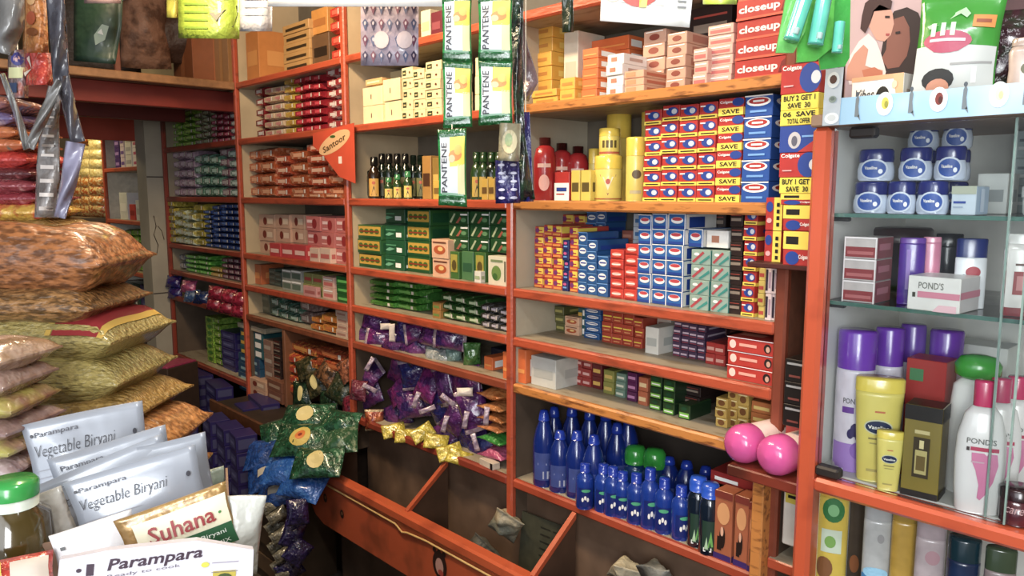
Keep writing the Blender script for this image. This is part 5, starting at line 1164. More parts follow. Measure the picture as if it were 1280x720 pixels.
sack(180, 28, .22, .42, .12, M('8a6048', .6, h2='5a3a28', scale=14, bump=.4), 'mottled brown pink sack standing on the loft', -3.9)
sack(220, 42, .20, .28, .12, M('3c2418', .6, bump=.4), 'dark brown sack in the middle of the loft', -3.9)
sack(118, 25, .38, .50, .10, M('3a2a1c', .6, bump=.4), 'dark sack at the left end of the loft', -4.1)
pp = thing('loft_post', 'brown wooden post rising from the loft behind the sacks', 'post', None, (-3.66, 1.08, 2.061))
mb = MB(); mb.box(-.012, .012, -.012, .012, 0, .73, M('7a4028', .5, var=.2), .003); part(mb, 'post_bar', pp)
# ================================================================== SHOWCASE CONTENTS
GZ1, GZ2, GZ3, GZ4 = 1.512 + .0005, 1.348 + .0005, SZ0 + .0005, .7005
def xat(px, Y, py=400): return on_y(px, py, Y).x
def jar(px, py0, py1, pw, Y, z, label):
    a = xat(px - pw / 2, Y, py1); b = xat(px + pw / 2, Y, py1); w2 = (b - a) / 2 * 1.0; h = .058
    t = thing('cream_jar', label, 'jar', 'oval blue lidded jelly jars in the showcase', ((a + b) / 2, Y, z), (0, 0, radians(12)))
    mb = MB(); mb.lathe([(w2 * .86, 0), (w2 * .98, .005), (w2, .02), (w2 * .9, .033), (w2 * .84, .035)], M('b8c4d8', .15, coat=.6), 24, 1, .75); p = part(mb, 'jar_body', t)
    mb = MB(); mb.lathe([(w2 * .92, .034), (w2 * .95, .040), (w2 * .93, .054), (w2 * .84, .058), (0, .0585)], plas('15206a'), 24, 1, .75, cap=False); part(mb, 'lid', t)
    lab = MB(); mp = lambda u, v: (w2 * 1.0 * sin(u / w2), -w2 * .75 * cos(u / w2) - .0025, v)
    lab.ell(0, .021, w2 * .82, .0185, mp, ink('c2ccdc'), 20); m2 = lambda u, v: (mp(u, v)[0], mp(u, v)[1] - .0006, v)
    lab.ell(0, .021, w2 * .70, .0155, m2, ink('1a4a9e'), 20); m3 = lambda u, v: (mp(u, v)[0], mp(u, v)[1] - .0012, v)
    lab.ell(w2 * .38, .017, w2 * .13, .0045, m3, ink('e6eaf4'), 10); lab.text('Vaseline', -w2 * .15, .0235, w2 * .7, .006, m3, i_w, bold=.02)
    part(lab, 'jar_label', p)
rows = [(1088, 42, 1.47, 0, 'bottom left'), (1126, 36, 1.47, 0, 'bottom middle'), (1165, 40, 1.47, 0, 'bottom right'),
        (1092, 44, 1.475, 1, 'middle left, largest'), (1141, 41, 1.475, 1, 'middle centre'), (1184, 40, 1.475, 1, 'middle right'), ]
for px, pw, Y, k, nm in rows: jar(px, 235, 268, pw, Y, GZ1 + k * .0595, 'blue lidded oval jelly jar, %s of the jar pile on the top glass shelf' % nm)
for px, nm in ((1153, 'left'), (1195, 'right')):
    for k in range(3): 
        if k == 2 or True: jar(px, 170, 200, 38, 1.60, GZ1 + k * .0595, ('blue lidded jelly jar, %s jar of the back row, %s' % (nm, ['lowest level', 'middle level', 'topmost level'][k])))
def gbox(px0, px1, yt, z, Y, dp, des, label, name='carton', n=1, group=None, rot=0.0, cat='box', labs=None):
    a = on_y(px0, yt, Y); b = on_y(px1, yt, Y); h = (on_y((px0 + px1) / 2, yt, Y).z - z) / n; me = des((b.x - a.x) * .97, h * .985, dp)
    for i in range(n): solo(me, name, labs[i] if labs else label, cat, group, ((a.x + b.x) / 2, Y + dp / 2, z + i * h), (0, 0, rot))
d_silverblue = lambda w, h, d: carton(w, h, d, card('aebcc8'), F=[('r', 0, .72, 1, 1, ink('9aa08c')), ('r', .1, .4, .6, .48, i_b), ('r', .1, .25, .5, .3, ink('8a9ab0'))], side=card('a8c4e0'), R=[('r', .3, .1, .6, .9, ink('c8d8ec'))])
gbox(1190, 1222, 232, GZ1, 1.44, .07, d_silverblue, 'silver blue cream carton in front right of the jelly jars')
gbox(1222, 1262, 216, GZ1, 1.56, .07, d_panel('c4c8c4', '8a9090'), 'pale grey carton behind the silver blue one')
for k in range(3): gbox(1244, 1276, 166 + 0, GZ1 + 0, 1.66, .08, lambda w, h, d: carton(w, h / 3, d, card('a2b2b0'), F=[('r', .1, .3, .9, .6, ink('c8d0cc'))]), '') if False else None
me = carton(.055, .05, .08, card('a2b2b0'), F=[('r', .08, .3, .9, .42, ink('d8dcd8')), ('r', .1, .6, .5, .7, ink('5a6a70'))], R=[('r', .1, .3, .9, .5, ink('c8d0cc'))])
for k in range(3): solo(me, 'carton', ['lowest', 'middle', 'topmost'][k] + ' grey green carton of the back right stack on the top glass shelf', 'box', 'grey green cartons', (-.375, 1.70, GZ1 + k * .0505))
for k in range(3):
    t = thing('cream_tub', ['lowest', 'middle', 'topmost'][k] + ' white tub of the stack at the right edge of the top glass shelf', 'tub', 'white tubs', (-.315 + .003 * k, 1.50, GZ1 + .05 * k))
    mb = MB(); mb.lathe([(.028, 0), (.031, .004), (.032, .03)], WHITE, 20); part(mb, 'tub_body', t)
    mb = MB(); mb.lathe([(.034, .03), (.034, .047), (.031, .0495), (0, .0495)], M('dcdcd8', .25, coat=.4), 20, cap=False); part(mb, 'lid', t)
# second glass shelf
d_redwin = lambda w, h, d: carton(w, h, d, M('b9b0ac', .25, coat=.5), F=[('r', .0, .08, 1, .55, ink('8a2428')), ('r', .1, .2, .9, .35, ink('b05a5a')), ('r', 0, .93, 1, 1, ink('e8e0e0')), ('r', 0, 0, .04, 1, ink('e0d8d8')), ('r', .96, 0, 1, 1, ink('e0d8d8'))], side=card('8a2a3a'), R=[('r', .1, .4, .8, .7, ink('b86a7a'))])
gbox(1056, 1098, 296, GZ2, 1.42, .075, d_redwin, '', n=3, group='silver and red soap gift cartons', name='gift_carton', labs=['bottom silver red carton of the three stacked on the second glass shelf', 'middle silver red carton of the three stacked on the second glass shelf', 'topmost silver red carton of the three stacked on the second glass shelf'])
def fbottle(px, pw, yt, z, Y, label, name, body, capm, shape='round', capfrac=.2, cat='bottle', flat=.55, power=2.4, marks=None, grp=None, rot=22, capw=.5, seg=None, hh=None):
    a = xat(px - pw / 2, Y, yt + 30); b = xat(px + pw / 2, Y, yt + 30); w2 = (b - a) / 2 * .93; h = hh or (on_y(px, yt, Y).z - z)
    t = thing(name, label, cat, grp, ((a + b) / 2, Y, z), (0, 0, radians(rot)))
    hb = h * (1 - capfrac)
    if shape == 'lotion': pr = [(w2 * .80, 0), (w2 * .86, .004), (w2 * .96, hb * .25), (w2, hb * .50), (w2 * .95, hb * .72), (w2 * .72, hb * .92), (w2 * capw * 1.02, hb)]
    elif shape == 'tube': pr = [(w2 * .72, 0), (w2 * .76, .004), (w2 * .86, hb * .5), (w2 * .97, hb * .95), (w2 * .97, hb)]
    elif shape == 'can': pr = [(w2 * .97, 0), (w2, .003), (w2, hb * .97), (w2 * .97, hb)]
    elif shape == 'spray': pr = [(w2 * .97, 0), (w2, .003), (w2, hb * .9), (w2 * .9, hb * .96), (w2 * .7, hb)]
    elif shape == 'waist': pr = [(w2 * .9, 0), (w2 * .97, .004), (w2, hb * .3), (w2 * .93, hb * .6), (w2 * 1.0, hb * .9), (w2 * .8, hb)]
    if seg: pr = [(r_, z_) + ((seg(z_ / hb),) if i else ()) for i, (r_, z_) in enumerate([(w2 * 1.0 if shape in ('can', 'spray') else pr[0][0], 0)] + [(( w2), hb * q) for q in [k / 12 for k in range(1, 12)]] + [(w2 * .97, hb)])]
    mb = MB(); mb.lathe(pr, body, 28, 1, flat, power=power); p = part(mb, 'bottle_body', t)
    cw = w2 * (capw if shape in ('lotion', 'spray') else .99 if shape != 'waist' else .85)
    cflat = flat if shape in ('tube', 'can', 'waist') else max(flat, .8)
    mb = MB(); mb.lathe([(cw, hb), (cw, h * .985), (cw * .93, h), (0, h)], capm, 24, 1, cflat, cap=False, power=power); part(mb, 'cap', t)
    if marks:
        lab = MB()
        def rad(v):
            for (r0, z0, *_), (r1, z1, *_) in zip(pr, pr[1:]):
                if z0 <= v <= z1: return r0 + (r1 - r0) * (v - z0) / max(1e-6, z1 - z0)
            return pr[-1][0]
        def mk(l):
            def f(u, v):          # u in -1..1 of half width, v fraction of body height
                z_ = v * hb; r_ = rad(z_); an = u * 1.25; c, s_ = sin(an), -cos(an)
                if power != 2: q = (abs(c) ** power + abs(s_) ** power) ** (-1 / power); c *= q; s_ *= q
                return (r_ * c, r_ * flat * s_ - .0006 * l - .0004, z_)
            return f
        marks(lab, mk); part(lab, 'bottle_label', p)
    return t
def grect(mb, u0, v0, u1, v1, f, m): mb.rect(u0, v0, u1, v1, f, m, 8, 4)
fbottle(1140, 34, 297, GZ2, 1.47, 'purple shampoo bottle behind the white and pink cream carton', 'shampoo_bottle', plas('4a1f8e'), plas('6a3aa0'), 'can', .08, flat=.55, marks=lambda m_, k: (m_.text('sunsilk', -.1, .6, .2, .01, k(1), i_w) if False else grect(m_, -.35, .25, -.1, .9, k(1), ink('8a6ab8'))))
fbottle(1164, 24, 296, GZ2, 1.49, 'pink shampoo bottle touching the purple one', 'shampoo_bottle', plas('c4708e'), plas('d0809a'), 'can', .08, flat=.55)
def hs(m_, k): m_.ell(.1, .72, .38, .11, k(1), ink('a02c3a')); m_.ell(-.35, .60, .16, .07, k(2), ink('2c3a6a')); grect(m_, -.3, .42, .4, .46, k(1), ink('9aa8b8'))
fbottle(1214, 42, 298, GZ2, 1.50, 'white shampoo bottle with dark blue cap behind the cream carton', 'shampoo_bottle', plas('d8dce0'), plas('16286a'), 'can', .27, flat=.5, marks=hs)
d_ponds = lambda w, h, d: carton(w, h, d, card('dcdad4'), F=[('t', "POND'S", .45, .74, .48, .2, ink('6a6a62'), .01), ('r', .2, .38, 1, .56, ink('d07a90')), ('r', .1, .38, .16, .52, ink('3a3a2a')), ('p', [(.5, .0), (.62, .2), (.95, .2), (.95, .0)], ink('e8b8c0'))], side=card('d0cccc'), R=[('r', 0, .40, 1, .60, ink('d07a90'))])
gbox(1136, 1206, 346, GZ2, 1.385 + .02, .085, d_ponds, 'white and pink POND\'S cream carton at the front of the second glass shelf', name='cream_carton', rot=-.06)
t = thing('round_tin', 'dark brown round tin at the back under the top glass shelf', 'tin', None, (xat(1120, 1.68), 1.68, GZ2))
mb = MB(); mb.lathe([(.055, 0), (.058, .004), (.058, .10)], M('2c1814', .35, coat=.3), 28); part(mb, 'tin_body', t); mb = MB(); mb.lathe([(.060, .10), (.060, .125), (.055, .13), (0, .13)], M('3a1c18', .3, coat=.4), 28, cap=False); part(mb, 'lid', t)
fbottle(1186, 36, 292, GZ2, 1.66, 'dark grey bottle in the shade behind the blue capped shampoo', 'shampoo_bottle', plas('2a2c34'), plas('1a1c22'), 'can', .2, flat=.6)
def redlab(m_, k): grect(m_, -.35, .30, .45, .62, k(1), ink('9a2a2e')); grect(m_, -.2, .36, .25, .56, k(2), ink('c87a7a')); grect(m_, -1, .0, 1, .12, k(1), ink('8a2028')); grect(m_, -.3, .7, .3, .73, k(1), ink('6a4a44'))
fbottle(1277, 48, 292, GZ2, 1.46, 'white lotion bottle with red label at the right end of the second glass shelf', 'lotion_bottle', plas('e2dcd8'), plas('e8e4e0'), 'waist', .12, flat=.55, marks=redlab)
# bottom of the showcase
def pp_(m_, k):
    grect(m_, -1, .0, 1, .28, k(1), ink('a078c8')); m_.text("POND'S", -.05, .70, .85, .055, k(2), ink('5a5a60'), bold=.01); grect(m_, -.5, .58, .0, .64, k(1), ink('6a3a9a'))
    for a, b, r1, r2 in ((.1, .42, .22, .07), (.25, .36, .16, .05), (-.1, .38, .14, .05), (.2, .5, .1, .04)): m_.ell(a, b, r1, r2, k(2), ink('2c1c5a'), 10)
    m_.ell(.3, .22, .4, .09, k(2), ink('8458b4'), 14)
W_P = M('d8d2e0', .3, coat=.4)
fbottle(1072, 50, 412, GZ3, 1.47, 'tallest purple capped powder bottle at the far left of the showcase bottom', 'powder_bottle', W_P, plas('7238b8'), 'can', .27, flat=.9, power=2, marks=pp_)
fbottle(1112, 38, 409, GZ3, 1.54, 'purple capped powder bottle, second from the left, behind yellow lotion', 'powder_bottle', W_P, plas('6a34ac'), 'can', .27, flat=.9, power=2, marks=pp_)
fbottle(1141, 34, 405, GZ3, 1.60, 'purple capped powder bottle, third from the left, behind the red carton', 'powder_bottle', W_P, plas('5a2c98'), 'can', .27, flat=.9, power=2, marks=pp_)
fbottle(1183, 46, 412, GZ3, 1.62, 'rightmost purple capped powder bottle, at the back near green cap', 'powder_bottle', W_P, plas('6a34a8'), 'can', .27, flat=.9, power=2, marks=pp_)
def vas(m_, k):
    m_.ell(.0, .62, .52, .085, k(1), ink('c8c8a8'), 20); m_.ell(.0, .62, .47, .07, k(2), ink('14244e'), 20); m_.text('Vaseline', 0, .62, .75, .04, k(3), i_w, bold=.02)
    grect(m_, -.35, .48, .35, .50, k(1), ink('8a7a3a')); grect(m_, -.3, .43, .3, .445, k(1), ink('a89a4a')); grect(m_, -.15, .78, .2, .80, k(1), ink('c86a3a')); grect(m_, -.4, .12, .3, .15, k(1), ink('b0a04a'))
VY = M('dccb50', .35, var=.04, coat=.3)
fbottle(1100, 64, 471, GZ3, 1.435, 'large pale yellow Vaseline body lotion bottle', 'lotion_bottle', VY, plas('e8cf2c'), 'tube', .13, flat=.5, marks=vas, rot=24)
fbottle(1112, 36, 538, GZ3, 1.403, 'small pale yellow Vaseline bottle standing before the large one', 'lotion_bottle', M('e0d05a', .35, var=.04, coat=.3), plas('e8d03a'), 'tube', .12, flat=.5, marks=vas, rot=22)
d_perf = lambda w, h, d: carton(w, h, d, M('857218', .3, var=.15, scale=8, coat=.6), F=[('r', 0, .84, 1, 1, ink('191312')), ('r', 0, 0, 1, .07, ink('191312')), ('r', .28, .22, .72, .66, ink('3a2c10')), ('r', .34, .26, .66, .52, ink('b8a860')), ('r', .44, .54, .56, .63, ink('d8c88a')), ('r', .38, .30, .62, .46, ink('6a5418')), ('r', .3, .7, .7, .74, ink('c8b878'))],
                                   side=card('5a4c14'), R=[('r', 0, .84, 1, 1, ink('191312')), ('r', 0, 0, 1, .07, ink('191312'))], top=card('191312'))
gbox(1130, 1178, 506, GZ3, 1.405, .055, d_perf, 'black and gold perfume carton with bottle picture', name='perfume_carton', rot=.10)
gbox(1133, 1185, 448, GZ3, 1.50, .06, lambda w, h, d: carton(w, h, d, card('a32420'), F=[('r', .1, .82, .45, .92, ink('3a7a4a')), ('r', .15, .5, .9, .6, ink('7a1614')), ('e', .6, .4, .3, .1, ink('c85a50'))]), 'red carton standing behind the black gold perfume carton')
gbox(1190, 1262, 430, GZ3, 1.66, .08, d_panel('c8cac4', 'b8bab4'), 'pale grey carton at the back behind the pump bottle')
t = thing('pump_bottle', 'white bottle with bright green flip top behind the pink capped lotion', 'bottle', None, (xat(1222, 1.50, 470), 1.50, GZ3), (0, 0, .3)); h = on_y(1222, 443, 1.50).z - GZ3
mb = MB(); mb.lathe([(.036, 0), (.04, .005), (.042, h * .5), (.036, h * .78), (.024, h * .83)], WHITE, 24, 1, .7); part(mb, 'bottle_body', t)
mb = MB(); mb.lathe([(.024, h * .83), (.036, h * .86), (.037, h * .93), (.028, h * .985), (.012, h), (0, h)], plas('2f9a2c'), 24, 1, .8, cap=False); part(mb, 'cap', t)
def pl(m_, k):
    m_.text("POND'S", -.02, .69, .95, .052, k(3), ink('6a6a66'), bold=.01); grect(m_, -.35, .60, .55, .635, k(3), ink('b8204e')); grect(m_, -.48, .595, -.38, .63, k(3), ink('3a2a2a'))
    pts = [(-.30, .58), (.50, .58), (.55, .48), (.42, .32), (.22, .2), (.05, .14), (-.05, .16), (-.02, .28), (-.15, .42), (-.28, .5)]
    c = (.15, .40); f = k(2)
    vs = [f(*c)] + [f(*p) for p in pts] ; m_.add(vs, [(0, 1 + i, 1 + (i + 1) % len(pts)) for i in range(len(pts))], ink('d0709c')); grect(m_, -.3, .49, .1, .505, k(3), ink('c8a0b0'))
PW = M('e2dedc', .22, var=.02, coat=.5)
for i, (px, pw, yt, Y) in enumerate(((1231, 70, 475, 1.415), (1251, 66, 472, 1.49), (1271, 64, 470, 1.565), (1290, 62, 468, 1.64))):
    fbottle(px, pw, yt, GZ3, Y, ["white POND'S lotion bottle with pink cap, frontmost of the row", 'pink capped white lotion bottle, second in the row from the front', 'pink capped white lotion bottle, third in the row from front', 'pink capped white lotion bottle, last in the row at the back'][i], 'lotion_bottle', PW, plas('c8205e'), 'lotion', .19, flat=.5, marks=pl, grp='white lotion bottles with pink caps', rot=20, capw=.42)
t = thing('cream_jar', 'dark maroon lidded jar at the right front of the showcase bottom', 'jar', None, (xat(1272, 1.41, 620), 1.415, GZ3)); h = .055
mb = MB(); mb.lathe([(.023, 0), (.026, .004), (.026, .042)], M('4a1c26', .2, var=.2, coat=.6), 24); p = part(mb, 'jar_body', t)
mb = MB(); mb.lathe([(.027, .042), (.027, .058), (.023, .061), (0, .061)], plas('2a1418'), 24, cap=False); part(mb, 'lid', t)
lab = MB(); mp = rmap(.026); lab.text('care', .002, .026, .026, .010, mp, ink('b08a8a'), shear=.3); part(lab, 'jar_label', p)
# under the showcase
def segs(*a):
    def f(q):
        for lim, m_ in a:
            if q <= lim: return m_
        return a[-1][1]
    return f
UZ = GZ4
def under(px, pw, Y, label, body, capm, marks=None, shape='can', h=.26, **k): return fbottle(px, pw, 620, UZ, Y, label, 'toiletry_bottle', body, capm, shape, k.pop('cf', .16), marks=marks, hh=h, **k)
def m1(m_, k): m_.ell(.0, .90, .6, .10, k(1), ink('1c6a2c')); m_.ell(.0, .90, .3, .05, k(2), ink('6aa86a')); grect(m_, -.6, .55, .5, .74, k(1), ink('b8c8b0')); m_.ell(-.1, .64, .3, .05, k(2), ink('6a9a3a')); m_.ell(-.4, .42, .5, .09, k(1), ink('7a4a1c')); grect(m_, -.9, .2, .9, .3, k(1), ink('d0c41c'))
under(1042, 38, 1.46, 'yellow bottle with green oval and fruit print under the showcase', plas('c8ac24'), plas('d0a41c'), m1, h=.30)
def m2(m_, k): grect(m_, -1, .25, 1, .52, k(1), ink('2a7ab0')); m_.ell(0, .54, .8, .05, k(2), ink('8ac0dc')); m_.ell(.2, .85, .2, .04, k(1), ink('8a8a8a'))
under(1098, 36, 1.47, 'white bottle with blue wave band under the showcase', M('a8aaa8', .3, coat=.4), plas('9a9c9c'), m2, h=.27)
under(1132, 34, 1.48, 'plain mustard yellow bottle under the showcase', M('b08a1c', .3, coat=.4), plas('9a7a1a'), h=.28)
def m3(m_, k): m_.ell(.0, .45, .55, .10, k(1), ink('b03a6a')); m_.ell(.1, .85, .4, .06, k(1), ink('a88088')); m_.ell(0, .68, .05, .02, k(1), i_k)
under(1166, 40, 1.46, 'pale pink white bottle with magenta spot under the showcase', M('a89a9c', .35, coat=.4), M('98888c', .3), m3, h=.27)
def m4(m_, k): grect(m_, -1, .72, 1, .84, k(1), ink('8a2434')); m_.ell(0, .52, .6, .13, k(2), ink('24503a')); m_.ell(0, .52, .7, .16, k(1), ink('6a8aa8'))
under(1209, 46, 1.45, 'dark blue canister with red band and green disc under the showcase', plas('1a2c4c'), plas('14303a'), m4, h=.25, flat=.8, power=2)
def m5(m_, k): m_.ell(0, .72, .5, .07, k(1), ink('6a4a44')); m_.ell(0, .72, .38, .05, k(2), ink('a09086'))
under(1256, 44, 1.45, 'mauve grey bottle with brown swirl under the showcase right end', M('8c7c7c', .35, coat=.3), plas('3a4a34'), m5, h=.25)
def m6(m_, k): m_.ell(-.1, .3, .5, .1, k(1), ink('b86a2c'))
under(1072, 20, 1.60, 'dim brown bottle behind, between yellow and blue wave bottles', M('5a4a3a', .4), plas('3a2c22'), m6, h=.24)

# ================================================================== ON TOP OF THE SHOWCASE
TZ = SZ1 + .0225
bn2 = thing('border_banner', 'pale blue paper border with oval flower pictures along the showcase top', 'banner', None, (SX0, 1.352, TZ - .022), (0, 0, 0))
LB = M('8fbad8', .5, var=.12, scale=5, h2='b0ccdc', amount=.6)
hL = on_y(1056, 122, 1.352).z - bn2.location.z; hR = on_y(1275, 108, 1.352).z - bn2.location.z
mb = MB(); x0 = on_y(1028, 155, 1.352).x - SX0; x1 = .92
vs = []
for dy in (0, .0015): vs += [(x0, dy, .0), (x1, dy, .0), (x1, dy, hR + .004), (x0 + .03, dy, hL)] + [(x0, dy, hL)]
mb.add(vs, [(0, 1, 2, 3, 4), (9, 8, 7, 6, 5)] + [(i, i + 5, (i + 1) % 5 + 5, (i + 1) % 5) for i in range(5)], LB)
vs = []
for dy in (-.001, .0): vs += [(x0, dy, 0), (x0 + .03, dy, 0), (x0 + .034, dy, .108), (x0 + .002, dy, .108)]
mb.add(vs, [(0, 1, 2, 3), (7, 6, 5, 4), (0, 4, 5, 1), (1, 5, 6, 2), (2, 6, 7, 3), (3, 7, 4, 0)], M('a8b4c0', .5, var=.1))
part(mb, 'paper_strip', bn2)
f0 = lambda l: (lambda u, v: (u, -.001 - .0006 * l, v)); mb = MB()
for px, c1, c2 in ((1106, 'c8b82c', '8a8a1c'), (1173, '7a2c24', '4a1a14'), (1248, 'd8dcb0', 'b8c08a'), (1316, '7a3a2c', '5a2a1c'), (1398, 'c8b82c', '8a8a1c')):
    mb = MB(); x = on_y(px, 130, 1.352).x - SX0; mb.ell(x, .030, .0135, .0195, f0(0), ink('dfe4e0'), 20); mb.ell(x + .001, .031, .006, .010, f0(1), ink(c1), 12); mb.ell(x + .003, .029, .003, .006, f0(2), ink(c2), 8)
    part(mb, 'flower_picture', bn2)
for px in (1072, 1139, 1206, 1282, 1360):
    mb = MB(); x = on_y(px, 130, 1.352).x - SX0
    mb.poly([(x - .004, .012), (x + .004, .012), (x + .002, .03), (x + .003, .042), (x, .05), (x - .003, .042)], f0(0), ink('6a747a')); mb.ell(x, .05, .003, .004, f0(1), ink('4a525a'), 8); mb.poly([(x + .001, .012), (x + .006, .005), (x + .004, .016)], f0(0), ink('6a747a'))
    part(mb, 'figure_print', bn2)
xs_ = x0 + .017
for zc, ru, rv, col, c_in in ((.078, .011, .014, 'c4ccd0', '4a2c24'), (.045, .007, .006, '7a8a84', '5a6a64'), (.012, .013, .010, 'd4dce0', 'c0c8cc')):
    mb = MB(); mb.ell(xs_, zc, ru, rv, f0(2), ink(col), 14); mb.ell(xs_, zc + .001, ru * .6, rv * .55, f0(3), ink(c_in), 10); part(mb, 'flower_picture', bn2)
# poster pack: woman with a child
Yp = 1.56; a = on_y(1057, 60, Yp).x; b = on_y(1156, 60, Yp).x; wP = b - a; hP = .26
t = thing('printed_pack', 'tall pink carton printed with a woman and child, on the showcase', 'box', None, ((a + b) / 2, Yp, TZ), (0, 0, 0))
mb = MB(); mb.box(-wP / 2, wP / 2, 0, .10, 0, hP, M('b99a98', .35, var=.08, scale=4, coat=.3), .003); part(mb, 'carton_body', t)
hh_ = on_y(1106, 0, Yp).z - TZ
def PX(px, py): q = on_y(px, py, Yp); return (q.x - (a + b) / 2, q.z - TZ)
g = lambda l: (lambda u, v: (u, -.0008 - .0005 * l, v)); pr_ = MB()
def shape(pts, col, l):
    q = [PX(*p) for p in pts]; c = (sum(p[0] for p in q) / len(q), sum(p[1] for p in q) / len(q)); f = g(l)
    pr_.add([f(*c)] + [f(*p) for p in q], [(0, 1 + i, 1 + (i + 1) % len(q)) for i in range(len(q))], ink(col))
shape([(1100, 75), (1108, 30), (1118, 14), (1134, 9), (1148, 16), (1155, 34), (1155, 100), (1110, 105)], '2a1614', 0)   # child's dark hair and shade
shape([(1108, 62), (1110, 40), (1118, 24), (1130, 20), (1137, 34), (1138, 52), (1134, 70), (1124, 84), (1110, 86), (1102, 74)], '7c4838', 1)
shape([(1078, 20), (1082, 4), (1092, -4), (1108, -6), (1116, 2), (1114, 12), (1100, 6), (1092, 14), (1088, 30), (1082, 42), (1076, 36)], '3a1c1a', 3)
shape([(1088, 14), (1098, 4), (1110, 4), (1116, 16), (1118, 30), (1114, 44), (1106, 52), (1096, 50), (1088, 36), (1083, 30)], 'c48a74', 2)
shape([(1060, 95), (1063, 70), (1074, 52), (1086, 42), (1096, 52), (1102, 68), (1108, 90), (1104, 102), (1062, 106)], 'd8c4bc', 2)
shape([(1058, 100), (1060, 84), (1068, 68), (1080, 56), (1086, 62), (1082, 82), (1092, 86), (1104, 88), (1104, 98), (1080, 104)], 'bb7f66', 3)
shape([(1078, 88), (1094, 84), (1104, 90), (1102, 100), (1082, 102)], 'b0603f', 4)
shape([(1107, 20), (1113, 20), (1113, 23), (1107, 23)], '2a1410', 4); shape([(1108, 42), (1113, 42), (1112, 45), (1108, 45)], '9a3a3a', 4)
shape([(1120, 40), (1126, 39), (1126, 42), (1120, 43)], '24100e', 4)
part(pr_, 'printed_picture', t)
# small hair colour carton lying in front
Yh = 1.42; a = on_y(1065, 110, Yh).x; b = on_y(1131, 110, Yh).x; hb_ = .066
def d_script(w, h, d):
    F = [('r', 0, .88, 1, 1, ink('d89a6a')), ('p', [(.93, 0), (1, 0), (1, 1), (.80, 1)], ink('d8a070')), ('e', .62, .42, .13, .28, ink('1f1a14')), ('e', .64, .30, .09, .20, ink('a89a6a')), ('t', 'Vibes', .28, .52, .36, .28, ink('3a3638'), .01, .4), ('r', .08, .28, .4, .31, ink('6a7070')), ('e', .84, .72, .05, .10, ink('c8c09a'))]
    return carton(w, h, d, card('e4ded4'), F=F, R=[('r', .2, .2, .6, .6, ink('b09a8a'))])
solo(d_script(b - a, hb_, .06), 'hair_colour_carton', 'white and orange carton with black script lettering, on the showcase top', 'box', None, ((a + b) / 2, Yh + .03, TZ + .012 - .012), (0, 0, -.05))
# green pouch
def gm(mb, mp):
    srect(mb, .0, .0, .98, .52, mp, ink('b4b8b4'), 10, 8, 1)
    mb.ell(.38, .56, .30, .09, lambda u, v: (mp(u, v)[0], mp(u, v)[1] - .0012, mp(u, v)[2]), ink('a83a58'), 18)
    srect(mb, .16, .55, .6, .575, mp, ink('dcc0c8'), 6, 1, 4)
    mb.poly([(.1, .7), (.55, .86), (.62, .80), (.58, .76), (.5, .8), (.14, .67)], lambda u, v: (mp(u, v)[0], mp(u, v)[1] - .002, mp(u, v)[2]), ink('9ac49a'))
    for k in range(3): srect(mb, .16 + .12 * k, .6, .22 + .12 * k, .72, mp, ink('b0d0b0'), 2, 3, 4)
    srect(mb, .66, .68, .93, .79, mp, ink('c87a1c'), 3, 3, 2); srect(mb, .70, .72, .88, .75, mp, ink('8a3a14'), 3, 1, 4)
    sell(mb, .32, .24, .20, .10, mp, ink('1c1a18'), 2); sell(mb, .33, .17, .14, .08, mp, ink('b87a5c'), 3); srect(mb, .1, .02, .5, .10, mp, ink('3a8a3a'), 4, 2, 3)
    srect(mb, .45, .36, .95, .38, mp, ink('8a8a88'), 4, 1, 3); srect(mb, .72, .2, .78, .34, mp, ink('d8d8d4'), 2, 3, 3)
o = pk(1196, 60, .125, .185, .03, M('2c8a22', .22, var=.15, scale=8, bump=.3, bscale=25, coat=.8), 'bright green pouch with red oval and orange patch, on the showcase top', Y=1.43, yaw=14, tilt=-6, roll=3, marks=gm, name='product_pouch', cat='pouch', n=14)
o.location.z = TZ + .0935
pk(1252, 70, .09, .16, .04, foil('3a1c28', '1c2c1c', .55), 'dark maroon and green pouch behind the bright green pouch', Y=1.50, yaw=10, name='product_pouch', cat='pouch').location.z = TZ + .082
t = fbottle(1281, 44, 48, TZ, 1.44, 'pale beige bottle at the right end of the showcase top', 'lotion_bottle', M('b09a8c', .3, coat=.4), plas('a08a7c'), 'waist', .12, flat=.6, marks=lambda m_, k: m_.ell(.1, .6, .35, .10, k(1), ink('5a5a3a')))
# dark maroon panel with a rail on the wall above the case
us = thing('upper_cabinet', 'dark maroon panel with a rail on the wall above the showcase', 'cabinet', None, (-.28, 1.70, 1.69))
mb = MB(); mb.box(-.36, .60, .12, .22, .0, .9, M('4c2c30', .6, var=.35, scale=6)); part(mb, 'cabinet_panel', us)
mb = MB(); mb.box(-.36, .60, .08, .12, .30, .32, M('6a4a48', .5)); part(mb, 'cabinet_rail', us)
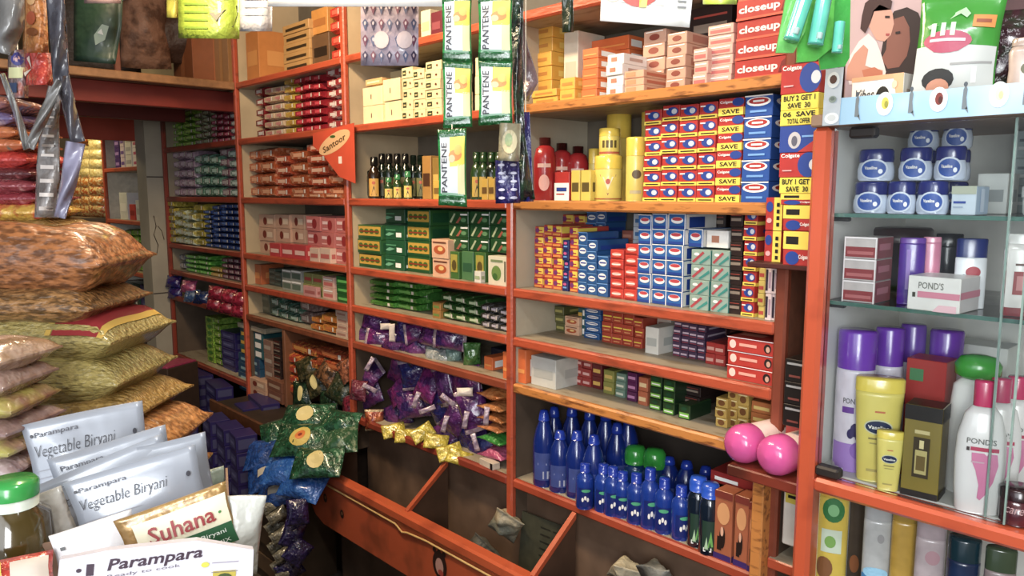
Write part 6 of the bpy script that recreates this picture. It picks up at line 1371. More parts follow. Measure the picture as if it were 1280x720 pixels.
# ================================================================== RODS AND HANGING THINGS
rod = thing('hanging_rod', 'thin steel rod under the ceiling from which sachets and bags hang', 'rod', None, (-1.8, 1.05, 2.33))
mb = MB(); mb.tube([(-1.7, 0, 0), (1.65, 0, 0)], .005, M('6a6a6a', .4, metal=.8)); part(mb, 'rod_bar', rod)
for x in (-1.5, 0, 1.5):
    mb = MB(); mb.tube([(x, 0, 0), (x, 0, .47)], .002, M('4a4a4a', .4, metal=.8), 6); part(mb, 'hanger_wire', rod)
YR = 1.05
def string(parent, x, y, z0, z1, m_=None):
    mb = MB(); mb.tube([(x, y, z0), (x, y, z1)], .0012, m_ or M('b8b0a0', .6), 5); part(mb, 'string', parent)
PG = M('17803a', .2, var=.25, scale=30, bump=.6, bscale=50, coat=.8)
PS = M('0f5a28', .2, var=.3, scale=40, bump=.9, bscale=70, coat=.8)
def pantene(mb, mp):
    srect(mb, .08, .16, .95, .90, mp, ink('dcdfe4'), 8, 8, 1); srect(mb, .42, .52, .95, .90, mp, ink('ecd51c'), 6, 6, 2); srect(mb, .70, .16, .95, .54, mp, ink('e4dca0'), 3, 6, 2)
    sell(mb, .62, .66, .24, .075, mp, ink('e08a2c'), 3); sell(mb, .72, .73, .14, .07, mp, ink('f0b83c'), 4); sell(mb, .50, .62, .12, .05, mp, ink('e8c08a'), 4)
    stext(mb, 'PANTENE', .22, .50, .66, .20, mp, ink('3a3c44'), 6, rot=pi / 2, bold=.01); srect(mb, .12, .14, .9, .17, mp, ink('8ab89a'), 6, 1, 2)
def sstrip(px0, px1, ys, label, Y=YR, ztop=2.33):
    pc = (px0 + px1) / 2; P = on_y(pc, ys[0][1], Y); yaw = radians(facecam(pc) - 6); dep = (P - EYE).dot(fwd)
    w2 = (px1 - px0) / FPX * dep
    t = thing('shampoo_sachet_strip', label, 'sachets', 'hanging green shampoo sachet strips', (P.x, Y, P.z), (0, 0, yaw))
    top = 0
    for i, (y0, y1) in enumerate(ys):
        za = on_y(pc, y0, Y).z - P.z; zb = on_y(pc, y1, Y).z - P.z; hh = za - zb
        me = pouch_mesh(w2, hh, .016, PG, PS, 31 + i, 12, 16, pantene, crimp=.10).mesh('sachet')
        part(me, 'sachet', t, loc=(0, 0, (za + zb) / 2)); top = max(top, za)
    string(t, 0, 0, top - .004, ztop - P.z)
    return t
sstrip(552, 590, [(-88, -6), (-6, 77), (77, 160)], 'long strip of green and white PANTENE sachets, left one hanging at centre')
sstrip(548, 584, [(161, 258)], 'single larger PANTENE sachet hanging lowest, under the left strip', Y=YR - .03, ztop=on_y(566, 158, YR).z)
sstrip(597, 641, [(-88, -6), (-6, 76), (76, 156)], 'right strip of green and white PANTENE sachets, shorter one')
# single hanging sheets and strips: ribbon(px points, widths, depth)
def ribbon(name, label, cat, pts, wpx, dep, m_, grp=None, seams=0, marks=None, thick=.002, top=True, wav=.01, n=10):
    """a hanging strip of film through given points at its own distance, with real thickness"""
    P0 = at(pts[0][0], pts[0][1], dep if not isinstance(dep, (list, tuple)) else dep[0])
    t = thing(name, label, cat, grp, tuple(P0), (0, 0, 0)); mb = MB()
    L = []
    steps = 6 * (len(pts) - 1)
    for k in range(steps + 1):
        s = k / steps * (len(pts) - 1); i = min(int(s), len(pts) - 2); f = s - i
        px = pts[i][0] + (pts[i + 1][0] - pts[i][0]) * f; py = pts[i][1] + (pts[i + 1][1] - pts[i][1]) * f
        w_ = (wpx[i] + (wpx[i + 1] - wpx[i]) * f); d_ = dep if not isinstance(dep, (list, tuple)) else dep[i] + (dep[i + 1] - dep[i]) * f
        a0, b0 = pts[i], pts[i + 1]; tx, ty = b0[0] - a0[0], b0[1] - a0[1]; ln = math.hypot(tx, ty); nx_, ny_ = -ty / ln, tx / ln
        if nx_ < 0: nx_, ny_ = -nx_, -ny_
        row = []
        for j in range(n + 1):
            u = j / n - .5; bulge = wav * (cos(u * pi) ** .7 if abs(u) < .5 else 0) * (abs(sin(seams * pi * k / steps)) if seams else 1)
            row.append(at(px + nx_ * u * w_, py + ny_ * u * w_, d_ - bulge + .006 * sin(5 * u + k * .7)) - P0)
        L.append(row)
    vs = [v for r in L for v in r]; back = [v + fwd * thick for v in vs]; N = len(vs); m1 = n + 1
    fs = [(i * m1 + j, i * m1 + j + 1, (i + 1) * m1 + j + 1, (i + 1) * m1 + j) for i in range(steps) for j in range(n)]
    mb.add(vs + back, fs + [tuple(N + q for q in f[::-1]) for f in fs] + [(i * m1, (i + 1) * m1, (i + 1) * m1 + N, i * m1 + N) for i in range(steps)] + [(i * m1 + n, (i + 1) * m1 + n, (i + 1) * m1 + n + N, i * m1 + n + N) for i in range(steps)] + [(steps * m1 + j, steps * m1 + j + 1, steps * m1 + j + 1 + N, steps * m1 + j + N) for j in range(n)], m_, True)
    part(mb, 'film', t)
    if marks:
        lab = MB()
        def mp(u, v, l=1):
            v = max(0, min(1, v)); u = max(0, min(1, u)); k = (1 - v) * steps; i = min(int(k), steps - 1); f = k - i; x = u * n; j = min(int(x), n - 1); g_ = x - j
            A = L[i][j].lerp(L[i][j + 1], g_); B = L[i + 1][j].lerp(L[i + 1][j + 1], g_)
            return tuple(A.lerp(B, f) - fwd * (.0010 * l + .0006))
        marks(lab, mp); part(lab, 'print', t)
    if top:
        mb = MB(); q = at(pts[0][0], pts[0][1], dep if not isinstance(dep, (list, tuple)) else dep[0]) - P0
        mb.tube([q, (q.x, q.y, 2.8 - P0.z)], .0012, M('b8b0a0', .6), 5); part(mb, 'string', t)
    return t
def depY(px, Y):
    d = ray(px, 100); return Y / d.y
# white printed sheet over the shelves at the very top
ribbon('paper_sheet', 'white paper sheet hanging across the top above the left bays', 'paper', [(455, -60), (455, 8)], [236, 240], depY(450, YR), M('dcdad6', .5, var=.04), wav=.02)
def pm_(mb, mp): mb.text('PARLE', .5, .3, .6, .2, lambda u, v: mp(u, v, 2), ink('6a7078')) if False else [mb.rect(.15, .25 + .12 * k, .85, .29 + .12 * k, lambda u, v: mp(u, v, 2), ink('8a9096'), 4, 1) for k in range(3)]
ribbon('plastic_pouch', 'grey white pouch with faint print hanging right of the yellow green bag', 'pouch', [(320, -40), (320, 39)], [42, 40], depY(320, YR), M('a8a8ac', .35, var=.1, bump=.4, coat=.4), marks=pm_, wav=.03)
def lm(mb, mp):
    f = lambda u, v: mp(u, v, 2)
    for k in range(6): mb.rect(.10, .12 + .10 * k, .48, .145 + .10 * k, f, ink('6a8a14'), 6, 1)
    mb.poly([(.5, .32), (.62, .22), (.9, .14), (.97, .30), (.95, .42), (.75, .36)], f, ink('3a3c1c')); mb.ell(.7, .6, .2, .12, f, ink('e0e83c'), 12)
ribbon('plastic_bag', 'bright yellow green plastic bag hanging near the loft', 'bag', [(262, -50), (261, 48)], [80, 76], depY(262, YR), M('8aa414', .45, var=.15, scale=10, bump=.4, coat=.6), marks=lm, wav=.06)
ribbon('plastic_bag', 'small yellow bag edge left of the bright yellow green bag', 'bag', [(216, -30), (215, 22)], [16, 14], depY(216, YR) + .1, M('c8c43c', .4, var=.2), wav=.02)
def paisley(mb, mp):
    f = lambda u, v: mp(u, v, 2); g_ = lambda u, v: mp(u, v, 3)
    for i in range(7):
        for j in range(6):
            u, v = .08 + i * .14, .08 + j * .165
            if j == 1 and i in (2, 3, 5): continue
            mb.poly([(u - .05, v + .03), (u, v - .06), (u + .05, v + .03), (u, v + .07)], f, ink(('3a3454', '6a3a54', '4a5478')[(i + j) % 3]))
            mb.ell(u, v + .02, .018, .022, g_, ink('b8aab4'), 6)
    mb.ell(.36, .26, .13, .09, g_, ink('c0aeb0'), 14); mb.ell(.76, .26, .14, .09, g_, ink('c0aeb0'), 14)
ribbon('patterned_sachet_sheet', 'sheet of mauve and blue patterned sachets hanging before the middle bay', 'sachets', [(487, -40), (487, 82)], [73, 72], depY(487, YR + .12), M('94889a', .35, var=.25, scale=30, bump=.3, coat=.5), marks=paisley, wav=.02)
def poster(mb, mp):
    f = lambda u, v: mp(u, v, 2); g_ = lambda u, v: mp(u, v, 3)
    mb.ell(.40, .62, .26, .37, f, ink('c4321e'), 24); mb.poly([(.42, .24), (.50, .25), (.54, .95), (.42, .95)], g_, ink('dccb2c')); mb.ell(.12, .42, .10, .12, f, ink('dfc8a8'), 12)
    for k in range(2): mb.rect(.84, .28 + .09 * k, .94, .31 + .09 * k, f, ink('8a8a8a'))
    mb.rect(.2, .30, .7, .33, f, ink('c8c4b8'))
po = ribbon('printed_poster', 'white poster with red disc and yellow stroke hanging before the right bay', 'poster', [(812, -50), (806, 30)], [116, 112], depY(806, YR), M('e6e4de', .4, var=.03), marks=poster, wav=.015)
po.rotation_euler = (0, 0, 0)
ribbon('sachet_strip', 'narrow dark green strip hanging at the left of the white poster', 'sachets', [(709, -30), (710, 40)], [15, 14], depY(709, YR + .1), M('1c2a18', .3, var=.3, bump=.4), wav=.01)
ribbon('sachet_strip', 'black and green glossy strip right of the PANTENE strips', 'sachets', [(648, -30), (646, 60), (650, 170), (656, 250)], [14, 14, 12, 26], depY(650, YR + .08), foil('1c3a28', '14141c', .5), wav=.015, seams=4)
ribbon('plastic_wrap', 'twisted pinkish clear wrap hanging beside the yellow cartons', 'wrap', [(650, 20), (653, 60), (662, 100), (655, 125)], [8, 14, 22, 12], depY(655, YR + .14), M('7a6468', .2, var=.3, bump=.8, coat=.7), wav=.02)
def cm(mb, mp): f = lambda u, v: mp(u, v, 2); mb.ell(.5, .5, .35, .32, f, ink('b8ac84'), 14); mb.ell(.45, .55, .18, .18, lambda u, v: mp(u, v, 3), ink('8a9a6a'), 10)
ribbon('cream_sachet', 'cream coloured sachet with pale flower hanging under the right strip', 'sachet', [(638, 154), (636, 201)], [27, 27], depY(637, YR + .03), M('8c8468', .3, var=.15, bump=.4, coat=.6), marks=cm, wav=.02)
def bm(mb, mp):
    f = lambda u, v: mp(u, v, 2)
    for i in range(2):
        for k in range(5): mb.ell(.25 + .5 * i, .12 + .19 * k, .14, .035, f, ink('b4b4cc'), 8)
ribbon('blue_sachet_sheet', 'navy blue sachet sheet with white marks hanging beside cream sachet', 'sachets', [(634, 200), (635, 254)], [30, 31], depY(636, YR + .05), foil('1e1c54', '2a2468', .5), marks=bm, wav=.015)
ribbon('blue_sachet_sheet', 'plain navy blue sachet at the right of the marked navy sheet', 'sachets', [(657, 140), (658, 252)], [10, 18], depY(657, YR + .10), foil('1a1a5a', '24246a', .5), wav=.01)
# toothbrushes in a green blister pack
tb = thing('toothbrush_pack', 'hanging green pack of teal toothbrush tubes above the showcase corner', 'pack', None, tuple(at(1022, 40, 1.22)))
GRN = M('2a9a34', .2, var=.2, scale=14, bump=.3, coat=.7)
def quad(pts, dep, m_, th=.004):
    b0 = tb.location; v = [at(x, y, d_) - b0 for (x, y), d_ in zip(pts, dep)]; w_ = [q + fwd * th for q in v]; mb = MB(); n_ = len(v)
    mb.add(v + w_, [tuple(range(n_)), tuple(range(2 * n_ - 1, n_ - 1, -1))] + [(i, i + n_, (i + 1) % n_ + n_, (i + 1) % n_) for i in range(n_)], m_); return mb
part(quad([(998, -40), (1064, -40), (1062, 72), (1056, 83), (1026, 87), (1022, 60)], [1.22] * 6, GRN), 'backing_card', tb)
part(quad([(1000, -10), (1046, -40), (1040, 60), (1020, 76), (996, 78)], [1.205] * 5, M('4aae38', .2, var=.2, bump=.3, coat=.7)), 'backing_card', tb)
part(quad([(984, -10), (1024, -30), (1006, 40), (992, 66), (970, 66)], [1.19] * 5, M('5cb44c', .25, var=.25, scale=12, bump=.3, coat=.7)), 'backing_card', tb)
for (x0_, y0_, x1_, y1_, r_) in ((1008, -8, 989, 50, .012), (1030, -2, 1019, 56, .012), (1050, 28, 1046, 66, .008)):
    A = at(x0_, y0_, 1.175) - tb.location; B = at(x1_, y1_, 1.175) - tb.location; ms = MB(); dv_ = B - A
    ms.tube([A, A + dv_ * .03, A + dv_ * .9, A + dv_ * .97, B], r_, M('4fc0a8', .12, var=.15, scale=30, coat=.9), 12)
    q = part(ms, 'toothbrush_tube', tb)
    m2_ = MB(); m2_.tube([A + dv_ * .80 - fwd * r_ * .95, A + dv_ * .92 - fwd * r_ * .95], r_ * .4, M('c8e8e0', .1, coat=1.0), 8); part(m2_, 'bristle_head', q)
mb = MB(); p_ = at(1030, -38, 1.21) - tb.location; mb.tube([p_, (p_.x, p_.y, 2.8 - tb.location.z)], .0012, M('b8b0a0', .6), 5); part(mb, 'string', tb)
ribbon('plastic_bag', 'yellow green bag edge hanging at the top right of the white poster', 'bag', [(900, -30), (900, 5)], [44, 42], depY(900, YR), M('b0c42c', .3, var=.2), wav=.02)

# left foreground hanging strips
GRY = M('44424a', .25, var=.35, scale=20, bump=.7, bscale=30, coat=.7); GRL = M('747270', .25, var=.25, scale=18, bump=.6, bscale=30, coat=.7); LIL = M('827e96', .25, var=.2, scale=14, bump=.5, bscale=25, coat=.7)
ribbon('plastic_bag', 'crumpled grey clear bag hanging at the top left corner', 'bag', [(6, -40), (8, 30), (0, 66)], [46, 44, 30], 1.15, GRL, wav=.03)
ribbon('sachet_strip', 'dark grey sachet strip hanging down from the top left', 'sachets', [(66, -30), (72, 40), (76, 100), (86, 130)], [22, 22, 20, 16], 1.05, GRY, wav=.012, seams=3)
ribbon('plastic_strip', 'dark grey clear strip bent down to the right, lower left tangle', 'strip', [(80, 95), (86, 135), (97, 178)], [12, 16, 18], 1.04, GRY, wav=.008, top=False)
ribbon('plastic_strip', 'light grey clear strip crossing down to the left', 'strip', [(74, 100), (56, 140), (36, 185)], [10, 14, 12], 1.03, GRL, wav=.008, top=False)
ribbon('plastic_strip', 'thin pale clear strip slanting right at the left edge', 'strip', [(2, 92), (20, 140), (34, 186)], [6, 8, 10], 1.03, GRL, wav=.006, top=False)
ribbon('plastic_strip', 'lilac grey film panel hanging lowest beside the silver sachets', 'strip', [(94, 178), (86, 225), (74, 272)], [24, 20, 14], 1.04, LIL, wav=.01, top=False)
def lad(mb, mp):
    f = lambda u, v: mp(u, v, 2)
    for k in range(12): mb.rect(.22, .04 + k * .08, .82, .062 + k * .08, f, ink('c8bcb4'), 4, 1)
ribbon('sachet_ladder', 'long ladder of small silver sachets with white bars, far left', 'sachets', [(68, 108), (62, 150), (60, 200), (58, 272)], [16, 22, 28, 30], 1.08, M('7c7470', .25, var=.3, scale=25, bump=.6, coat=.7), marks=lad, seams=11, wav=.012)
def stars(mb, mp): f = lambda u, v: mp(u, v, 2); [mb.poly([(.3, .5), (.5 + .5 * cos(a_), .5 + .5 * sin(a_)), (.5 + .5 * cos(a_ + .25), .5 + .5 * sin(a_ + .25))], f, ink('dcc8b8')) for a_ in (.3, 1.2, 2.2, 3.4)]
def om(mb, mp): f = lambda u, v: mp(u, v, 2); mb.ell(.35, .5, .2, .1, f, ink('b8501c'), 10); mb.ell(.4, .3, .25, .06, f, ink('8a4a14'), 10); mb.ell(.35, .75, .18, .06, f, ink('d8a05a'), 10)
ribbon('snack_pouch', 'orange pouch hanging behind the dark grey strip at top left', 'pouch', [(44, -20), (44, 66)], [26, 32], 1.30, foil('c8762c', 'd88a3c', .5), marks=om, wav=.03)
ribbon('snack_pouch', 'red pouch with white star burst hanging under the orange pouch', 'pouch', [(47, 66), (48, 106)], [32, 36], 1.29, foil('b8281c', 'c8402c', .5), marks=stars, wav=.03, top=False)
def mm(mb, mp): f = lambda u, v: mp(u, v, 2); mb.ell(.55, .8, .35, .14, f, ink('3c3c80'), 12); mb.ell(.5, .8, .18, .07, f, ink('c8a0a0'), 10); mb.rect(.1, .4, .9, .62, f, ink('c8c890'), 4, 2); mb.rect(.1, .1, .5, .3, f, ink('3a4a6a'), 4, 2)
ribbon('snack_pouch', 'blue and cream pouch hanging left of the red star pouch', 'pouch', [(22, 62), (22, 122)], [24, 26], 1.31, foil('8a7a7c', 'b05a4a', .6), marks=mm, wav=.03)
DKGR = M('0d2a19', .55, scale=7, h2='0a1810', amount=.55, bump=.6, bscale=20, coat=.15)
def dg(mb, mp): f = lambda u, v: mp(u, v, 2); mb.poly([(.45, .35), (.6, .5), (.75, .48), (.7, .3), (.5, .22)], f, ink('6a7a6a')); mb.poly([(.52, .38), (.6, .44), (.66, .36)], lambda u, v: mp(u, v, 3), ink('a8a8a0'))
ribbon('plastic_bag', 'dark green plastic bag hanging under the ceiling at the loft', 'bag', [(124, -40), (122, 30), (118, 78)], [62, 60, 52], 2.3, DKGR, marks=dg, wav=.03)
ribbon('plastic_bag', 'small pale pink bag edge above the dark green bag', 'bag', [(128, -30), (128, 4)], [46, 46], 2.2, M('9a7a74', .5, var=.2), wav=.02)

# ================================================================== COUNTER WITH BAGS AND PACKETS (left foreground)
ct = thing('shop_counter', 'dark wooden counter carrying the noodle bags in the left foreground', 'counter', None, (-1.35, .15, 0))
mb = MB(); mb.box(-.70, .62, -.40, .24, 0, .92, M('3a2a1e', .6, var=.3, scale=8), .004); part(mb, 'counter_body', ct)
mb = MB(); mb.box(-.72, .64, -.42, .26, .92, .95, M('5a4230', .45, var=.2, scale=8), .004); part(mb, 'counter_top', ct)
HV = Vector((right.x, right.y, 0)).normalized()
def flatbag(pxt, yt, yb, dep, length, width, m_, label, name='noodle_bag', grp=None, seed=1, marks=None, yaw=0, cat='bag', drop=0, seal=None):
    zt = at(pxt, yt, dep).z; zb = at(pxt, yb, dep).z; th_ = (zt - zb) * 1.04
    tip = at(pxt, (yt + yb) / 2, dep); d_ = (Matrix.Rotation(radians(yaw), 4, 'Z') @ HV)
    o = solo(pouch_mesh(width, length, th_, m_, seal, seed, 14, 34, marks, crimp=.015, wrinkle=.8, fat=8.0, side=8).mesh('bag'), name, label, cat, grp)
    X_ = Vector((0, 0, 1)).cross(d_)
    Mx = Matrix((( -X_.x, 0, d_.x, 0), (-X_.y, 0, d_.y, 0), (0, 1, 0, 0), (0, 0, 0, 1)))
    # columns: local X -> -X_, local Y -> down/up, local Z -> long axis
    Mx = Matrix(((X_.x, 0, d_.x, 0), (X_.y, 0, d_.y, 0), (X_.z, -1, d_.z, 0), (0, 0, 0, 1)))
    c = tip - d_ * (length / 2)
    o.matrix_world = Matrix.Translation(c) @ Mx; return o
def noodle(a_, b_, sc=70, st=(1, 1, .45), am=.5): return M(a_, .4, scale=sc * 2.4, h2=b_, amount=am, bump=.9, bscale=sc * 1.6, coat=.6, stretch=st)
NO1 = noodle('a8662c', '6a3c14', 45); NO2 = noodle('9c6c30', '5e3f18', 60); NO3 = noodle('a89448', '8a7a3a', 90, am=.55); NO4 = noodle('b08a3a', '8f6c24', 80); NO5 = noodle('c0803a', '8a5520', 50)
def corner(mb, mp): srect(mb, .02, .72, .98, .93, mp, ink('8e1c20'), 10, 5, 1); srect(mb, .02, .69, .98, .715, mp, ink('c8a02c'), 10, 1, 1); srect(mb, .02, .93, .98, .955, mp, ink('c8a02c'), 10, 1, 1)
def corner2(mb, mp): srect(mb, .02, .30, .98, .40, mp, ink('9a2c20'), 10, 3, 1); srect(mb, .02, .15, .98, .30, mp, ink('c8a820'), 10, 3, 1)
def both(mb, mp):
    corner(mb, mp); corner2(mb, mp)
WZ = ['topmost', 'second', 'third', 'fourth', 'fifth', 'sixth', 'seventh']
bags = [(163, 284, 358, NO1, 'fat orange brown noodle bag', 0, None, .36), (154, 356, 396, NO2, 'thinner brown noodle bag', 2, None, .34), (183, 388, 446, NO3, 'pale green yellow bag with red corner panel', -3, both, .36),
        (188, 437, 492, NO3, 'plain pale green yellow bag', 2, None, .36), (208, 478, 528, NO4, 'golden noodle bag', -2, None, .38), (238, 512, 570, NO5, 'orange noodle bag behind the upper packet', 4, None, .40), (247, 560, 628, NO5, 'shiny orange noodle bag beside the packets', 8, None, .40), (240, 622, 700, NO4, 'golden noodle bag hidden lowest behind packets', 3, None, .40)]
for i, (px, ya, yb, m_, nm, yw, mk, ln) in enumerate(bags):
    flatbag(px, ya, yb, 1.27, ln, .21, m_, nm + (', %s of the bag pile' % WZ[i] if i < 7 else ''), grp='noodle bags piled on the counter', seed=50 + i, yaw=yw, marks=mk, name='noodle_bag')
# packets lying on top of the bag pile
lay = [(92, 273, 288, foil('8a6a30', 'a07c3c'), 'flat brown gold packet directly on the noodle bags'), (88, 255, 274, foil('c89a1c', 'b8301c', .55), 'yellow and red packet on the brown gold one'), (74, 240, 256, foil('8a2430', 'b86a6a', .6), 'dark red silver striped packet'), (72, 226, 241, foil('8a3038', 'c08a84', .6), 'dull red packet with pink stripe'),
       (70, 211, 227, foil('5a2024', '9a5050', .6), 'very dark red packet'), (66, 192, 212, foil('c02a1c', 'a8241c'), 'bright red packet under the orange one'), (56, 176, 193, foil('b8602c', '3a6a60', .6), 'orange and teal packet'), (50, 160, 177, foil('c8702c', 'b8602c'), 'plain orange packet'), (46, 143, 161, foil('6a5a84', 'a08a94', .6), 'mauve packet'), (40, 124, 144, foil('9a5a4a', '6a6a8a', .55), 'brown and blue topmost packet')]
for i, (px, ya, yb, m_, nm) in enumerate(lay):
    flatbag(px, ya, yb, 1.30, .22, .13, m_, nm + ' in the snack pile above noodle bags', name='snack_packet', cat='packet', grp='snack packets piled above the noodle bags', seed=80 + i, yaw=(-3, 4, 0, 2, -2)[i % 5])
# clear pink packs at the left edge
for i, (ya, yb, m_, nm) in enumerate(((428, 458, M('9a7a5a', .2, h2='b89a84', scale=30, bump=.5, coat=.9), 'brown clear roll pack, topmost at the left edge'), (458, 488, M('8a6a5c', .2, h2='a88a7c', scale=30, bump=.5, coat=.9), 'brown pink roll pack, second at the left edge'), (488, 514, M('a89a3a', .2, h2='8a5a4a', scale=14, bump=.5, coat=.9), 'clear pack with yellow green label, third at the left edge'),
                                   (514, 540, M('a08078', .2, h2='7a5a54', scale=30, bump=.5, coat=.9), 'pinkish clear pack, fourth at the left edge'), (540, 562, M('a8a040', .2, h2='9a6a5a', scale=12, bump=.5, coat=.9), 'clear pack with yellow stripe, fifth at the left edge'), (562, 590, M('8a6c6a', .2, h2='b09a98', scale=30, bump=.6, coat=.9), 'mauve clear pack, lowest at the left edge'))):
    flatbag(47 - (6 if i < 2 else 0), ya, yb, 1.04, .13, .12, m_, nm, name='clear_pack', cat='packet', grp='clear packs at the left edge', seed=20 + i, yaw=-5 + 4 * (i % 3))
ps = thing('pack_stand', 'dark block under the clear packs at the left edge', 'stand', None, tuple(at(5, 600, 1.04)), (0, 0, radians(72)))
zz = ps.location.z; mb = MB(); mb.box(-.09, .05, -.03, .09, .95 - zz, -.012, M('1c1814', .7), .003); part(mb, 'stand_block', ps)
# oil bottle with green cap
ob_ = thing('cooking_oil_bottle', 'clear golden oil bottle with bright green cap at the bottom left', 'bottle', None, (at(18, 640, .82).x, at(18, 640, .82).y, .951), (0, 0, radians(70)))
zc = at(18, 597, .82).z - .951
OIL = M('4c3c10', .08, var=.25, scale=6, coat=1.0)
pr2 = [(.036, 0), (.040, .006)] + [(.040 - (.003 if k % 2 else 0), .02 + k * .012) for k in range(int((zc - .07) / .012))] + [(.034, zc - .040), (.022, zc - .030), (.019, zc - .022)]
mb = MB(); mb.lathe(pr2, OIL, 28); part(mb, 'bottle_body', ob_)
mb = MB(); mb.lathe([(.0235, zc - .030), (.0245, zc - .018)], M('c8d0c0', .3), 24); part(mb, 'neck_ring', ob_)
mb = MB(); mb.lathe([(.0250, zc - .018), (.0255, zc - .004), (.022, zc), (0, zc)], plas('1c9a3c'), 28, cap=False); part(mb, 'cap', ob_)
def ryl(mb, mp): srect(mb, .0, .0, .4, .95, mp, ink('dcb81c'), 5, 6, 1); srect(mb, .5, .3, .95, .9, mp, ink('c8bcb0'), 5, 6, 1)
pk(14, 735, .075, .06, .02, foil('b8281c', 'c8402c', .5), 'red and yellow pouch at the bottom left corner before the oil bottle', dep=.74, tilt=-50, marks=ryl, name='spice_pouch', cat='pouch')
# open carton holding the ready meal pouches
dc = thing('display_carton', 'open brown display carton holding the silver ready meal pouches', 'box', None, (at(175, 700, .93).x, at(175, 700, .93).y, .951), (0, 0, radians(68)))
zr = at(170, 650, .86).z - .951
mb = MB()
KB = card('8a6a54')
for (x0_, x1_, y0_, y1_) in ((-.105, .105, -.085, -.082), (-.105, .105, .082, .085), (-.105, -.102, -.085, .085), (.102, .105, -.085, .085)): mb.box(x0_, x1_, y0_, y1_, 0, zr - (.03 if y0_ > 0 else .005), KB)
mb.box(-.105, .105, -.085, .085, 0, .003, KB); part(mb, 'carton_walls', dc)
SILV = M('949aa6', .36, metal=.1, var=.12, scale=9, bump=.35, bscale=14, coat=.5)
def bir(full=True):
    def f(mb, mp):
        stext(mb, 'Vegetable Biryani', .40, .74, .68, .13, mp, ink('34343c'), 3, bold=-.012, shear=.25); stext(mb, 'Parampara', .26, .885, .36, .055, mp, ink('4a4a54'), 3, bold=.0, shear=.1)
        sell(mb, .06, .89, .012, .015, mp, ink('34343c'), 3); sell(mb, .91, .76, .018, .025, mp, ink('3a3a44'), 3); srect(mb, .04, .60, .5, .606, mp, ink('8a8a94'), 6, 1, 2); srect(mb, .04, .54, .42, .546, mp, ink('8a8a94'), 6, 1, 2)
    return f
def lit(mb, mp): stext(mb, 'Parampara', .26, .885, .36, .055, mp, ink('4a4a54'), 3); srect(mb, .04, .74, .3, .75, mp, ink('6a6a74'), 4, 1, 2)
RP = [(118, 590, .148, .165, 1.04, -7, 'silver Vegetable Biryani pouch, rearmost and tallest', bir()), (152, 622, .140, .15, .985, -10, 'silver pouch second from the back, mostly covered', lit), (140, 640, .165, .13, .93, -17, 'silver Vegetable Biryani pouch with crumpled shine, left of the front one', bir()), (182, 644, .142, .125, .885, -12, 'silver Vegetable Biryani pouch, frontmost right one', bir()),
      (215, 610, .10, .12, .955, -8, 'plain silver pouch corner behind the right front pouch', None)]
for i, (px, py, w2, h2, dp, ro, lb, mk) in enumerate(RP):
    pk(px, py, w2, h2, .016, SILV, lb, 'silver ready meal pouches', dep=dp, yaw=facecam(px) - 4, tilt=-14, roll=ro * 1.0, marks=mk, name='ready_meal_pouch', cat='pouch', n=16, wr=1.4, seed=7 + i)
pk(255, 612, .06, .05, .02, M('a8b4a0', .3, h2='8a9a84', scale=12, bump=.4, coat=.5), 'small pale green white pouch right of the silver pouches', dep=1.02, roll=-8, name='small_pouch', cat='pouch')
def suh(mb, mp):
    f = lambda l: (lambda u, v: (mp(u, v)[0], mp(u, v)[1] - .0006 * l, mp(u, v)[2]))
    srect(mb, .12, .0, .98, .86, mp, ink('e4dcbc'), 10, 8, 1)
    mb.rect(.14, .12, .98, .44, f(3), ink('1c5a34'), 10, 3)
    stext(mb, 'Suhana', .54, .64, .62, .24, mp, ink('9a2c30'), 4, bold=.015); stext(mb, 'Vegetable Biryani', .60, .34, .62, .085, mp, ink('dfe8dc'), 7, bold=.005); stext(mb, 'READY MIX', .72, .20, .40, .06, mp, ink('dfe8dc'), 7)
    sell(mb, .90, .62, .015, .02, mp, ink('3a8a3a'), 3); sell(mb, .84, .04, .07, .05, mp, ink('b84a24'), 8)
pk(226, 666, .112, .072, .014, M('a8803c', .3, metal=.3, var=.25, scale=12, bump=.4, coat=.6), 'gold, cream and green Suhana pouch', dep=.80, yaw=facecam(226) - 2, tilt=-8, roll=-13, marks=suh, name='spice_pouch', cat='pouch', n=16, seed=3)
def wt(mb, mp): stext(mb, 'Parampara', .25, .35, .35, .09, mp, ink('5a5a5a'), 3); srect(mb, .08, .75, .14, .80, mp, ink('4a4a4a'), 2, 1, 3); srect(mb, .08, .2, .5, .22, mp, ink('7a7a7a'), 4, 1, 3)
pk(123, 693, .078, .07, .014, M('d8d6d8', .35, var=.04, bump=.2, coat=.3), 'small white printed pouch left of the gold pouch', dep=.80, roll=-8, tilt=-8, marks=wt, name='spice_pouch', cat='pouch', n=14)
pk(302, 668, .042, .085, .024, M('c2c4bc', .3, var=.1, scale=8, bump=.4, coat=.4), 'white pouch standing at the right end of the packets', dep=.83, roll=9, tilt=-4, marks=lambda mb, mp: (sell(mb, .2, .18, .15, .06, mp, ink('b84a24'), 2)), name='white_pouch', cat='pouch', n=12)
pk(66, 668, .05, .10, .02, M('b8b4ac', .25, var=.15, bump=.5, coat=.6), 'crumpled clear pouch at the left end of the packets', dep=.86, roll=-15, tilt=-8, name='clear_pouch', cat='pouch', n=10)
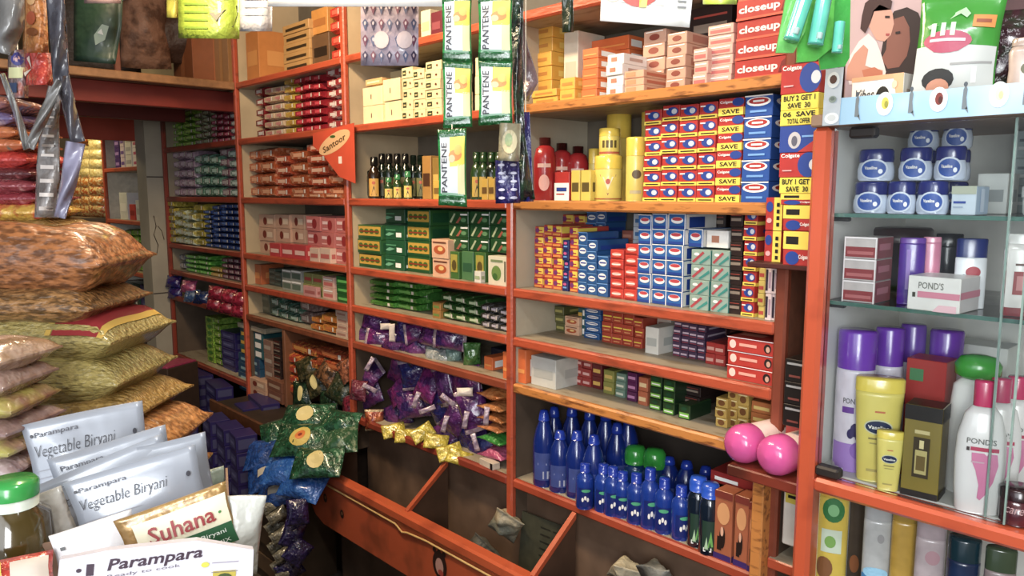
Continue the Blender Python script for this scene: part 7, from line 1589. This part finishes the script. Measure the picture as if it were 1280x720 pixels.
# white carton in front with the brand lettering
P0 = at(198, 743, .72)
wc = thing('printed_carton', 'white Parampara carton at the very bottom with cut corners', 'box', None, tuple(P0), (radians(-8), radians(7), radians(facecam(198) - 2)))
s_ = .72 / FPX
mb = MB(); pts = [(-113, -60), (114, -60), (110, 48), (40, 64), (-60, 58), (-111, 50)]
pts = [(x * s_, z * s_) for x, z in pts]; n_ = len(pts)
mb.add([(x, 0, z) for x, z in pts] + [(x, .012, z) for x, z in pts], [tuple(range(n_)), tuple(range(2 * n_ - 1, n_ - 1, -1))] + [(i, i + n_, (i + 1) % n_ + n_, (i + 1) % n_) for i in range(n_)], card('cfccd8')); part(mb, 'carton_body', wc)
mb = MB(); f1 = lambda u, v: (u * s_, -.0008, v * s_); f2 = lambda u, v: (u * s_, -.0014, v * s_)
mb.text('Parampara', -6, 43, 108, 18, f1, ink('3a2438'), rot=.09, bold=.02, shear=.2); mb.text('Ready to cook', -18, 30, 82, 5, f1, ink('6a6470'), rot=.10)
mb.text('1', -78, 36, 8, 14, f1, ink('3a2438'), bold=.03); mb.ell(-90, 36, 3, 2.5, f1, ink('3a2438'), 8)
mb.rect(62, 10, 90, 24, f1, ink('b8a41c'), 2, 1); mb.ell(76, 14, 10, 7, f2, ink('3a4a1c'), 12); mb.ell(52, 33, 5, 3.5, f1, ink('c8c41c'), 10); mb.ell(0, 17, 4, 3, f1, ink('c8c41c'), 10)
for k in range(3): mb.rect(60 - 50 * (k == 2), 34 - 12 * k, 92 - 50 * (k == 2), 35.2 - 12 * k, f1, ink('9a94a0'))
part(mb, 'printed_lettering', wc)
sp = thing('packet_riser', 'low dark wooden riser under the white lettered carton', 'riser', None, (P0.x, P0.y, .951), (0, 0, radians(facecam(198) - 2)))
mb = MB(); mb.box(-.08, .08, -.01, .06, 0, P0.z - 60 * s_ - .951 - .004, M('3a2a1e', .6), .003); part(mb, 'riser_block', sp)

# paper and crumpled bag inside the bins
pk(633, 655, .10, .10, .06, M('a89a7c', .5, h2='6a6a5c', scale=9, bump=.6), 'crumpled tan paper bag inside the middle bin compartment', Y=1.56, yaw=20, tilt=20, roll=30, name='paper_bag', cat='bag', wr=2.5, n=14)
pk(606, 690, .13, .07, .05, M('5c5a50', .6, h2='3c3c34', scale=9, bump=.6), 'grey crumpled bag below the tan paper bag in the bin', Y=1.55, yaw=20, tilt=10, roll=40, name='paper_bag', cat='bag', wr=2.5, n=14)
gs = thing('printed_board', 'dim grey printed board leaning inside the middle bin compartment', 'board', None, tuple(on_y(680, 690, 1.60)), (radians(-6), 0, radians(4)))
mb = MB(); mb.box(-.10, .10, 0, .006, -.16, .10, M('3c3c2c', .6, var=.2)); part(mb, 'board_sheet', gs)
mb = MB()
for k in range(9):
    for j in range(2): mb.rect(-.02 + j * .05, .07 - k * .022, .02 + j * .05, .075 - k * .022, lambda u, v: (u, -.0006, v), ink('24241c'))
part(mb, 'printed_rows', gs)
pk(783, 716, .09, .08, .06, M('b8ac8c', .5, h2='8a8270', scale=9, bump=.5), 'cream crumpled paper at the bottom of the right bin compartment', Y=1.56, yaw=30, tilt=40, roll=20, name='crumpled_paper', cat='paper', wr=2, n=12)
pk(822, 722, .12, .09, .06, M('7a7a72', .5, h2='4a4a44', scale=9, bump=.5), 'grey crumpled plastic beside the cream paper in the bin', Y=1.57, yaw=30, tilt=40, roll=80, name='crumpled_plastic', cat='plastic', wr=2, n=12)
label_cells()
for o in bpy.data.objects:
    if o.get('label') and o.get('category'): o['label'] = trim_label(o['label'])
